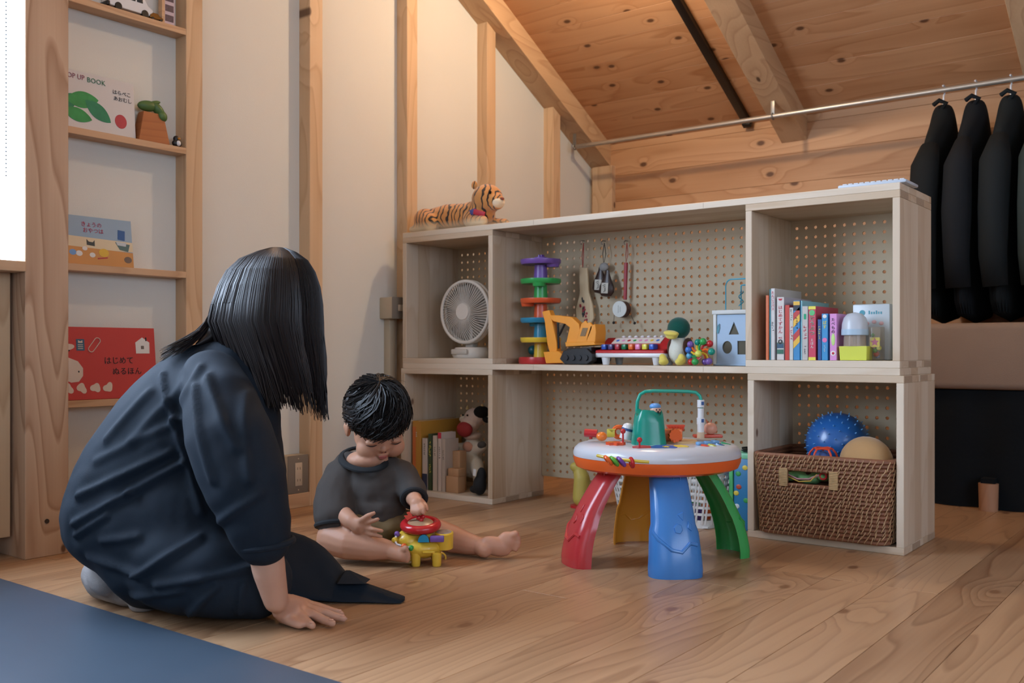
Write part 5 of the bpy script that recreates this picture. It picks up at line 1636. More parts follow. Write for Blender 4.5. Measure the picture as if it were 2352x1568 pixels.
def coat(x, label, colr, seed, hem=0.5875, yc=RY - 0.005, wid=0.225):
    o = thing('hanging_coat', label, 'coat', (x, yc, 0), group='dark coats on the clothes rail', rotz=0.0)
    m = plain('coat_' + colr.strip('#'), colr, .85, .25, bump=.2, bscale=300, vary=.1)
    prof = [(1.352, 0.012, 0.014), (1.345, 0.032, 0.028), (1.318, 0.055, 0.036), (1.285, 0.078, 0.040), (1.25, 0.125, 0.042), (1.215, 0.172, 0.043), (1.17, wid - .012, 0.044), (1.0, wid, 0.045), (0.85, wid + .005, 0.045), (0.72, wid + .012, 0.044), (hem, wid + .02, 0.042)]
    rings = []
    r = random.Random(seed); ph = r.uniform(0, 6)
    n = 40
    for z, a, b_ in prof:
        ring = []
        for i in range(n):
            t = 2 * PI * i / n
            fold = 1 + (0.10 * math.sin(5 * t + ph) + 0.06 * math.sin(9 * t + ph * 2)) * max(0, min(1, (1.2 - z) / .5))
            ring.append((b_ * fold * math.sin(t), a * (0.98 + .02 * fold) * math.cos(t), z))
        rings.append(ring[::-1])
    MB().loft(rings).build('body', m, o, recalc=True, subsurf=1)
    for s in (-1, 1):
        P = [(0.0, s * (wid - 0.045), 1.175), (-0.004, s * (wid + 0.004), 1.10), (-0.006, s * (wid + 0.022), 0.95), (-0.004, s * (wid + 0.026), 0.80), (0.0, s * (wid + 0.02), 0.70)]
        me = MB().tube(P, [0.030, 0.047, 0.047, 0.043, 0.039], 16, flat=0.9).mesh('sleeve')
        a = coords(me)
        for i in range(len(a)): a[i] += 0.006 * np.array(mnoise.noise_vector(Vector(a[i]) * 14 + Vector((seed, 0, 0))))
        set_coords(me, a)
        finish(me, 'sleeve', m, o, 180)
    MB().tube([(0, -0.035, 1.325), (0.02, -0.05, 1.345), (0, -0.06, 1.355), (-0.02, -0.05, 1.345)], 0.008, 8).build('collar_fold', m, o)
    h = MB().tube([(0, 0, 1.335), (0, 0, 1.378), (0, 0.004, 1.386), (0, 0.014, 1.392), (0, 0.0185, 1.405), (0, 0.012, 1.4185), (0, 0.0, 1.4205), (0, -0.010, 1.416)], 0.003, 6).build('hanger_hook', TWHITE, o)
    return o


coat(-0.851, 'black coat on the rail, nearest the shelf unit', '#131616', 1)
coat(-0.748, 'black coat second along the rail from the shelf unit', '#14171a', 2)
coat(-0.640, 'dark coat third along the rail from the shelf unit', '#161b1c', 3, hem=0.592)
coat(-0.53, 'grey green coat at the frame edge of the rail', '#2b3431', 4)

# ================================================================== play mat
pm = MB().box(-1.45, 0.75, -0.75, 0.75, 0, 0.008, bev=0.003).build('play_mat', plain('mat_navy', '#3f4e5e', .42, .5, bump=.1, bscale=500, vary=.04), None, loc=(-1.0, 0.226, 0.0005))
tag(pm, 'dark blue grey play mat in the bottom corner', 'mat')
# ================================================================== activity table
TBX, TBY, TD = -1.13, 2.04, 2.306
tbl = thing('activity_table', 'toddler activity table with white top and four coloured legs', 'activity table', (TBX, TBY, 0.0), rotz=YAW)
TBC = Vector((TBX, TBY, 0))


def tp(px, py, dy=0.0):
    """pixel at depth TD+dy -> table space"""
    p = at_d(px, py, TD + dy) - TBC
    return Vector((p.dot(RT), p.dot(FW), p.z))


GL = dict(rough=0.22, spec=0.5, vary=0.015)
T_OR = plain('table_orange', '#dd622a', **GL); T_WH = plain('table_white', '#c3c9d2', **GL)
L_RED = plain('leg_red', '#b5363a', **GL); L_BLU = plain('leg_blue', '#3f80c8', **GL); L_GRN = plain('leg_green', '#3aa458', **GL); L_YEL = plain('leg_amber', '#c98a2c', **GL)
# tray outline: rounded, slightly squarish
def outline(s, n=56):
    P = []
    for i in range(n):
        a = 2 * PI * i / n
        r = 0.190 * (1 + 0.025 * math.cos(2 * a) + 0.022 * math.cos(4 * a + .4))
        P.append((r * s * math.cos(a), r * s * math.sin(a)))
    return P


def tray(levels):
    return [[(x, y, z) for x, y in outline(s)] for s, z in levels]


MB().loft(tray([(0.55, 0.214), (0.90, 0.216), (0.965, 0.222), (0.995, 0.236), (1.0, 0.2465), (0.97, 0.2465)])).build('tray_base', T_OR, tbl)
MB().loft(tray([(0.97, 0.2445), (0.995, 0.247), (1.0, 0.254), (0.985, 0.264), (0.94, 0.273), (0.86, 0.278), (0.74, 0.279), (0.5, 0.279), (0.2, 0.279)])).build('tray_top', T_WH, tbl)


def leg(angle, m, flare=0.0):
    ca, sa = math.cos(angle), math.sin(angle)
    out = Vector((ca, sa, 0)); tan = Vector((-sa, ca, 0))
    n, ns = 20, 14
    outer = []; inner = []
    for i in range(ns + 1):
        t = i / ns
        z = 0.222 * (1 - t)
        rad = 0.098 + (0.075 + flare) * math.sin(t * PI / 2) ** 0.9
        w = 0.042 + 0.016 * t + (0.004 if t > .55 else 0)
        d = 0.034 + 0.010 * t
        if t > .95: w -= 0.002; d -= 0.002
        ro = []; ri = []
        for k in range(n + 1):
            ph = -PI / 2 + PI * k / n
            c_, s_ = math.cos(ph), math.sin(ph)
            c2 = abs(c_) ** 0.7
            s2 = math.copysign(abs(s_) ** 0.8, s_)
            ro.append(out * (rad + d * c2) + tan * (w * s2) + Vector((0, 0, z)))
            ri.append(out * (rad + (d - 0.004) * c2 - 0.0) + tan * ((w - 0.0035) * s2) + Vector((0, 0, z)))
        outer.append(ro); inner.append(ri)
    rings = [o_ + i_[::-1] for o_, i_ in zip(outer, inner)]
    lg = MB().loft(rings).build('leg', m, tbl, smooth=45, recalc=True)

    def surf(t, u):
        i = max(0, min(ns - 1, int(t * ns))); f = t * ns - i
        k = (u + 1) / 2 * n; j = max(0, min(n - 1, int(k))); g = k - j
        return (outer[i][j].lerp(outer[i + 1][j], f)).lerp(outer[i][j + 1].lerp(outer[i + 1][j + 1], f), g)
    # embossed shapes
    for (t0, u0, sh) in ((0.40, 0.12, 3), (0.52, 0.02, 6), (0.50, 0.34, 4)):
        P = [surf(t0 + 0.055 * math.cos(2 * PI * q / sh + .3), u0 + 0.10 * math.sin(2 * PI * q / sh + .3)) for q in range(sh)]
        c = surf(t0, u0); nrm = (c - (out * 0.02 + Vector((0, 0, c.z)))).normalized()
        v = [p - nrm * 0.003 for p in P] + [p.lerp(c, .15) + nrm * 0.003 for p in P]
        MB().add(v, [tuple(range(sh, 2 * sh))] + [(q, (q + 1) % sh, sh + (q + 1) % sh, sh + q) for q in range(sh)]).build('emboss', m, lg, smooth=20, recalc=True, bevel=0.001)
    MB().tube([surf(0.56, -0.75), surf(0.62, -0.5), surf(0.72, -0.12), surf(0.74, 0.05), surf(0.66, 0.25), surf(0.68, 0.5)], 0.0045, 8).build('emboss', m, lg)
    MB().torus(0.008, 0.0018, 16, 6, Matrix.Translation(surf(0.06, 0.15)) @ out.to_track_quat('Z', 'Y').to_matrix().to_4x4(), sy=1.3).build('emboss', m, lg)
    return lg


leg(math.radians(197), L_RED, 0.018); leg(math.radians(275), L_BLU); leg(math.radians(16), L_GRN, 0.018); leg(math.radians(98), L_YEL)

# --- toys on the tray
def tpz(px, z, dy):  # point on pixel column at depth offset, given height
    p = tp(px, CY, dy); return Vector((p.x, p.y, z))


ZT = 0.2785
# teal mountain
c0 = tpz(1490, ZT, -0.05)
mb = MB(); rings = []
for zf, hw_, hd_ in ((0, 0.041, 0.036), (0.3, 0.038, 0.033), (0.7, 0.035, 0.030), (0.9, 0.033, 0.028), (1.0, 0.029, 0.024)):
    ring = []
    for i in range(32):
        a = 2 * PI * i / 32
        wav = (0.008 * math.sin(3 * a + 1.0)) if zf > .85 else 0
        ring.append(c0 + Vector((hw_ * math.copysign(abs(math.cos(a)) ** .7, math.cos(a)), hd_ * math.copysign(abs(math.sin(a)) ** .7, math.sin(a)), 0.074 * zf + wav)))
    rings.append(ring)
MB().loft(rings).build('mountain', TEAL, tbl, recalc=True)
# little figure head with blue cap
hc = tp(1506, 941, -0.055)
fg = MB().ell(hc, (0.0125, 0.012, 0.012), 18, 12).build('figure_head', plain('doll_skin', '#d6a890', .4), tbl)
MB().ell(hc + Vector((-0.001, 0.001, 0.008)), (0.0135, 0.013, 0.008), 18, 10).build('figure_cap', plain('cap_blue', '#5a94d0', .35), fg)
for s in (-1, 1): MB().ell(hc + Vector((0.004 + s * 0.004, -0.0115, 0.001)), 0.0018, 8, 6).build('eye', BLACKP, fg)
MB().ell(hc + Vector((0.004, -0.013, -0.004)), 0.0025, 8, 6).build('nose', BLACKP, fg)
MB().ell(tp(1475, 953, -0.03), (0.010, 0.010, 0.006)).build('ladybird', plain('bug_orange', '#c8482c', .3), tbl)
# green arch handle and white turning posts
A = [tp(1466, 1000, 0.0), tp(1463, 945, 0.0), tp(1464, 922, 0.0), tp(1470, 906, 0), tp(1482, 899, 0), tp(1500, 897.5, 0), tp(1540, 898, 0.005), tp(1580, 899, 0.01), tp(1598, 901, 0.01), tp(1607, 908, 0.01), tp(1611, 920, 0.01), tp(1611, 1005, 0.01)]
MB().tube(A, 0.0042, 10).build('arch_rail', plain('rail_teal', '#159a86', .25), tbl)
b0 = tp(1610, 1000, 0.01)


def post_piece(y0, y1, r, m, name):
    p0 = tp(1609.5, y0, 0.01); p1 = tp(1609.5, y1, 0.01)
    return MB().cyl(p0, p1, r, r, 20).build(name, m, tbl)


post_piece(935, 918, 0.0085, TWHITE, 'turning_block'); post_piece(960, 937, 0.0075, TWHITE, 'turning_block'); post_piece(974, 959, 0.0095, TWHITE, 'turning_block'); post_piece(993, 974, 0.0082, TWHITE, 'turning_block')
post_piece(1006, 992, 0.009, plain('cream_plastic', '#c8b49a', .3), 'post_foot')
for yy in (926, 966): MB().box(-0.003, 0.003, -0.0006, 0.0006, -0.004, 0.004, M=TR(tp(1614, yy, 0.0))).build('block_print', T_BLU, tbl, smooth=0)
# snail
sc = tp(1632, 984, 0.03)
sn = MB().ell(sc, (0.0165, 0.015, 0.015), 20, 12).build('snail_shell', plain('snail_pink', '#c8927c', .35), tbl)
for dx in (-0.004, 0.004): MB().cyl(sc + Vector((dx - .004, 0, 0.012)), sc + Vector((dx * 1.6 - .004, 0, 0.022)), 0.0012, 0.0016, 6).build('feeler', plain('feeler_red', '#a8503c', .4), sn)
MB().box(-0.04, 0.03, -0.012, 0.012, -0.004, 0.004, bev=0.003, M=TR(tp(1630, 1001, 0.03))).build('snail_base', plain('base_red', '#b8442c', .3), tbl)
# left side: red roller, orange ball, yellow house, white drum, star disc with knob
p = tp(1357, 994, 0.0)
MB().cyl(p + Vector((-0.014, 0.004, 0)), p + Vector((0.015, -0.004, -0.001)), 0.0098, 0.0098, 24).build('roller', RED, tbl)
MB().cyl(p + Vector((0, 0, -0.014)), p, 0.004, seg=10).build('roller_stem', RED, tbl)
MB().ell(tp(1382, 1002, -0.02), (0.013, 0.012, 0.011)).build('button_ball', plain('button_orange', '#e0782c', .3), tbl)
p = tp(1403, 1003, 0.01)
MB().box(-0.009, 0.009, -0.006, 0.006, 0.0, 0.018, bev=0.001, M=TR(p)).prism([(-0.010, 0.0), (0.010, 0.0), (0.0, -0.007)], -0.006, 0.006, TR(p + Vector((0.002, 0, 0.019)), (PI / 2, 0, 0))).build('house_block', plain('block_lemon', '#d2c64a', .35), tbl)
MB().torus(0.012, 0.006, 20, 8, TR(tp(1421, 992, 0.04), (PI / 2, 0, 0))).build('gear_ring', T_OR, tbl)
p = tp(1437, 1008, -0.01)
dr = MB().lathe([(0, 0), (0.0155, 0), (0.0155, 0.026), (0.013, 0.034), (0.007, 0.038), (0, 0.039)], 24, TR(p, (0, 0.25, 0))).build('drum_roll', TWHITE, tbl)
MB().lathe([(0.0158, 0.020), (0.0158, 0.026), (0.0150, 0.026), (0.0150, 0.020)], 24, TR(p, (0, 0.25, 0))).build('drum_band', T_BLU, dr)
st = [((0.023 if i % 2 == 0 else 0.017) * math.sin(i * PI / 8), (0.023 if i % 2 == 0 else 0.017) * math.cos(i * PI / 8)) for i in range(16)]
p = tp(1414, 1010, -0.07)
sd = MB().prism(st, -0.003, 0.004, TR((p.x, p.y, 0.2815))).build('star_dial', plain('dial_red', '#d2502c', .25), tbl, recalc=True, smooth=20)
q = tp(1431, 990, -0.08)
MB().cyl((q.x, q.y, 0.283), q, 0.0022, seg=8).ell(q, 0.0062, 14, 10).build('knob', RED, tbl)
q = tp(1469, 1010, -0.14)
MB().cyl((q.x, q.y, q.z - 0.016), q, 0.0022, seg=8).ell(q, 0.0062, 14, 10).build('knob', RED, tbl)
# orange slide and lion wheel, red cart
p = tp(1545, 1000, -0.02)
MB().box(-0.03, 0.022, -0.012, 0.012, -0.012, 0.016, bev=0.005, M=TR(p)).build('slide_block', plain('slide_orange', '#e07430', .3), tbl)
gear = [((0.017 if i % 2 == 0 else 0.0145) * math.cos(2 * PI * i / 22), (0.017 if i % 2 == 0 else 0.0145) * math.sin(2 * PI * i / 22)) for i in range(22)]
MB().prism(gear, -0.004, 0.004, TR(tp(1550, 1000, -0.045), (PI / 2, 0, 0.3))).build('lion_wheel', T_OR, tbl, recalc=True, smooth=20)
p = tp(1551, 983, 0.05)
ct = MB().prism([(-0.022, 0.008), (0.022, 0.008), (0.017, -0.006), (-0.015, -0.006)], -0.012, 0.012, TR(p, (PI / 2, 0, 0))).build('cart', plain('cart_red', '#c8401f', .3), tbl, recalc=True, smooth=20)
for k in range(5): MB().cyl(p + Vector((-0.014 + k * 0.007, -0.0135, 0.005)), p + Vector((-0.012 + k * 0.006, -0.0135, -0.005)), 0.0016, seg=6).build('cart_rib', plain('cart_red', '#c8401f', .3), ct)
MB().lathe([(0, 0), (0.045, 0), (0.042, 0.005), (0, 0.006)], 32, TR(tpz(1560, ZT, 0.0))).build('turntable', plain('turn_cream', '#d2b88a', .3), tbl)
MB().cyl(tp(1548, 1016, -0.06), tp(1548, 1010, -0.06), 0.003, 0.004, 10).build('pin', T_OR, tbl)
# fan shaped panels near the front rim: red, blue gear, yellow stars
def fan(px, py, dy, a0, r1, m, n=9):
    c = tp(px, py, dy)
    pts = [((r1 if i % 2 == 0 else r1 * .88) * math.cos(2 * PI * i / (2 * n)), (r1 if i % 2 == 0 else r1 * .88) * .62 * math.sin(2 * PI * i / (2 * n))) for i in range(2 * n)]
    return MB().prism(pts, 0, 0.004, TR((c.x, c.y, 0.2765), (0.18, 0, 0))).build('dial_panel', m, tbl, recalc=True, smooth=20)


f1 = fan(1476, 1024, -0.135, 0, 0.024, plain('dial_crimson', '#b02838', .3)); f2 = fan(1524, 1026, -0.138, 0, 0.031, plain('dial_blue', '#2f55a8', .3)); f3 = fan(1562, 1022, -0.120, 0, 0.020, plain('dial_yellow', '#d6c044', .3))
c = tp(1530, 1024, -0.138)
stz = [((0.009 if i % 2 == 0 else 0.004) * math.sin(i * PI / 5), (0.009 if i % 2 == 0 else 0.004) * math.cos(i * PI / 5) * .7) for i in range(10)]
MB().prism(stz, 0, 0.001, TR((c.x, c.y, 0.2808), (0.18, 0, 0))).build('star_print', plain('dial_yellow', '#d6c044', .3), f2, smooth=0)
# keys on the right edge
for k, m in enumerate((plain('tk_orange', '#c8482c', .25), plain('tk_green', '#a8b048', .25), plain('tk_blue', '#1f5a88', .25), plain('tk_green2', '#2a8a58', .25))):
    p = tp((1622, 1638, 1655, 1667)[k], (1038, 1034, 1028, 1022)[k], (-0.10, -0.09, -0.07, -0.04)[k])
    MB().box(-0.0085, 0.0085, -0.012, 0.012, -0.006, 0.006, bev=0.003, M=TR((p.x, p.y, 0.2745), (0.25, 0.12, 0.5 + .2 * k))).build('music_key', m, tbl)
for k in range(3):
    p = tp(1608 + k * 17, 1018 - k * 4, -0.08 + k * 0.02)
    MB().box(-0.009, 0.009, -0.007, 0.007, -0.004, 0.0045, bev=0.003, M=TR((p.x, p.y, 0.2825), (0, 0.05, .35))).build('light_button', plain('button_sky', '#6a9cc8', .25), tbl)
# bead wire on the front edge
W = [tp(1372, 1046, -0.155), tp(1395, 1051, -0.183), tp(1430, 1056, -0.197), tp(1465, 1059, -0.203), tp(1490, 1061, -0.197)]
MB().tube(W, 0.0035, 8).build('bead_bar', plain('bar_yellow', '#cdb83c', .3), tbl)
for px, py, r, m in ((1397, 1057, 0.0100, T_OR), (1411, 1059, 0.0105, plain('ring_green', '#56a83c', .3)), (1427, 1060, 0.0105, plain('ring_purple', '#6a3f9a', .3)), (1451, 1062, 0.0090, RED)):
    p = tp(px, py, -0.196)
    MB().torus(r, 0.0042, 20, 8, TR(p, (0.1, PI / 2 - (0.7 if px < 1440 else 0.2), 0.3))).build('bead_ring', m, tbl)

# ================================================================== the boy's yellow toy
btoy = thing('ride_toy', 'yellow activity toy with red steering ring in front of the boy', 'toy', (-1.531, 1.645, 0.0), rotz=YAW)
BC = Vector((-1.531, 1.645, 0)); BD_ = (Vector((-1.531, 1.645, 0))).dot(FW)


def bp2(px, py, dy=0.0):
    p = at_d(px, py, BD_ + dy) - BC
    return Vector((p.dot(RT), p.dot(FW), p.z))


YT = plain('toy_body_yellow', '#d9b43c', .28, vary=.02)
mb = MB().ell(bp2(970, 1255, 0.02), (0.052, 0.046, 0.026)).ell(bp2(940, 1240, 0.02), (0.034, 0.036, 0.026)).ell(bp2(965, 1232, 0.03), (0.036, 0.036, 0.026))
finish(remeshed(mb, 0.003, 4), 'body', YT, btoy, 180)
for px, dy in ((955, -0.012), (1003, -0.012), (948, 0.05), (1000, 0.05)):
    p = bp2(px, 1275, dy)
    MB().lathe([(0, 0), (0.0095, 0), (0.0105, 0.004), (0.0115, 0.03), (0, 0.034)], 16, TR((p.x, p.y, 0.0005), (0, 0, 0))).build('foot', YT, btoy)
MB().box(-0.014, 0.014, -0.002, 0.002, -0.002, 0.002, bev=0.001, M=TR(bp2(985, 1268, -0.027))).build('front_bar', YT, btoy)
MB().lathe([(0, 0), (0.026, 0), (0.023, 0.034), (0, 0.034)], 20, TR(bp2(968, 1240, 0.03))).build('column', plain('toy_cream', '#d8b46a', .35), btoy)
ring_c = bp2(966, 1205, 0.02)
MB().torus(0.038, 0.0105, 36, 12, TR(ring_c, (0.16, 0, 0))).build('steering_ring', plain('ring_red', '#b8262a', .2), btoy)
MB().lathe([(0, -0.004), (0.034, -0.004), (0.034, 0.004), (0.024, 0.010), (0, 0.012)], 28, TR(ring_c, (0.16, 0, 0))).build('horn_pad', plain('pad_tan', '#a88a6c', .3), btoy)
for dx, dz in ((-0.004, 0.018), (0.006, 0.020), (0.002, 0.013)): MB().ell(ring_c + Vector((dx, -0.006, dz)), 0.0058, 12, 8).build('berry', RED, btoy)
MB().prism([(-0.012, -0.008), (0.0, 0.0), (-0.002, 0.012), (-0.014, 0.010), (-0.010, 0.003), (-0.020, 0.002)], -0.004, 0.004, TR(ring_c + Vector((-0.018, -0.004, 0.020)), (PI / 2, 0, 0))).build('bow', plain('bow_coral', '#d2503c', .3), btoy, recalc=True)
A = [bp2(912, 1226, 0.0), bp2(906, 1240, -0.01), bp2(912, 1250, -0.02), bp2(928, 1254, -0.027), bp2(944, 1258, -0.02)]
MB().tube(A, 0.0026, 8).build('bead_wire', TWHITE, btoy)
for q, m in ((A[0], PURPLE), (A[1], YELLOW), (A[3], ORANGE), (A[4], GREEN)): MB().ell(q, 0.0068, 12, 8).build('bead', m, btoy)
half = [(0.013 * math.cos(PI * i / 12), 0.017 * math.sin(PI * i / 12)) for i in range(13)]
MB().prism(half, -0.005, 0.005, TR(bp2(973, 1244, -0.02), (PI / 2, 0, 0))).build('flap', plain('flap_blue', '#1f88b0', .3), btoy, recalc=True, smooth=30)
MB().box(-0.016, 0.016, -0.006, 0.006, -0.007, 0.007, bev=0.002, M=TR(bp2(1004, 1237, -0.02))).build('switch_block', PURPLE, btoy)
cyl = MB().lathe([(0, -0.018), (0.021, -0.018), (0.022, 0.018), (0.020, 0.020), (0, 0.019)], 28, TR(bp2(1020, 1240, 0.012), (0.12, 0.0, 0))).build('dial_pot', YT, btoy)
MB().lathe([(0, 0.0195), (0.0175, 0.0195), (0.0175, 0.0205), (0, 0.0205)], 24, TR(bp2(1020, 1240, 0.012), (0.12, 0.0, 0))).build('dial_face', plain('dial_pic', '#9a8a80', .3, vary=.5, vscale=120), cyl)
MB().torus(0.012, 0.0025, 18, 6, TR(bp2(1012, 1281, 0.06), (PI / 2, 0, 0.2))).build('rear_hoop', YT, btoy)
# ================================================================== the boy
SKIN = plain('skin_child', '#b98a70', .5, .35, vary=.05, vscale=25, sss=.12)
LIPS = plain('lips', '#a2584e', .45, .35)
HAIR = plain('hair_black', '#0d0b0b', .5, .35, vary=.3, vscale=40)
BYD = 2.32
b0 = at_d(850, CY, BYD); b0.z = 0.0
boy = thing('person', 'toddler in charcoal T-shirt and khaki shorts sitting on the floor', 'person', b0, rotz=YAW)


def bq(px, py, dy=0.0):
    p = at_d(px, py, BYD + dy) - b0
    return Vector((p.dot(RT), p.dot(FW), p.z))


# ---- head frame: face looks along -Y of this frame
HC = bq(868, 968, 0.03)
HM = Matrix.Translation(HC) @ Euler((math.radians(36), math.radians(-4), math.radians(20))).to_matrix().to_4x4()
HR = HM.to_euler()


def hpnt(x, y, z): return HM @ Vector((x, y, z))


def hell(mb, c, r, seg=20, rings=12):
    return mb.ell((0, 0, 0), (1, 1, 1), seg, rings, M=HM @ TR(c, (0, 0, 0), r))


mb = MB()
hell(mb, (0, 0.012, 0.018), (0.070, 0.080, 0.076), 28, 18)
hell(mb, (0, -0.014, -0.026), (0.060, 0.060, 0.060))
for s in (-1, 1):
    hell(mb, (s * 0.031, -0.044, -0.044), (0.029, 0.026, 0.029))
    hell(mb, (s * 0.071, 0.010, -0.022), (0.008, 0.016, 0.022))
    hell(mb, (s * 0.075, 0.012, -0.018), (0.006, 0.010, 0.012))
hell(mb, (0, -0.056, -0.078), (0.020, 0.018, 0.015))
hell(mb, (0, -0.070, -0.024), (0.009, 0.012, 0.010)); hell(mb, (0, -0.066, -0.012), (0.007, 0.008, 0.014))
for s in (-1, 1): hell(mb, (s * 0.008, -0.068, -0.027), (0.006, 0.007, 0.006))
hell(mb, (0, -0.067, -0.046), (0.015, 0.009, 0.007)); hell(mb, (0, -0.066, -0.055), (0.012, 0.008, 0.007))
# neck
limb(mb, [bq(852, 1040, 0.05), bq(852, 1085, 0.05)], [0.034, 0.040])
mb.ell(bq(838, 1056, 0.032), (0.047, 0.042, 0.024))
# torso core (under the shirt) ties the limbs together
mb.ell(bq(855, 1115, 0.045), (0.066, 0.045, 0.06)); mb.ell(bq(855, 1180, 0.05), (0.07, 0.05, 0.055))
# right arm (near the frame's left): upper arm, forearm, open hand
limb(mb, [bq(795, 1085, 0.04), bq(768, 1165, -0.02), bq(806, 1196, -0.085)], [0.030, 0.026, 0.0185])
mb.ell(bq(824, 1207, -0.098), (0.021, 0.0125, 0.020), rot=(0, 0.3, 0))
limb(mb, [bq(806, 1196, -0.085), bq(824, 1208, -0.098)], [0.0185, 0.015])
FR = 0.0058
limb(mb, [bq(828, 1196, -0.105), bq(845, 1184, -0.112), bq(859, 1178, -0.112)], [0.0075, 0.0062, 0.005], 10)
limb(mb, [bq(836, 1202, -0.102), bq(853, 1197, -0.112), bq(868, 1192, -0.114)], [0.007, FR, 0.005], 10)
limb(mb, [bq(838, 1211, -0.100), bq(858, 1215, -0.112), bq(877, 1219, -0.112)], [0.007, FR, 0.005], 10)
limb(mb, [bq(836, 1220, -0.098), bq(856, 1227, -0.108), bq(875, 1232, -0.106)], [0.007, FR, 0.0048], 10)
limb(mb, [bq(830, 1227, -0.095), bq(846, 1236, -0.103), bq(860, 1242, -0.102)], [0.0065, 0.0052, 0.0045], 10)
# left arm: forearm comes forward to the toy, index finger pressing
limb(mb, [bq(915, 1085, 0.05), bq(945, 1135, 0.03), bq(952, 1146, -0.035)], [0.030, 0.025, 0.018])
mb.ell(bq(958, 1156, -0.055), (0.018, 0.015, 0.017))
limb(mb, [bq(952, 1146, -0.035), bq(958, 1156, -0.055)], [0.018, 0.015])
limb(mb, [bq(966, 1158, -0.064), bq(973, 1166, -0.078), bq(973, 1178, -0.084)], [0.0068, FR, 0.0048], 10)
limb(mb, [bq(960, 1162, -0.068), bq(964, 1172, -0.082), bq(960, 1180, -0.080)], [0.0068, FR, 0.0052], 10)
limb(mb, [bq(953, 1164, -0.066), bq(955, 1174, -0.078), bq(952, 1180, -0.074)], [0.0066, FR, 0.005], 10)
limb(mb, [bq(947, 1163, -0.062), bq(947, 1172, -0.072), bq(946, 1177, -0.068)], [0.006, 0.0052, 0.0048], 10)
limb(mb, [bq(968, 1150, -0.05), bq(978, 1160, -0.062), bq(981, 1170, -0.070)], [0.0066, FR, 0.005], 10)
# right leg folded: knee out to the side, foot by the toy
limb(mb, [bq(838, 1215, 0.03), bq(766, 1236, -0.05)], [0.046, 0.041])
limb(mb, [bq(766, 1236, -0.05), bq(800, 1248, -0.075), bq(850, 1257, -0.085), bq(896, 1263, -0.09)], [0.041, 0.037, 0.031, 0.022])
limb(mb, [bq(896, 1263, -0.09), bq(912, 1270, -0.102), bq(926, 1276, -0.112)], [0.022, 0.019, 0.015])
for k, (px, py, r) in enumerate(((931, 1260, 0.0085), (936, 1270, 0.0068), (938, 1277, 0.0062), (938, 1283, 0.0056), (936, 1288, 0.005))):
    limb(mb, [bq(921, 1266 + k * 4.5, -0.110), bq(px, py, -0.120)], [r * 1.1, r], 10)
# left leg stretched out to the side, sole showing
limb(mb, [bq(885, 1210, 0.05), bq(1000, 1225, 0.05)], [0.045, 0.038])
limb(mb, [bq(1000, 1225, 0.05), bq(1040, 1238, 0.035), bq(1075, 1248, 0.015), bq(1104, 1255, 0.0)], [0.038, 0.034, 0.027, 0.021])
limb(mb, [bq(1104, 1255, 0.0), bq(1112, 1262, -0.018)], [0.022, 0.0195])
mb.ell(bq(1138, 1254, -0.014), (0.040, 0.017, 0.023), rot=(0, 0.32, 0))
mb.ell(bq(1164, 1244, -0.010), (0.024, 0.016, 0.026), rot=(0, 0.35, 0))
for k, (px, py, r) in enumerate(((1184, 1226, 0.0098), (1191, 1236, 0.0072), (1192, 1246, 0.0066), (1190, 1255, 0.006), (1185, 1263, 0.0055))):
    limb(mb, [bq(1168, 1232 + k * 5.5, -0.012), bq(px, py, -0.016)], [r, r * .95], 10)
me = remeshed(mb, 0.0026, 7, 0.5)
finish(me, 'body', SKIN, boy, 180)
# ---- face details
for s in (-1, 1):
    MB().tube([hpnt(s * 0.030 + dx, -0.0745 + abs(dx) * .34 * (1 if s * dx > 0 else .3), -0.0085 - 0.0035 * math.cos(dx / 0.014 * 1.4)) for dx in (-0.013, -0.008, -0.003, 0.003, 0.008, 0.013)], [0.0006, 0.0012, 0.0015, 0.0015, 0.0012, 0.0006], 6).build('eyelash', plain('lash_dark', '#20130f', .6), boy)
for s in (-1, 1): hell(MB(), (s * 0.030, -0.0640, -0.0065), (0.0135, 0.0095, 0.0075), 16, 10).build('eyelid', SKIN, boy)
mb = MB(); hell(mb, (0, -0.0745, -0.0468), (0.0115, 0.003, 0.0026), 14, 8); hell(mb, (0, -0.0735, -0.0525), (0.0095, 0.0035, 0.0032), 14, 8)
mb.build('lips', LIPS, boy)
for s in (-1, 1): hell(MB(), (s * 0.0045, -0.0765, -0.0325), (0.0022, 0.002, 0.0014), 8, 6).build('nostril', plain('nostril', '#6a3c30', .8), boy)
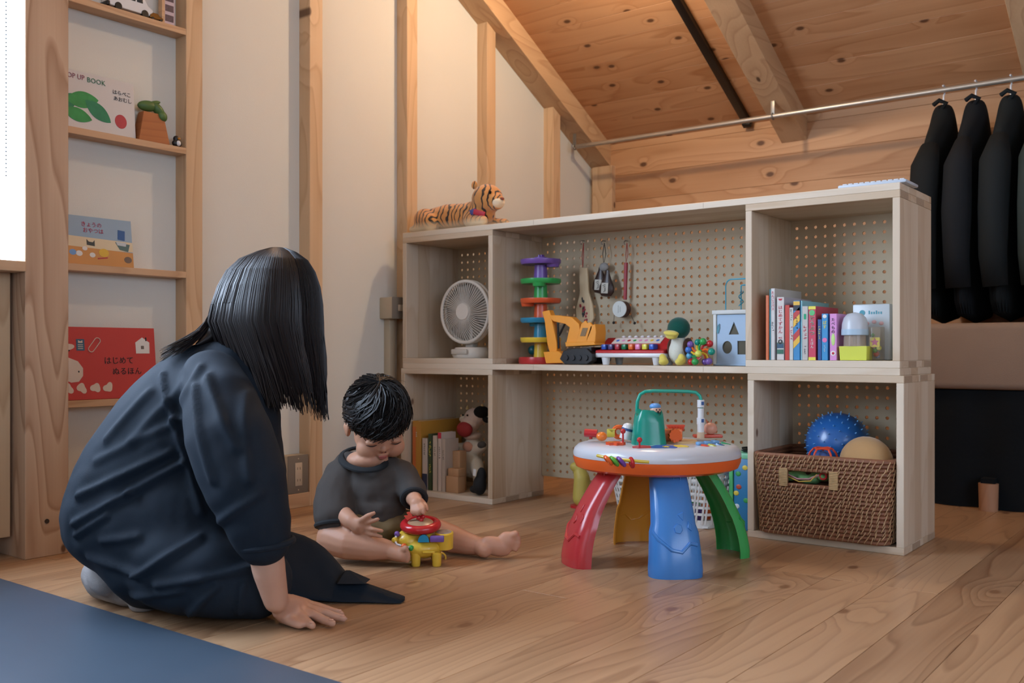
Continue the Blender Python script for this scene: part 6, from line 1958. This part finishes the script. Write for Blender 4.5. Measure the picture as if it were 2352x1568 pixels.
# ---- tousled hair: cap plus locks
mb = MB()
hell(mb, (0, 0.016, 0.022), (0.0775, 0.0875, 0.0840), 32, 22)
me = mb.mesh('cap'); a = coords(me)
inv = HM.inverted()
bm_ = bmesh.new(); bm_.from_mesh(me)
dele = []
for v in bm_.verts:
    q = inv @ v.co
    lim = -0.004 + max(0, q.y + .02) * -0.62
    if q.z < lim: dele.append(v)
bmesh.ops.delete(bm_, geom=dele, context='VERTS'); bm_.to_mesh(me); bm_.free()
hair = finish(me, 'hair', HAIR, boy, 180)
rr = random.Random(12)
mb = MB()
for k in range(820):
    a = rr.uniform(0, 2 * PI)
    fwd = math.cos(a)                         # 1 = towards the face
    end = math.radians(rr.uniform(88, 105)) if fwd > .25 else math.radians(rr.uniform(98, 122))
    if abs(math.sin(a)) > .8: end = math.radians(rr.uniform(90, 102))
    start = math.radians(rr.uniform(0, 75))
    sw = rr.uniform(-.9, .7)
    P = []; R_ = []
    n = 9
    lift = rr.uniform(0.985, 1.06)
    wv = rr.uniform(0, 6)
    for i in range(n):
        t = i / (n - 1)
        th = start + (end - start) * t
        aa = a + sw * t * t + 0.2 * math.sin(wv + 6 * t)
        rad = lift * (1 + 0.035 * math.sin(3 * t + wv) + (0.05 * t if fwd > .3 else 0.02 * t))
        # crown sits towards the back of the head
        d = Vector((math.sin(th) * math.sin(aa), -math.sin(th) * math.cos(aa), math.cos(th)))
        d = Euler((-0.35, 0, 0)).to_matrix() @ d if False else d
        P.append(HM @ Vector((d.x * 0.076 * rad, 0.016 + d.y * 0.086 * rad, 0.022 + d.z * 0.0825 * rad)))
        R_.append(0.0040 * (1 - 0.75 * t) * rr.uniform(.8, 1.1) * (0.6 + .4 * min(1, t * 4)))
    mb.tube(P, R_, 5, flat=0.55)
lk = mb.build('hair_locks', HAIR, boy); lk['kind'] = 'stuff'
mb = MB()
for k in range(14):
    a = rr.uniform(0, 6.28); th = rr.uniform(.15, .8)
    d = Vector((math.sin(th) * math.sin(a), -math.sin(th) * math.cos(a), math.cos(th)))
    p0 = HM @ Vector((d.x * 0.0745, 0.016 + d.y * 0.0845, 0.022 + d.z * 0.0805))
    u = Vector((rr.uniform(-1, 1), rr.uniform(-.6, .6), rr.uniform(.2, 1))).normalized()
    mb.tube([p0, p0 + u * 0.010, p0 + u * 0.017 + Vector((u.x * .008, 0, -.002)), p0 + u * 0.02 + Vector((u.x * .016, 0, -.008))], [0.0005, .0004, .0003, .0002], 4)
mb.build('flyaway_hair', HAIR, boy)['kind'] = 'stuff'

# ---- clothes
SHIRT = plain('shirt_charcoal', '#46423f', .9, .2, bump=.25, bscale=500, vary=.06)
mb = MB()
mb.ell(bq(855, 1095, 0.045), (0.085, 0.056, 0.045)); mb.ell(bq(852, 1125, 0.038), (0.086, 0.064, 0.06)); mb.ell(bq(853, 1165, 0.035), (0.088, 0.068, 0.045)); mb.ell(bq(858, 1183, 0.035), (0.085, 0.066, 0.028))
limb(mb, [bq(800, 1078, 0.045), bq(782, 1095, 0.03), bq(768, 1140, -0.005), bq(768, 1180, -0.030)], [0.034, 0.044, 0.049, 0.050])
limb(mb, [bq(768, 1180, -0.030), bq(770, 1190, -0.034)], [0.050, 0.049])
limb(mb, [bq(905, 1078, 0.05), bq(925, 1092, 0.045), bq(943, 1122, 0.025), bq(950, 1136, 0.0)], [0.032, 0.038, 0.036, 0.033])
limb(mb, [bq(798, 1066, 0.045), bq(890, 1075, 0.05)], [0.033, 0.03])
me = remeshed(mb, 0.004, 8, 0.5)
a = coords(me)
nrm = np.empty(len(me.vertices) * 3); me.vertices.foreach_get('normal', nrm); nrm = nrm.reshape(-1, 3)
for i in range(len(a)):
    p = Vector(a[i])
    f = mnoise.noise(Vector((p.x * 9 + p.z * 14, p.y * 10, p.z * 26 - p.x * 20))) + 0.6 * mnoise.noise(Vector((p.x * 30, p.y * 22, p.z * 14)))
    a[i] += nrm[i] * 0.0042 * f
set_coords(me, a)
# cut the sleeve mouths and hem clean: drop faces below hem line / past cuffs
finish(me, 'shirt', SHIRT, boy, 180)
COLR = plain('collar_dark', '#12181c', .85)
mb = MB()
cc = bq(836, 1054, 0.030)
mb.tube([cc + Vector((0.055 * math.cos(a), 0.050 * math.sin(a), 0.001 + 0.021 * math.sin(a) - 0.007 * math.cos(a))) for a in [i * 2 * PI / 28 for i in range(28)]], 0.0085, 8, closed=True, flat=.55)
mb.build('collar', COLR, boy)
for c, n_, r in ((bq(769, 1204, -0.040), Vector((0.10, -0.35, -1)), 0.043), (bq(951, 1144, -0.018), Vector((0.1, -.9, -.5)), 0.028)):
    T = Matrix.Translation(c) @ n_.normalized().to_track_quat('Z', 'Y').to_matrix().to_4x4()
    MB().torus(r, 0.006, 24, 8, T).build('cuff', plain('sleeve_mouth_shade', '#1d2124', .9), boy)  # dark ring paints in the shade of the open sleeve end
SHORT = plain('shorts_khaki', '#75664a', .9, .2, bump=.2, bscale=400, vary=.06)
mb = MB()
mb.ell(bq(872, 1205, 0.035), (0.088, 0.068, 0.042)); limb(mb, [bq(865, 1215, 0.02), bq(815, 1225, -0.015)], [0.054, 0.052]); limb(mb, [bq(890, 1212, 0.04), bq(945, 1216, 0.045)], [0.052, 0.049])
me = remeshed(mb, 0.004, 6)
a = coords(me); me.vertices.foreach_get('normal', (nb := np.empty(len(me.vertices) * 3))); nb = nb.reshape(-1, 3)
for i in range(len(a)):
    p = Vector(a[i]); a[i] += nb[i] * 0.003 * mnoise.noise(Vector((p.x * 20, p.y * 14, p.z * 40)))
    a[i, 2] = max(a[i, 2], 0.002)
set_coords(me, a)
finish(me, 'shorts', SHORT, boy, 180)
# ================================================================== the woman
SKIN_A = plain('skin_adult', '#bd947e', .5, .35, vary=.05, vscale=25, sss=.12)
WD = 1.85
w0 = at_d(400, CY, WD); w0.z = 0.0
wom = thing('person', 'long-haired woman in a black dress kneeling with one hand on the floor', 'person', w0, rotz=YAW)


def wq(px, py, dy=0.0):
    p = at_d(px, py, WD + dy) - w0
    return Vector((p.dot(RT), p.dot(FW), p.z))


def wfloor(px, py):
    """floor point under a pixel, in the woman's space"""
    p = at_z(px, py) - w0
    return Vector((p.dot(RT), p.dot(FW), 0))


# ---- body: head, neck, arms, one continuous surface
HW = wq(630, 718, 0.06)
HWM = Matrix.Translation(HW) @ Euler((math.radians(22), 0, math.radians(118))).to_matrix().to_4x4()
mb = MB()


def hw(mb, c, r, seg=20, rings=12): return mb.ell((0, 0, 0), (1, 1, 1), seg, rings, M=HWM @ TR(c, (0, 0, 0), r))


hw(mb, (0, 0.012, 0.022), (0.074, 0.092, 0.085), 24, 16); hw(mb, (0, -0.022, -0.045), (0.056, 0.058, 0.066)); hw(mb, (0, -0.062, -0.09), (0.022, 0.02, 0.018))
hw(mb, (0, -0.088, -0.028), (0.010, 0.014, 0.012)); hw(mb, (0, -0.082, -0.008), (0.008, 0.010, 0.022))
for s in (-1, 1):
    hw(mb, (s * 0.03, -0.06, -0.04), (0.026, 0.022, 0.03)); hw(mb, (s * 0.074, 0.012, -0.02), (0.008, 0.018, 0.028)); hw(mb, (s * 0.032, -0.074, 0.012), (0.024, 0.012, 0.009))
hw(mb, (0, -0.080, -0.062), (0.018, 0.009, 0.007))
limb(mb, [wq(600, 750, 0.06), wq(560, 820, 0.05), wq(540, 860, 0.05)], [0.046, 0.048, 0.055])
limb(mb, [wq(505, 890, -0.06), wq(540, 880, 0.05), wq(570, 880, 0.15)], [0.035, 0.06, 0.035])
# propping arm with the hand flat on the floor
limb(mb, [wq(505, 890, -0.06), wq(555, 1060, -0.165), wq(606, 1235, -0.165), wq(618, 1310, -0.155), wq(634, 1378, -0.140)], [0.035, 0.036, 0.032, 0.029, 0.0225])
Z_H = 0.014
hk = [wfloor(678, 1431), wfloor(690, 1425), wfloor(698, 1419), wfloor(700, 1412)]
tips = [wfloor(718, 1448), wfloor(764, 1442), wfloor(790, 1431), wfloor(783, 1419)]
wr = wq(634, 1378, -0.140)
pc = wfloor(660, 1424)
for q in hk:
    limb(mb, [wr + Vector((0.0, 0.0, -0.004)), (wr.lerp(q, .5)) + Vector((0, 0, 0.010)), q + Vector((0, 0, 0.020))], [0.018, 0.0155, 0.0125], 12)
for q, t in zip(hk, tips):
    m1 = q.lerp(t, .45); m2 = q.lerp(t, .75)
    limb(mb, [q + Vector((0, 0, 0.020)), m1 + Vector((0, 0, 0.016)), m2 + Vector((0, 0, 0.011)), t + Vector((0, 0, 0.0085))], [0.0115, 0.0095, 0.0088, 0.0075], 10)
th0, th1 = wfloor(650, 1436), wfloor(688, 1447)
limb(mb, [wr.lerp(th0, .5) + Vector((0, 0, .004)), th0 + Vector((0, 0, .016)), th0.lerp(th1, .6) + Vector((0, 0, .012)), th1 + Vector((0, 0, .009))], [0.015, 0.0125, 0.0100, 0.008], 10)
# other arm resting forward on the lap
limb(mb, [wq(565, 880, 0.13), wq(565, 1000, 0.17), wq(565, 1110, 0.17), wq(590, 1190, 0.12)], [0.035, 0.035, 0.030, 0.022])
for k in range(4): limb(mb, [wq(590, 1190, 0.12), wq(606, 1205 + k * 4, 0.08 + k * .018), wq(612, 1215 + k * 3, 0.08 + k * .018)], [0.018, 0.0092, 0.0075], 10)
# trunk and folded legs (under the dress), tie everything together
limb(mb, [wq(545, 880, 0.05), wq(430, 1020, 0.05), wq(330, 1180, 0.05)], [0.07, 0.09, 0.10])
for dy in (0.0, 0.12):
    limb(mb, [wq(330, 1220, dy), wq(570, 1320, dy)], [0.06, 0.04])
    limb(mb, [wq(570, 1330, dy), wq(310, 1345, dy + .01)], [0.035, 0.03])
me = remeshed(mb, 0.0042, 5)
a = coords(me); a[:, 2] = np.maximum(a[:, 2], 0.001); set_coords(me, a)
finish(me, 'body', SKIN_A, wom, 180)
# nails of the visible hand
for q, t in zip(hk, tips):
    d = (t - q).normalized()
    T = Matrix.Translation(t - d * 0.004 + Vector((0, 0, 0.0145))) @ Matrix(((d.x, -d.y, 0, 0), (d.y, d.x, 0, 0), (0, 0, 1, 0), (0, 0, 0, 1)))
    MB().ell((0, 0, 0), (0.0055, 0.0045, 0.0014), 12, 6, M=T).build('fingernail', plain('nail', '#c8a090', .3), wom)
mb = MB(); hw(mb, (0, -0.089, -0.060), (0.018, 0.004, 0.0035)); hw(mb, (0, -0.088, -0.067), (0.014, 0.005, 0.004)); mb.build('lips', LIPS, wom)
for s in (-1, 1): hw(MB(), (s * 0.032, -0.078, -0.004), (0.012, 0.006, 0.006)).build('eye', plain('eye_dark', '#1c1410', .3), wom)

# ---- sock foot showing behind
SOCK = plain('sock_grey', '#8f8a88', .9, .15, bump=.4, bscale=500, vary=.04)
mb = MB()
f_t = wfloor(278, 1397); f_h = wfloor(182, 1377)
limb(mb, [f_t + Vector((0.005, 0.02, 0.026)), f_t.lerp(f_h, .5) + Vector((0, 0.02, 0.040)), f_h + Vector((0.030, 0.02, 0.046))], [0.028, 0.036, 0.034])
limb(mb, [f_h + Vector((0.028, 0.03, 0.046)), wq(250, 1330, 0.02)], [0.034, 0.034])
limb(mb, [f_t + Vector((0.02, 0.03, 0.022)), wq(330, 1376, 0.0)], [0.024, 0.03])
me = remeshed(mb, 0.004, 5); a = coords(me); a[:, 2] = np.maximum(a[:, 2], 0.001); set_coords(me, a)
finish(me, 'sock', SOCK, wom, 180)
mb = MB()
limb(mb, [f_t + Vector((-0.015, 0.16, 0.026)), f_h + Vector((0.02, 0.17, 0.046)), wq(240, 1330, 0.17)], [0.028, 0.034, 0.034])
finish(remeshed(mb, 0.005, 4), 'sock', SOCK, wom, 180)

# ---- black dress: one draped surface
DRESS = plain('dress_black', '#15202b', .8, .25, bump=.12, bscale=400, vary=.08)


def seg_dist(p, q0, q1):
    d = q1 - q0; t = np.clip(((p - q0) @ d) / max(1e-12, d @ d), 0, 1)
    return np.linalg.norm(p - (q0 + t[:, None] * d), axis=1)


def fill_volume(mb, poly_px, dy, thick, step, rmax, power=.5, dmin=.02):
    """fill a side-view outline with overlapping ellipsoids whose breadth grows away from the edge"""
    P = np.array([[*(lambda q: (q.x, q.z))(wq(px, py, dy))] for px, py in poly_px])
    yc = wq(400, 800, dy).y
    lo, hi = P.min(0), P.max(0)
    X, Z = np.meshgrid(np.arange(lo[0], hi[0], step), np.arange(lo[1], hi[1], step))
    G = np.stack([X.ravel(), Z.ravel()], 1)
    ins = np.zeros(len(G), bool); dist = np.full(len(G), 9.)
    for i in range(len(P)):
        a_, b_ = P[i], P[(i + 1) % len(P)]
        c = ((a_[1] > G[:, 1]) != (b_[1] > G[:, 1])) & (G[:, 0] < (b_[0] - a_[0]) * (G[:, 1] - a_[1]) / (b_[1] - a_[1] + 1e-12) + a_[0])
        ins ^= c
        dist = np.minimum(dist, seg_dist(G, a_, b_))
    for (x, z), d, k in zip(G, dist, ins):
        if k and d > dmin:
            T = thick(x, z) * min(1, d / rmax) ** power
            mb.ell((x, yc, z), (d, T, d), 12, 8)


BODY_PX = [(158, 1200), (160, 1155), (172, 1105), (196, 1048), (232, 986), (275, 925), (322, 872), (372, 830), (425, 800), (475, 783), (525, 776), (575, 790), (612, 830), (628, 885), (640, 950), (648, 1050), (655, 1095), (648, 1135), (640, 1185), (646, 1240), (640, 1330), (610, 1388), (500, 1390), (330, 1388), (292, 1352), (250, 1308), (200, 1276), (168, 1240)]
mb = MB()
zt_, zb_ = wq(0, 790, .04).z, 0.0
fill_volume(mb, BODY_PX, 0.05, lambda x, z: 0.165 + 0.035 * max(0, min(1, (0.25 - z) / .2)), 0.026, 0.13)
limb(mb, [wq(395, 1292, -0.070), wq(480, 1312, -0.085), wq(585, 1335, -0.075)], [0.088, 0.086, 0.070], 20)
# hem spread on the floor
for px, py, r in ((345, 1398, .04), (385, 1403, .05), (430, 1408, .05), (500, 1410, .05), (570, 1408, .045)):
    q = wfloor(px, py); mb.ell(q + Vector((0, 0.035, 0.014)), (r * 1.15, 0.045, 0.022))
    limb(mb, [q + Vector((0, 0.03, 0.012)), wq(px * .6 + 180, 1290, -0.04)], [0.025, 0.06], 14)
# wide three-quarter sleeve
limb(mb, [wq(486, 872, -0.070), wq(505, 930, -0.125), wq(528, 1010, -0.158), wq(562, 1105, -0.172), wq(590, 1190, -0.172), wq(602, 1238, -0.168)], [0.058, 0.070, 0.078, 0.074, 0.060, 0.050], 20)
limb(mb, [wq(560, 880, 0.14), wq(572, 990, 0.18), wq(585, 1085, 0.18)], [0.06, 0.066, 0.056], 18)
me = remeshed(mb, 0.0058, 22, 0.5)
a = coords(me)
nb = np.empty(len(me.vertices) * 3); me.vertices.foreach_get('normal', nb); nb = nb.reshape(-1, 3)
FOLDS = [((172, 1140), (390, 1040), 5, 11), ((162, 1205), (300, 1128), 6, 12), ((300, 1128), (420, 1062), 6, 12), ((165, 1232), (250, 1180), 5, 10), ((200, 1285), (330, 1310), 5, 13), ((330, 1310), (470, 1225), 6, 11), ((240, 1240), (330, 1225), 4, 12), ((352, 860), (398, 962), 4, 10), ((398, 962), (468, 1173), 5, 11), ((470, 840), (420, 930), 4, 11), ((500, 860), (590, 1010), 5, 13), ((470, 880), (540, 1080), 4, 12), ((590, 900), (620, 1080), 4, 12), ((520, 1190), (640, 1110), 4, 12), ((380, 1330), (600, 1290), 5, 12), ((300, 1370), (440, 1340), 4, 10), ((450, 1400), (520, 1330), 5, 11), ((560, 1400), (575, 1330), 4, 9), ((230, 1010), (330, 900), 3, 12), ((300, 1010), (420, 880), 3, 14), ((210, 1060), (420, 960), 3, 13)]
Q = a[:, [0, 2]]
disp = np.zeros(len(a))
near_w = np.clip(0.35 - nb[:, 1], 0, 1)
for (p0, p1, amp, sig) in FOLDS:
    A0 = wq(*p0, -0.1); A1 = wq(*p1, -0.1)
    d = seg_dist(Q, np.array([A0.x, A0.z]), np.array([A1.x, A1.z]))
    s_ = sig / 1197.0
    disp += near_w * (amp / 1000.0) * 1.35 * (1.6 * np.exp(-(d / (.8 * s_)) ** 2) - 0.8 * np.exp(-(d / (2.6 * s_)) ** 2))
fine = np.array([mnoise.noise(Vector((p[0] * 20 + p[2] * 9, p[1] * 16, p[2] * 26 - p[0] * 12))) for p in a])
a += nb * (disp + 0.0022 * fine)[:, None]
a[:, 2] = np.maximum(a[:, 2], 0.0015)
set_coords(me, a)
finish(me, 'dress', DRESS, wom, 180)
# sleeve cuff lip
c = wq(611, 1247, -0.166)
T = Matrix.Translation(c) @ Vector((0.1, 0.02, -1)).normalized().to_track_quat('Z', 'Y').to_matrix().to_4x4()
MB().torus(0.046, 0.006, 28, 8, T).build('cuff', DRESS, wom)
# skirt tail drawn out over the floor towards the boy
spine = [((560, 1190), 0.16), ((640, 1212), 0.16), ((700, 1226), 0.15), ((738, 1250), 0.13), ((770, 1290), 0.11), ((792, 1322), 0.09), ((830, 1338), 0.075), ((880, 1356), 0.06), ((925, 1383), 0.045)]
near = [(560, 1400), (600, 1398), (640, 1392), (690, 1390), (740, 1389), (790, 1389), (840, 1389), (890, 1389), (930, 1389)]
rings = []
for k, (((px, py), dy), (nx, ny)) in enumerate(zip(spine, near)):
    top = wq(px, py, dy); top.z = max(top.z, 0.006)
    n0 = wfloor(nx, ny)
    far = Vector((top.x + 0.01, top.y + 0.05 + top.z * 0.7, 0))
    ring = []
    for j in range(10):
        t = j / 9
        q = n0.lerp(top, t)
        q += Vector((0, 0, 0.25 * top.z * math.sin(PI * t) * (0.5 if k < 3 else .15)))
        q.z += 0.006 * math.sin(9 * t + k * 2.1) * math.sin(PI * t)
        q.z = max(q.z, 0.002)
        ring.append(q)
    for j in range(1, 8):
        t = j / 7; q = top.lerp(far, t); q.z = max(0.002, q.z + 0.2 * top.z * math.sin(PI * t)); ring.append(q)
    rings.append(ring)
# peak of cloth standing up in the middle of the tail
m_ = MB().loft(rings)
sk = m_.build('skirt_tail', DRESS, wom, smooth=60, recalc=True, subsurf=1)
MB().loft([[wq(798, 1310, 0.08) + Vector((dx, dy, 0)) for dx, dy in ((-.004, -.002), (.004, -.002), (.004, .004), (-.004, .004))], [wq(790, 1335, 0.07) + Vector((dx, dy, 0)) for dx, dy in ((-.01, -.02), (.045, -.02), (.05, .02), (-.02, .02))]][::-1]).build('skirt_fold', DRESS, wom, recalc=True)

# ---- long hair
HAIRW = plain('hair_dark_brown', '#150f10', .45, .4, vary=.35, vscale=30)
HY = 0.06
LV = [570, 585, 605, 640, 690, 740, 800, 860, 930]
XL = [625, 578, 543, 517, 498, 487, 506, 535, 566]
XR = [655, 690, 708, 724, 733, 735, 738, 737, 735]
TH = [.02, .055, .075, .092, .102, .104, .092, .078, .06]


def lerp_tab(y, tab): return float(np.interp(y, LV, tab))


mb = MB()
rings = []
for y in (569.5, 572, 578, 588, 605, 625, 650, 680, 710, 740, 770, 800, 830, 855):
    xl, xr, t = lerp_tab(y, XL), lerp_tab(y, XR), lerp_tab(y, TH)
    if y < 570: xl, xr, t = 634, 646, .008
    ring = []
    for i in range(32):
        a = 2 * PI * i / 32
        q = wq((xl + xr) / 2 + (xr - xl) / 2 * .97 * math.cos(a), y, HY)
        q.y += t * .97 * math.sin(a)
        ring.append(q)
    rings.append(ring)
MB().loft(rings).build('hair', HAIRW, wom, 180, recalc=True, subsurf=1)
mb = limb(MB(), [wq(565, 690, 0.06), wq(535, 725, 0.055), wq(508, 750, 0.04), wq(478, 775, 0.015), wq(450, 792, -0.01)], [0.045, 0.036, 0.024, 0.012, 0.004])
finish(remeshed(mb, 0.004, 6), 'swept_hair', HAIRW, wom, 180)
rr = random.Random(31)
mb = MB()
for k in range(1150):
    u = rr.random(); side = -1 if rr.random() < .72 else 1
    ang_ = PI * u                                   # 0 = frame right, pi = frame left
    ca, sa = math.cos(ang_), math.sin(ang_) * side
    P = []; R_ = []
    out = rr.uniform(.985, 1.03)
    yend = 868 + 85 * (1 - u) + rr.uniform(-50, 22)
    if u < .12: yend = 955 + rr.uniform(-60, 8)
    sweep = u > .58 and rr.random() < .45
    wv = rr.uniform(0, 6.28)
    yend += 42 * mnoise.noise(Vector((u * 9, side * 3.1, 0)))
    lv = [571, 580, 598, 625, 660, 700] + ([] if sweep else [740, 780, 820, 860, 900, yend])
    lv = [y for y in lv if y < yend] + ([] if sweep else [yend])
    for j, y in enumerate(lv):
        xl, xr, t = lerp_tab(y, XL), lerp_tab(y, XR), lerp_tab(y, TH)
        hang = max(0, y - 740) / 200
        cc_ = math.cos(PI * (round(u * 24 + .3 * side) / 24))
        c2 = ca + (cc_ - ca) * min(1, hang * 1.5) * .75 + 0.05 * math.sin(wv + y * .018) * (0.3 + hang * .5)
        q = wq((xl + xr) / 2 + (xr - xl) / 2 * c2 * out + 5 * hang * math.sin(wv * 2 + y * .02) + (10 * hang * hang if u < .4 else 0), y, HY)
        q.y += t * sa * out
        P.append(q)
    if sweep:
        e = rr.uniform(-1.6, 1.2); g = rr.uniform(-.5, 1)
        for (x, y, d) in ((492 + 5 * e, 722 + 4 * e, .05), (478 + 4 * e, 744 + 5 * e, .035), (456 - 8 * g, 768 + 6 * e, .01), (430 - 20 * g, 787 + 8 * e + 5 * g, -.02), (400 - 34 * g, 805 + 11 * e + 14 * g, -.045)):
            P.append(wq(x, y, HY - .018 + d + 0.06 * sa))
    n = len(P)
    R_ = [0.0025 * (0.55 + .45 * min(1, i / 3)) * (1 if i < n - 3 else (n - i) / 3.4) for i in range(n)]
    mb.tube(P, [r * (.5 if sweep and i > 6 else 1) for i, r in enumerate(R_)], 5, flat=.6)
mb.build('hair_locks', HAIRW, wom)['kind'] = 'stuff'
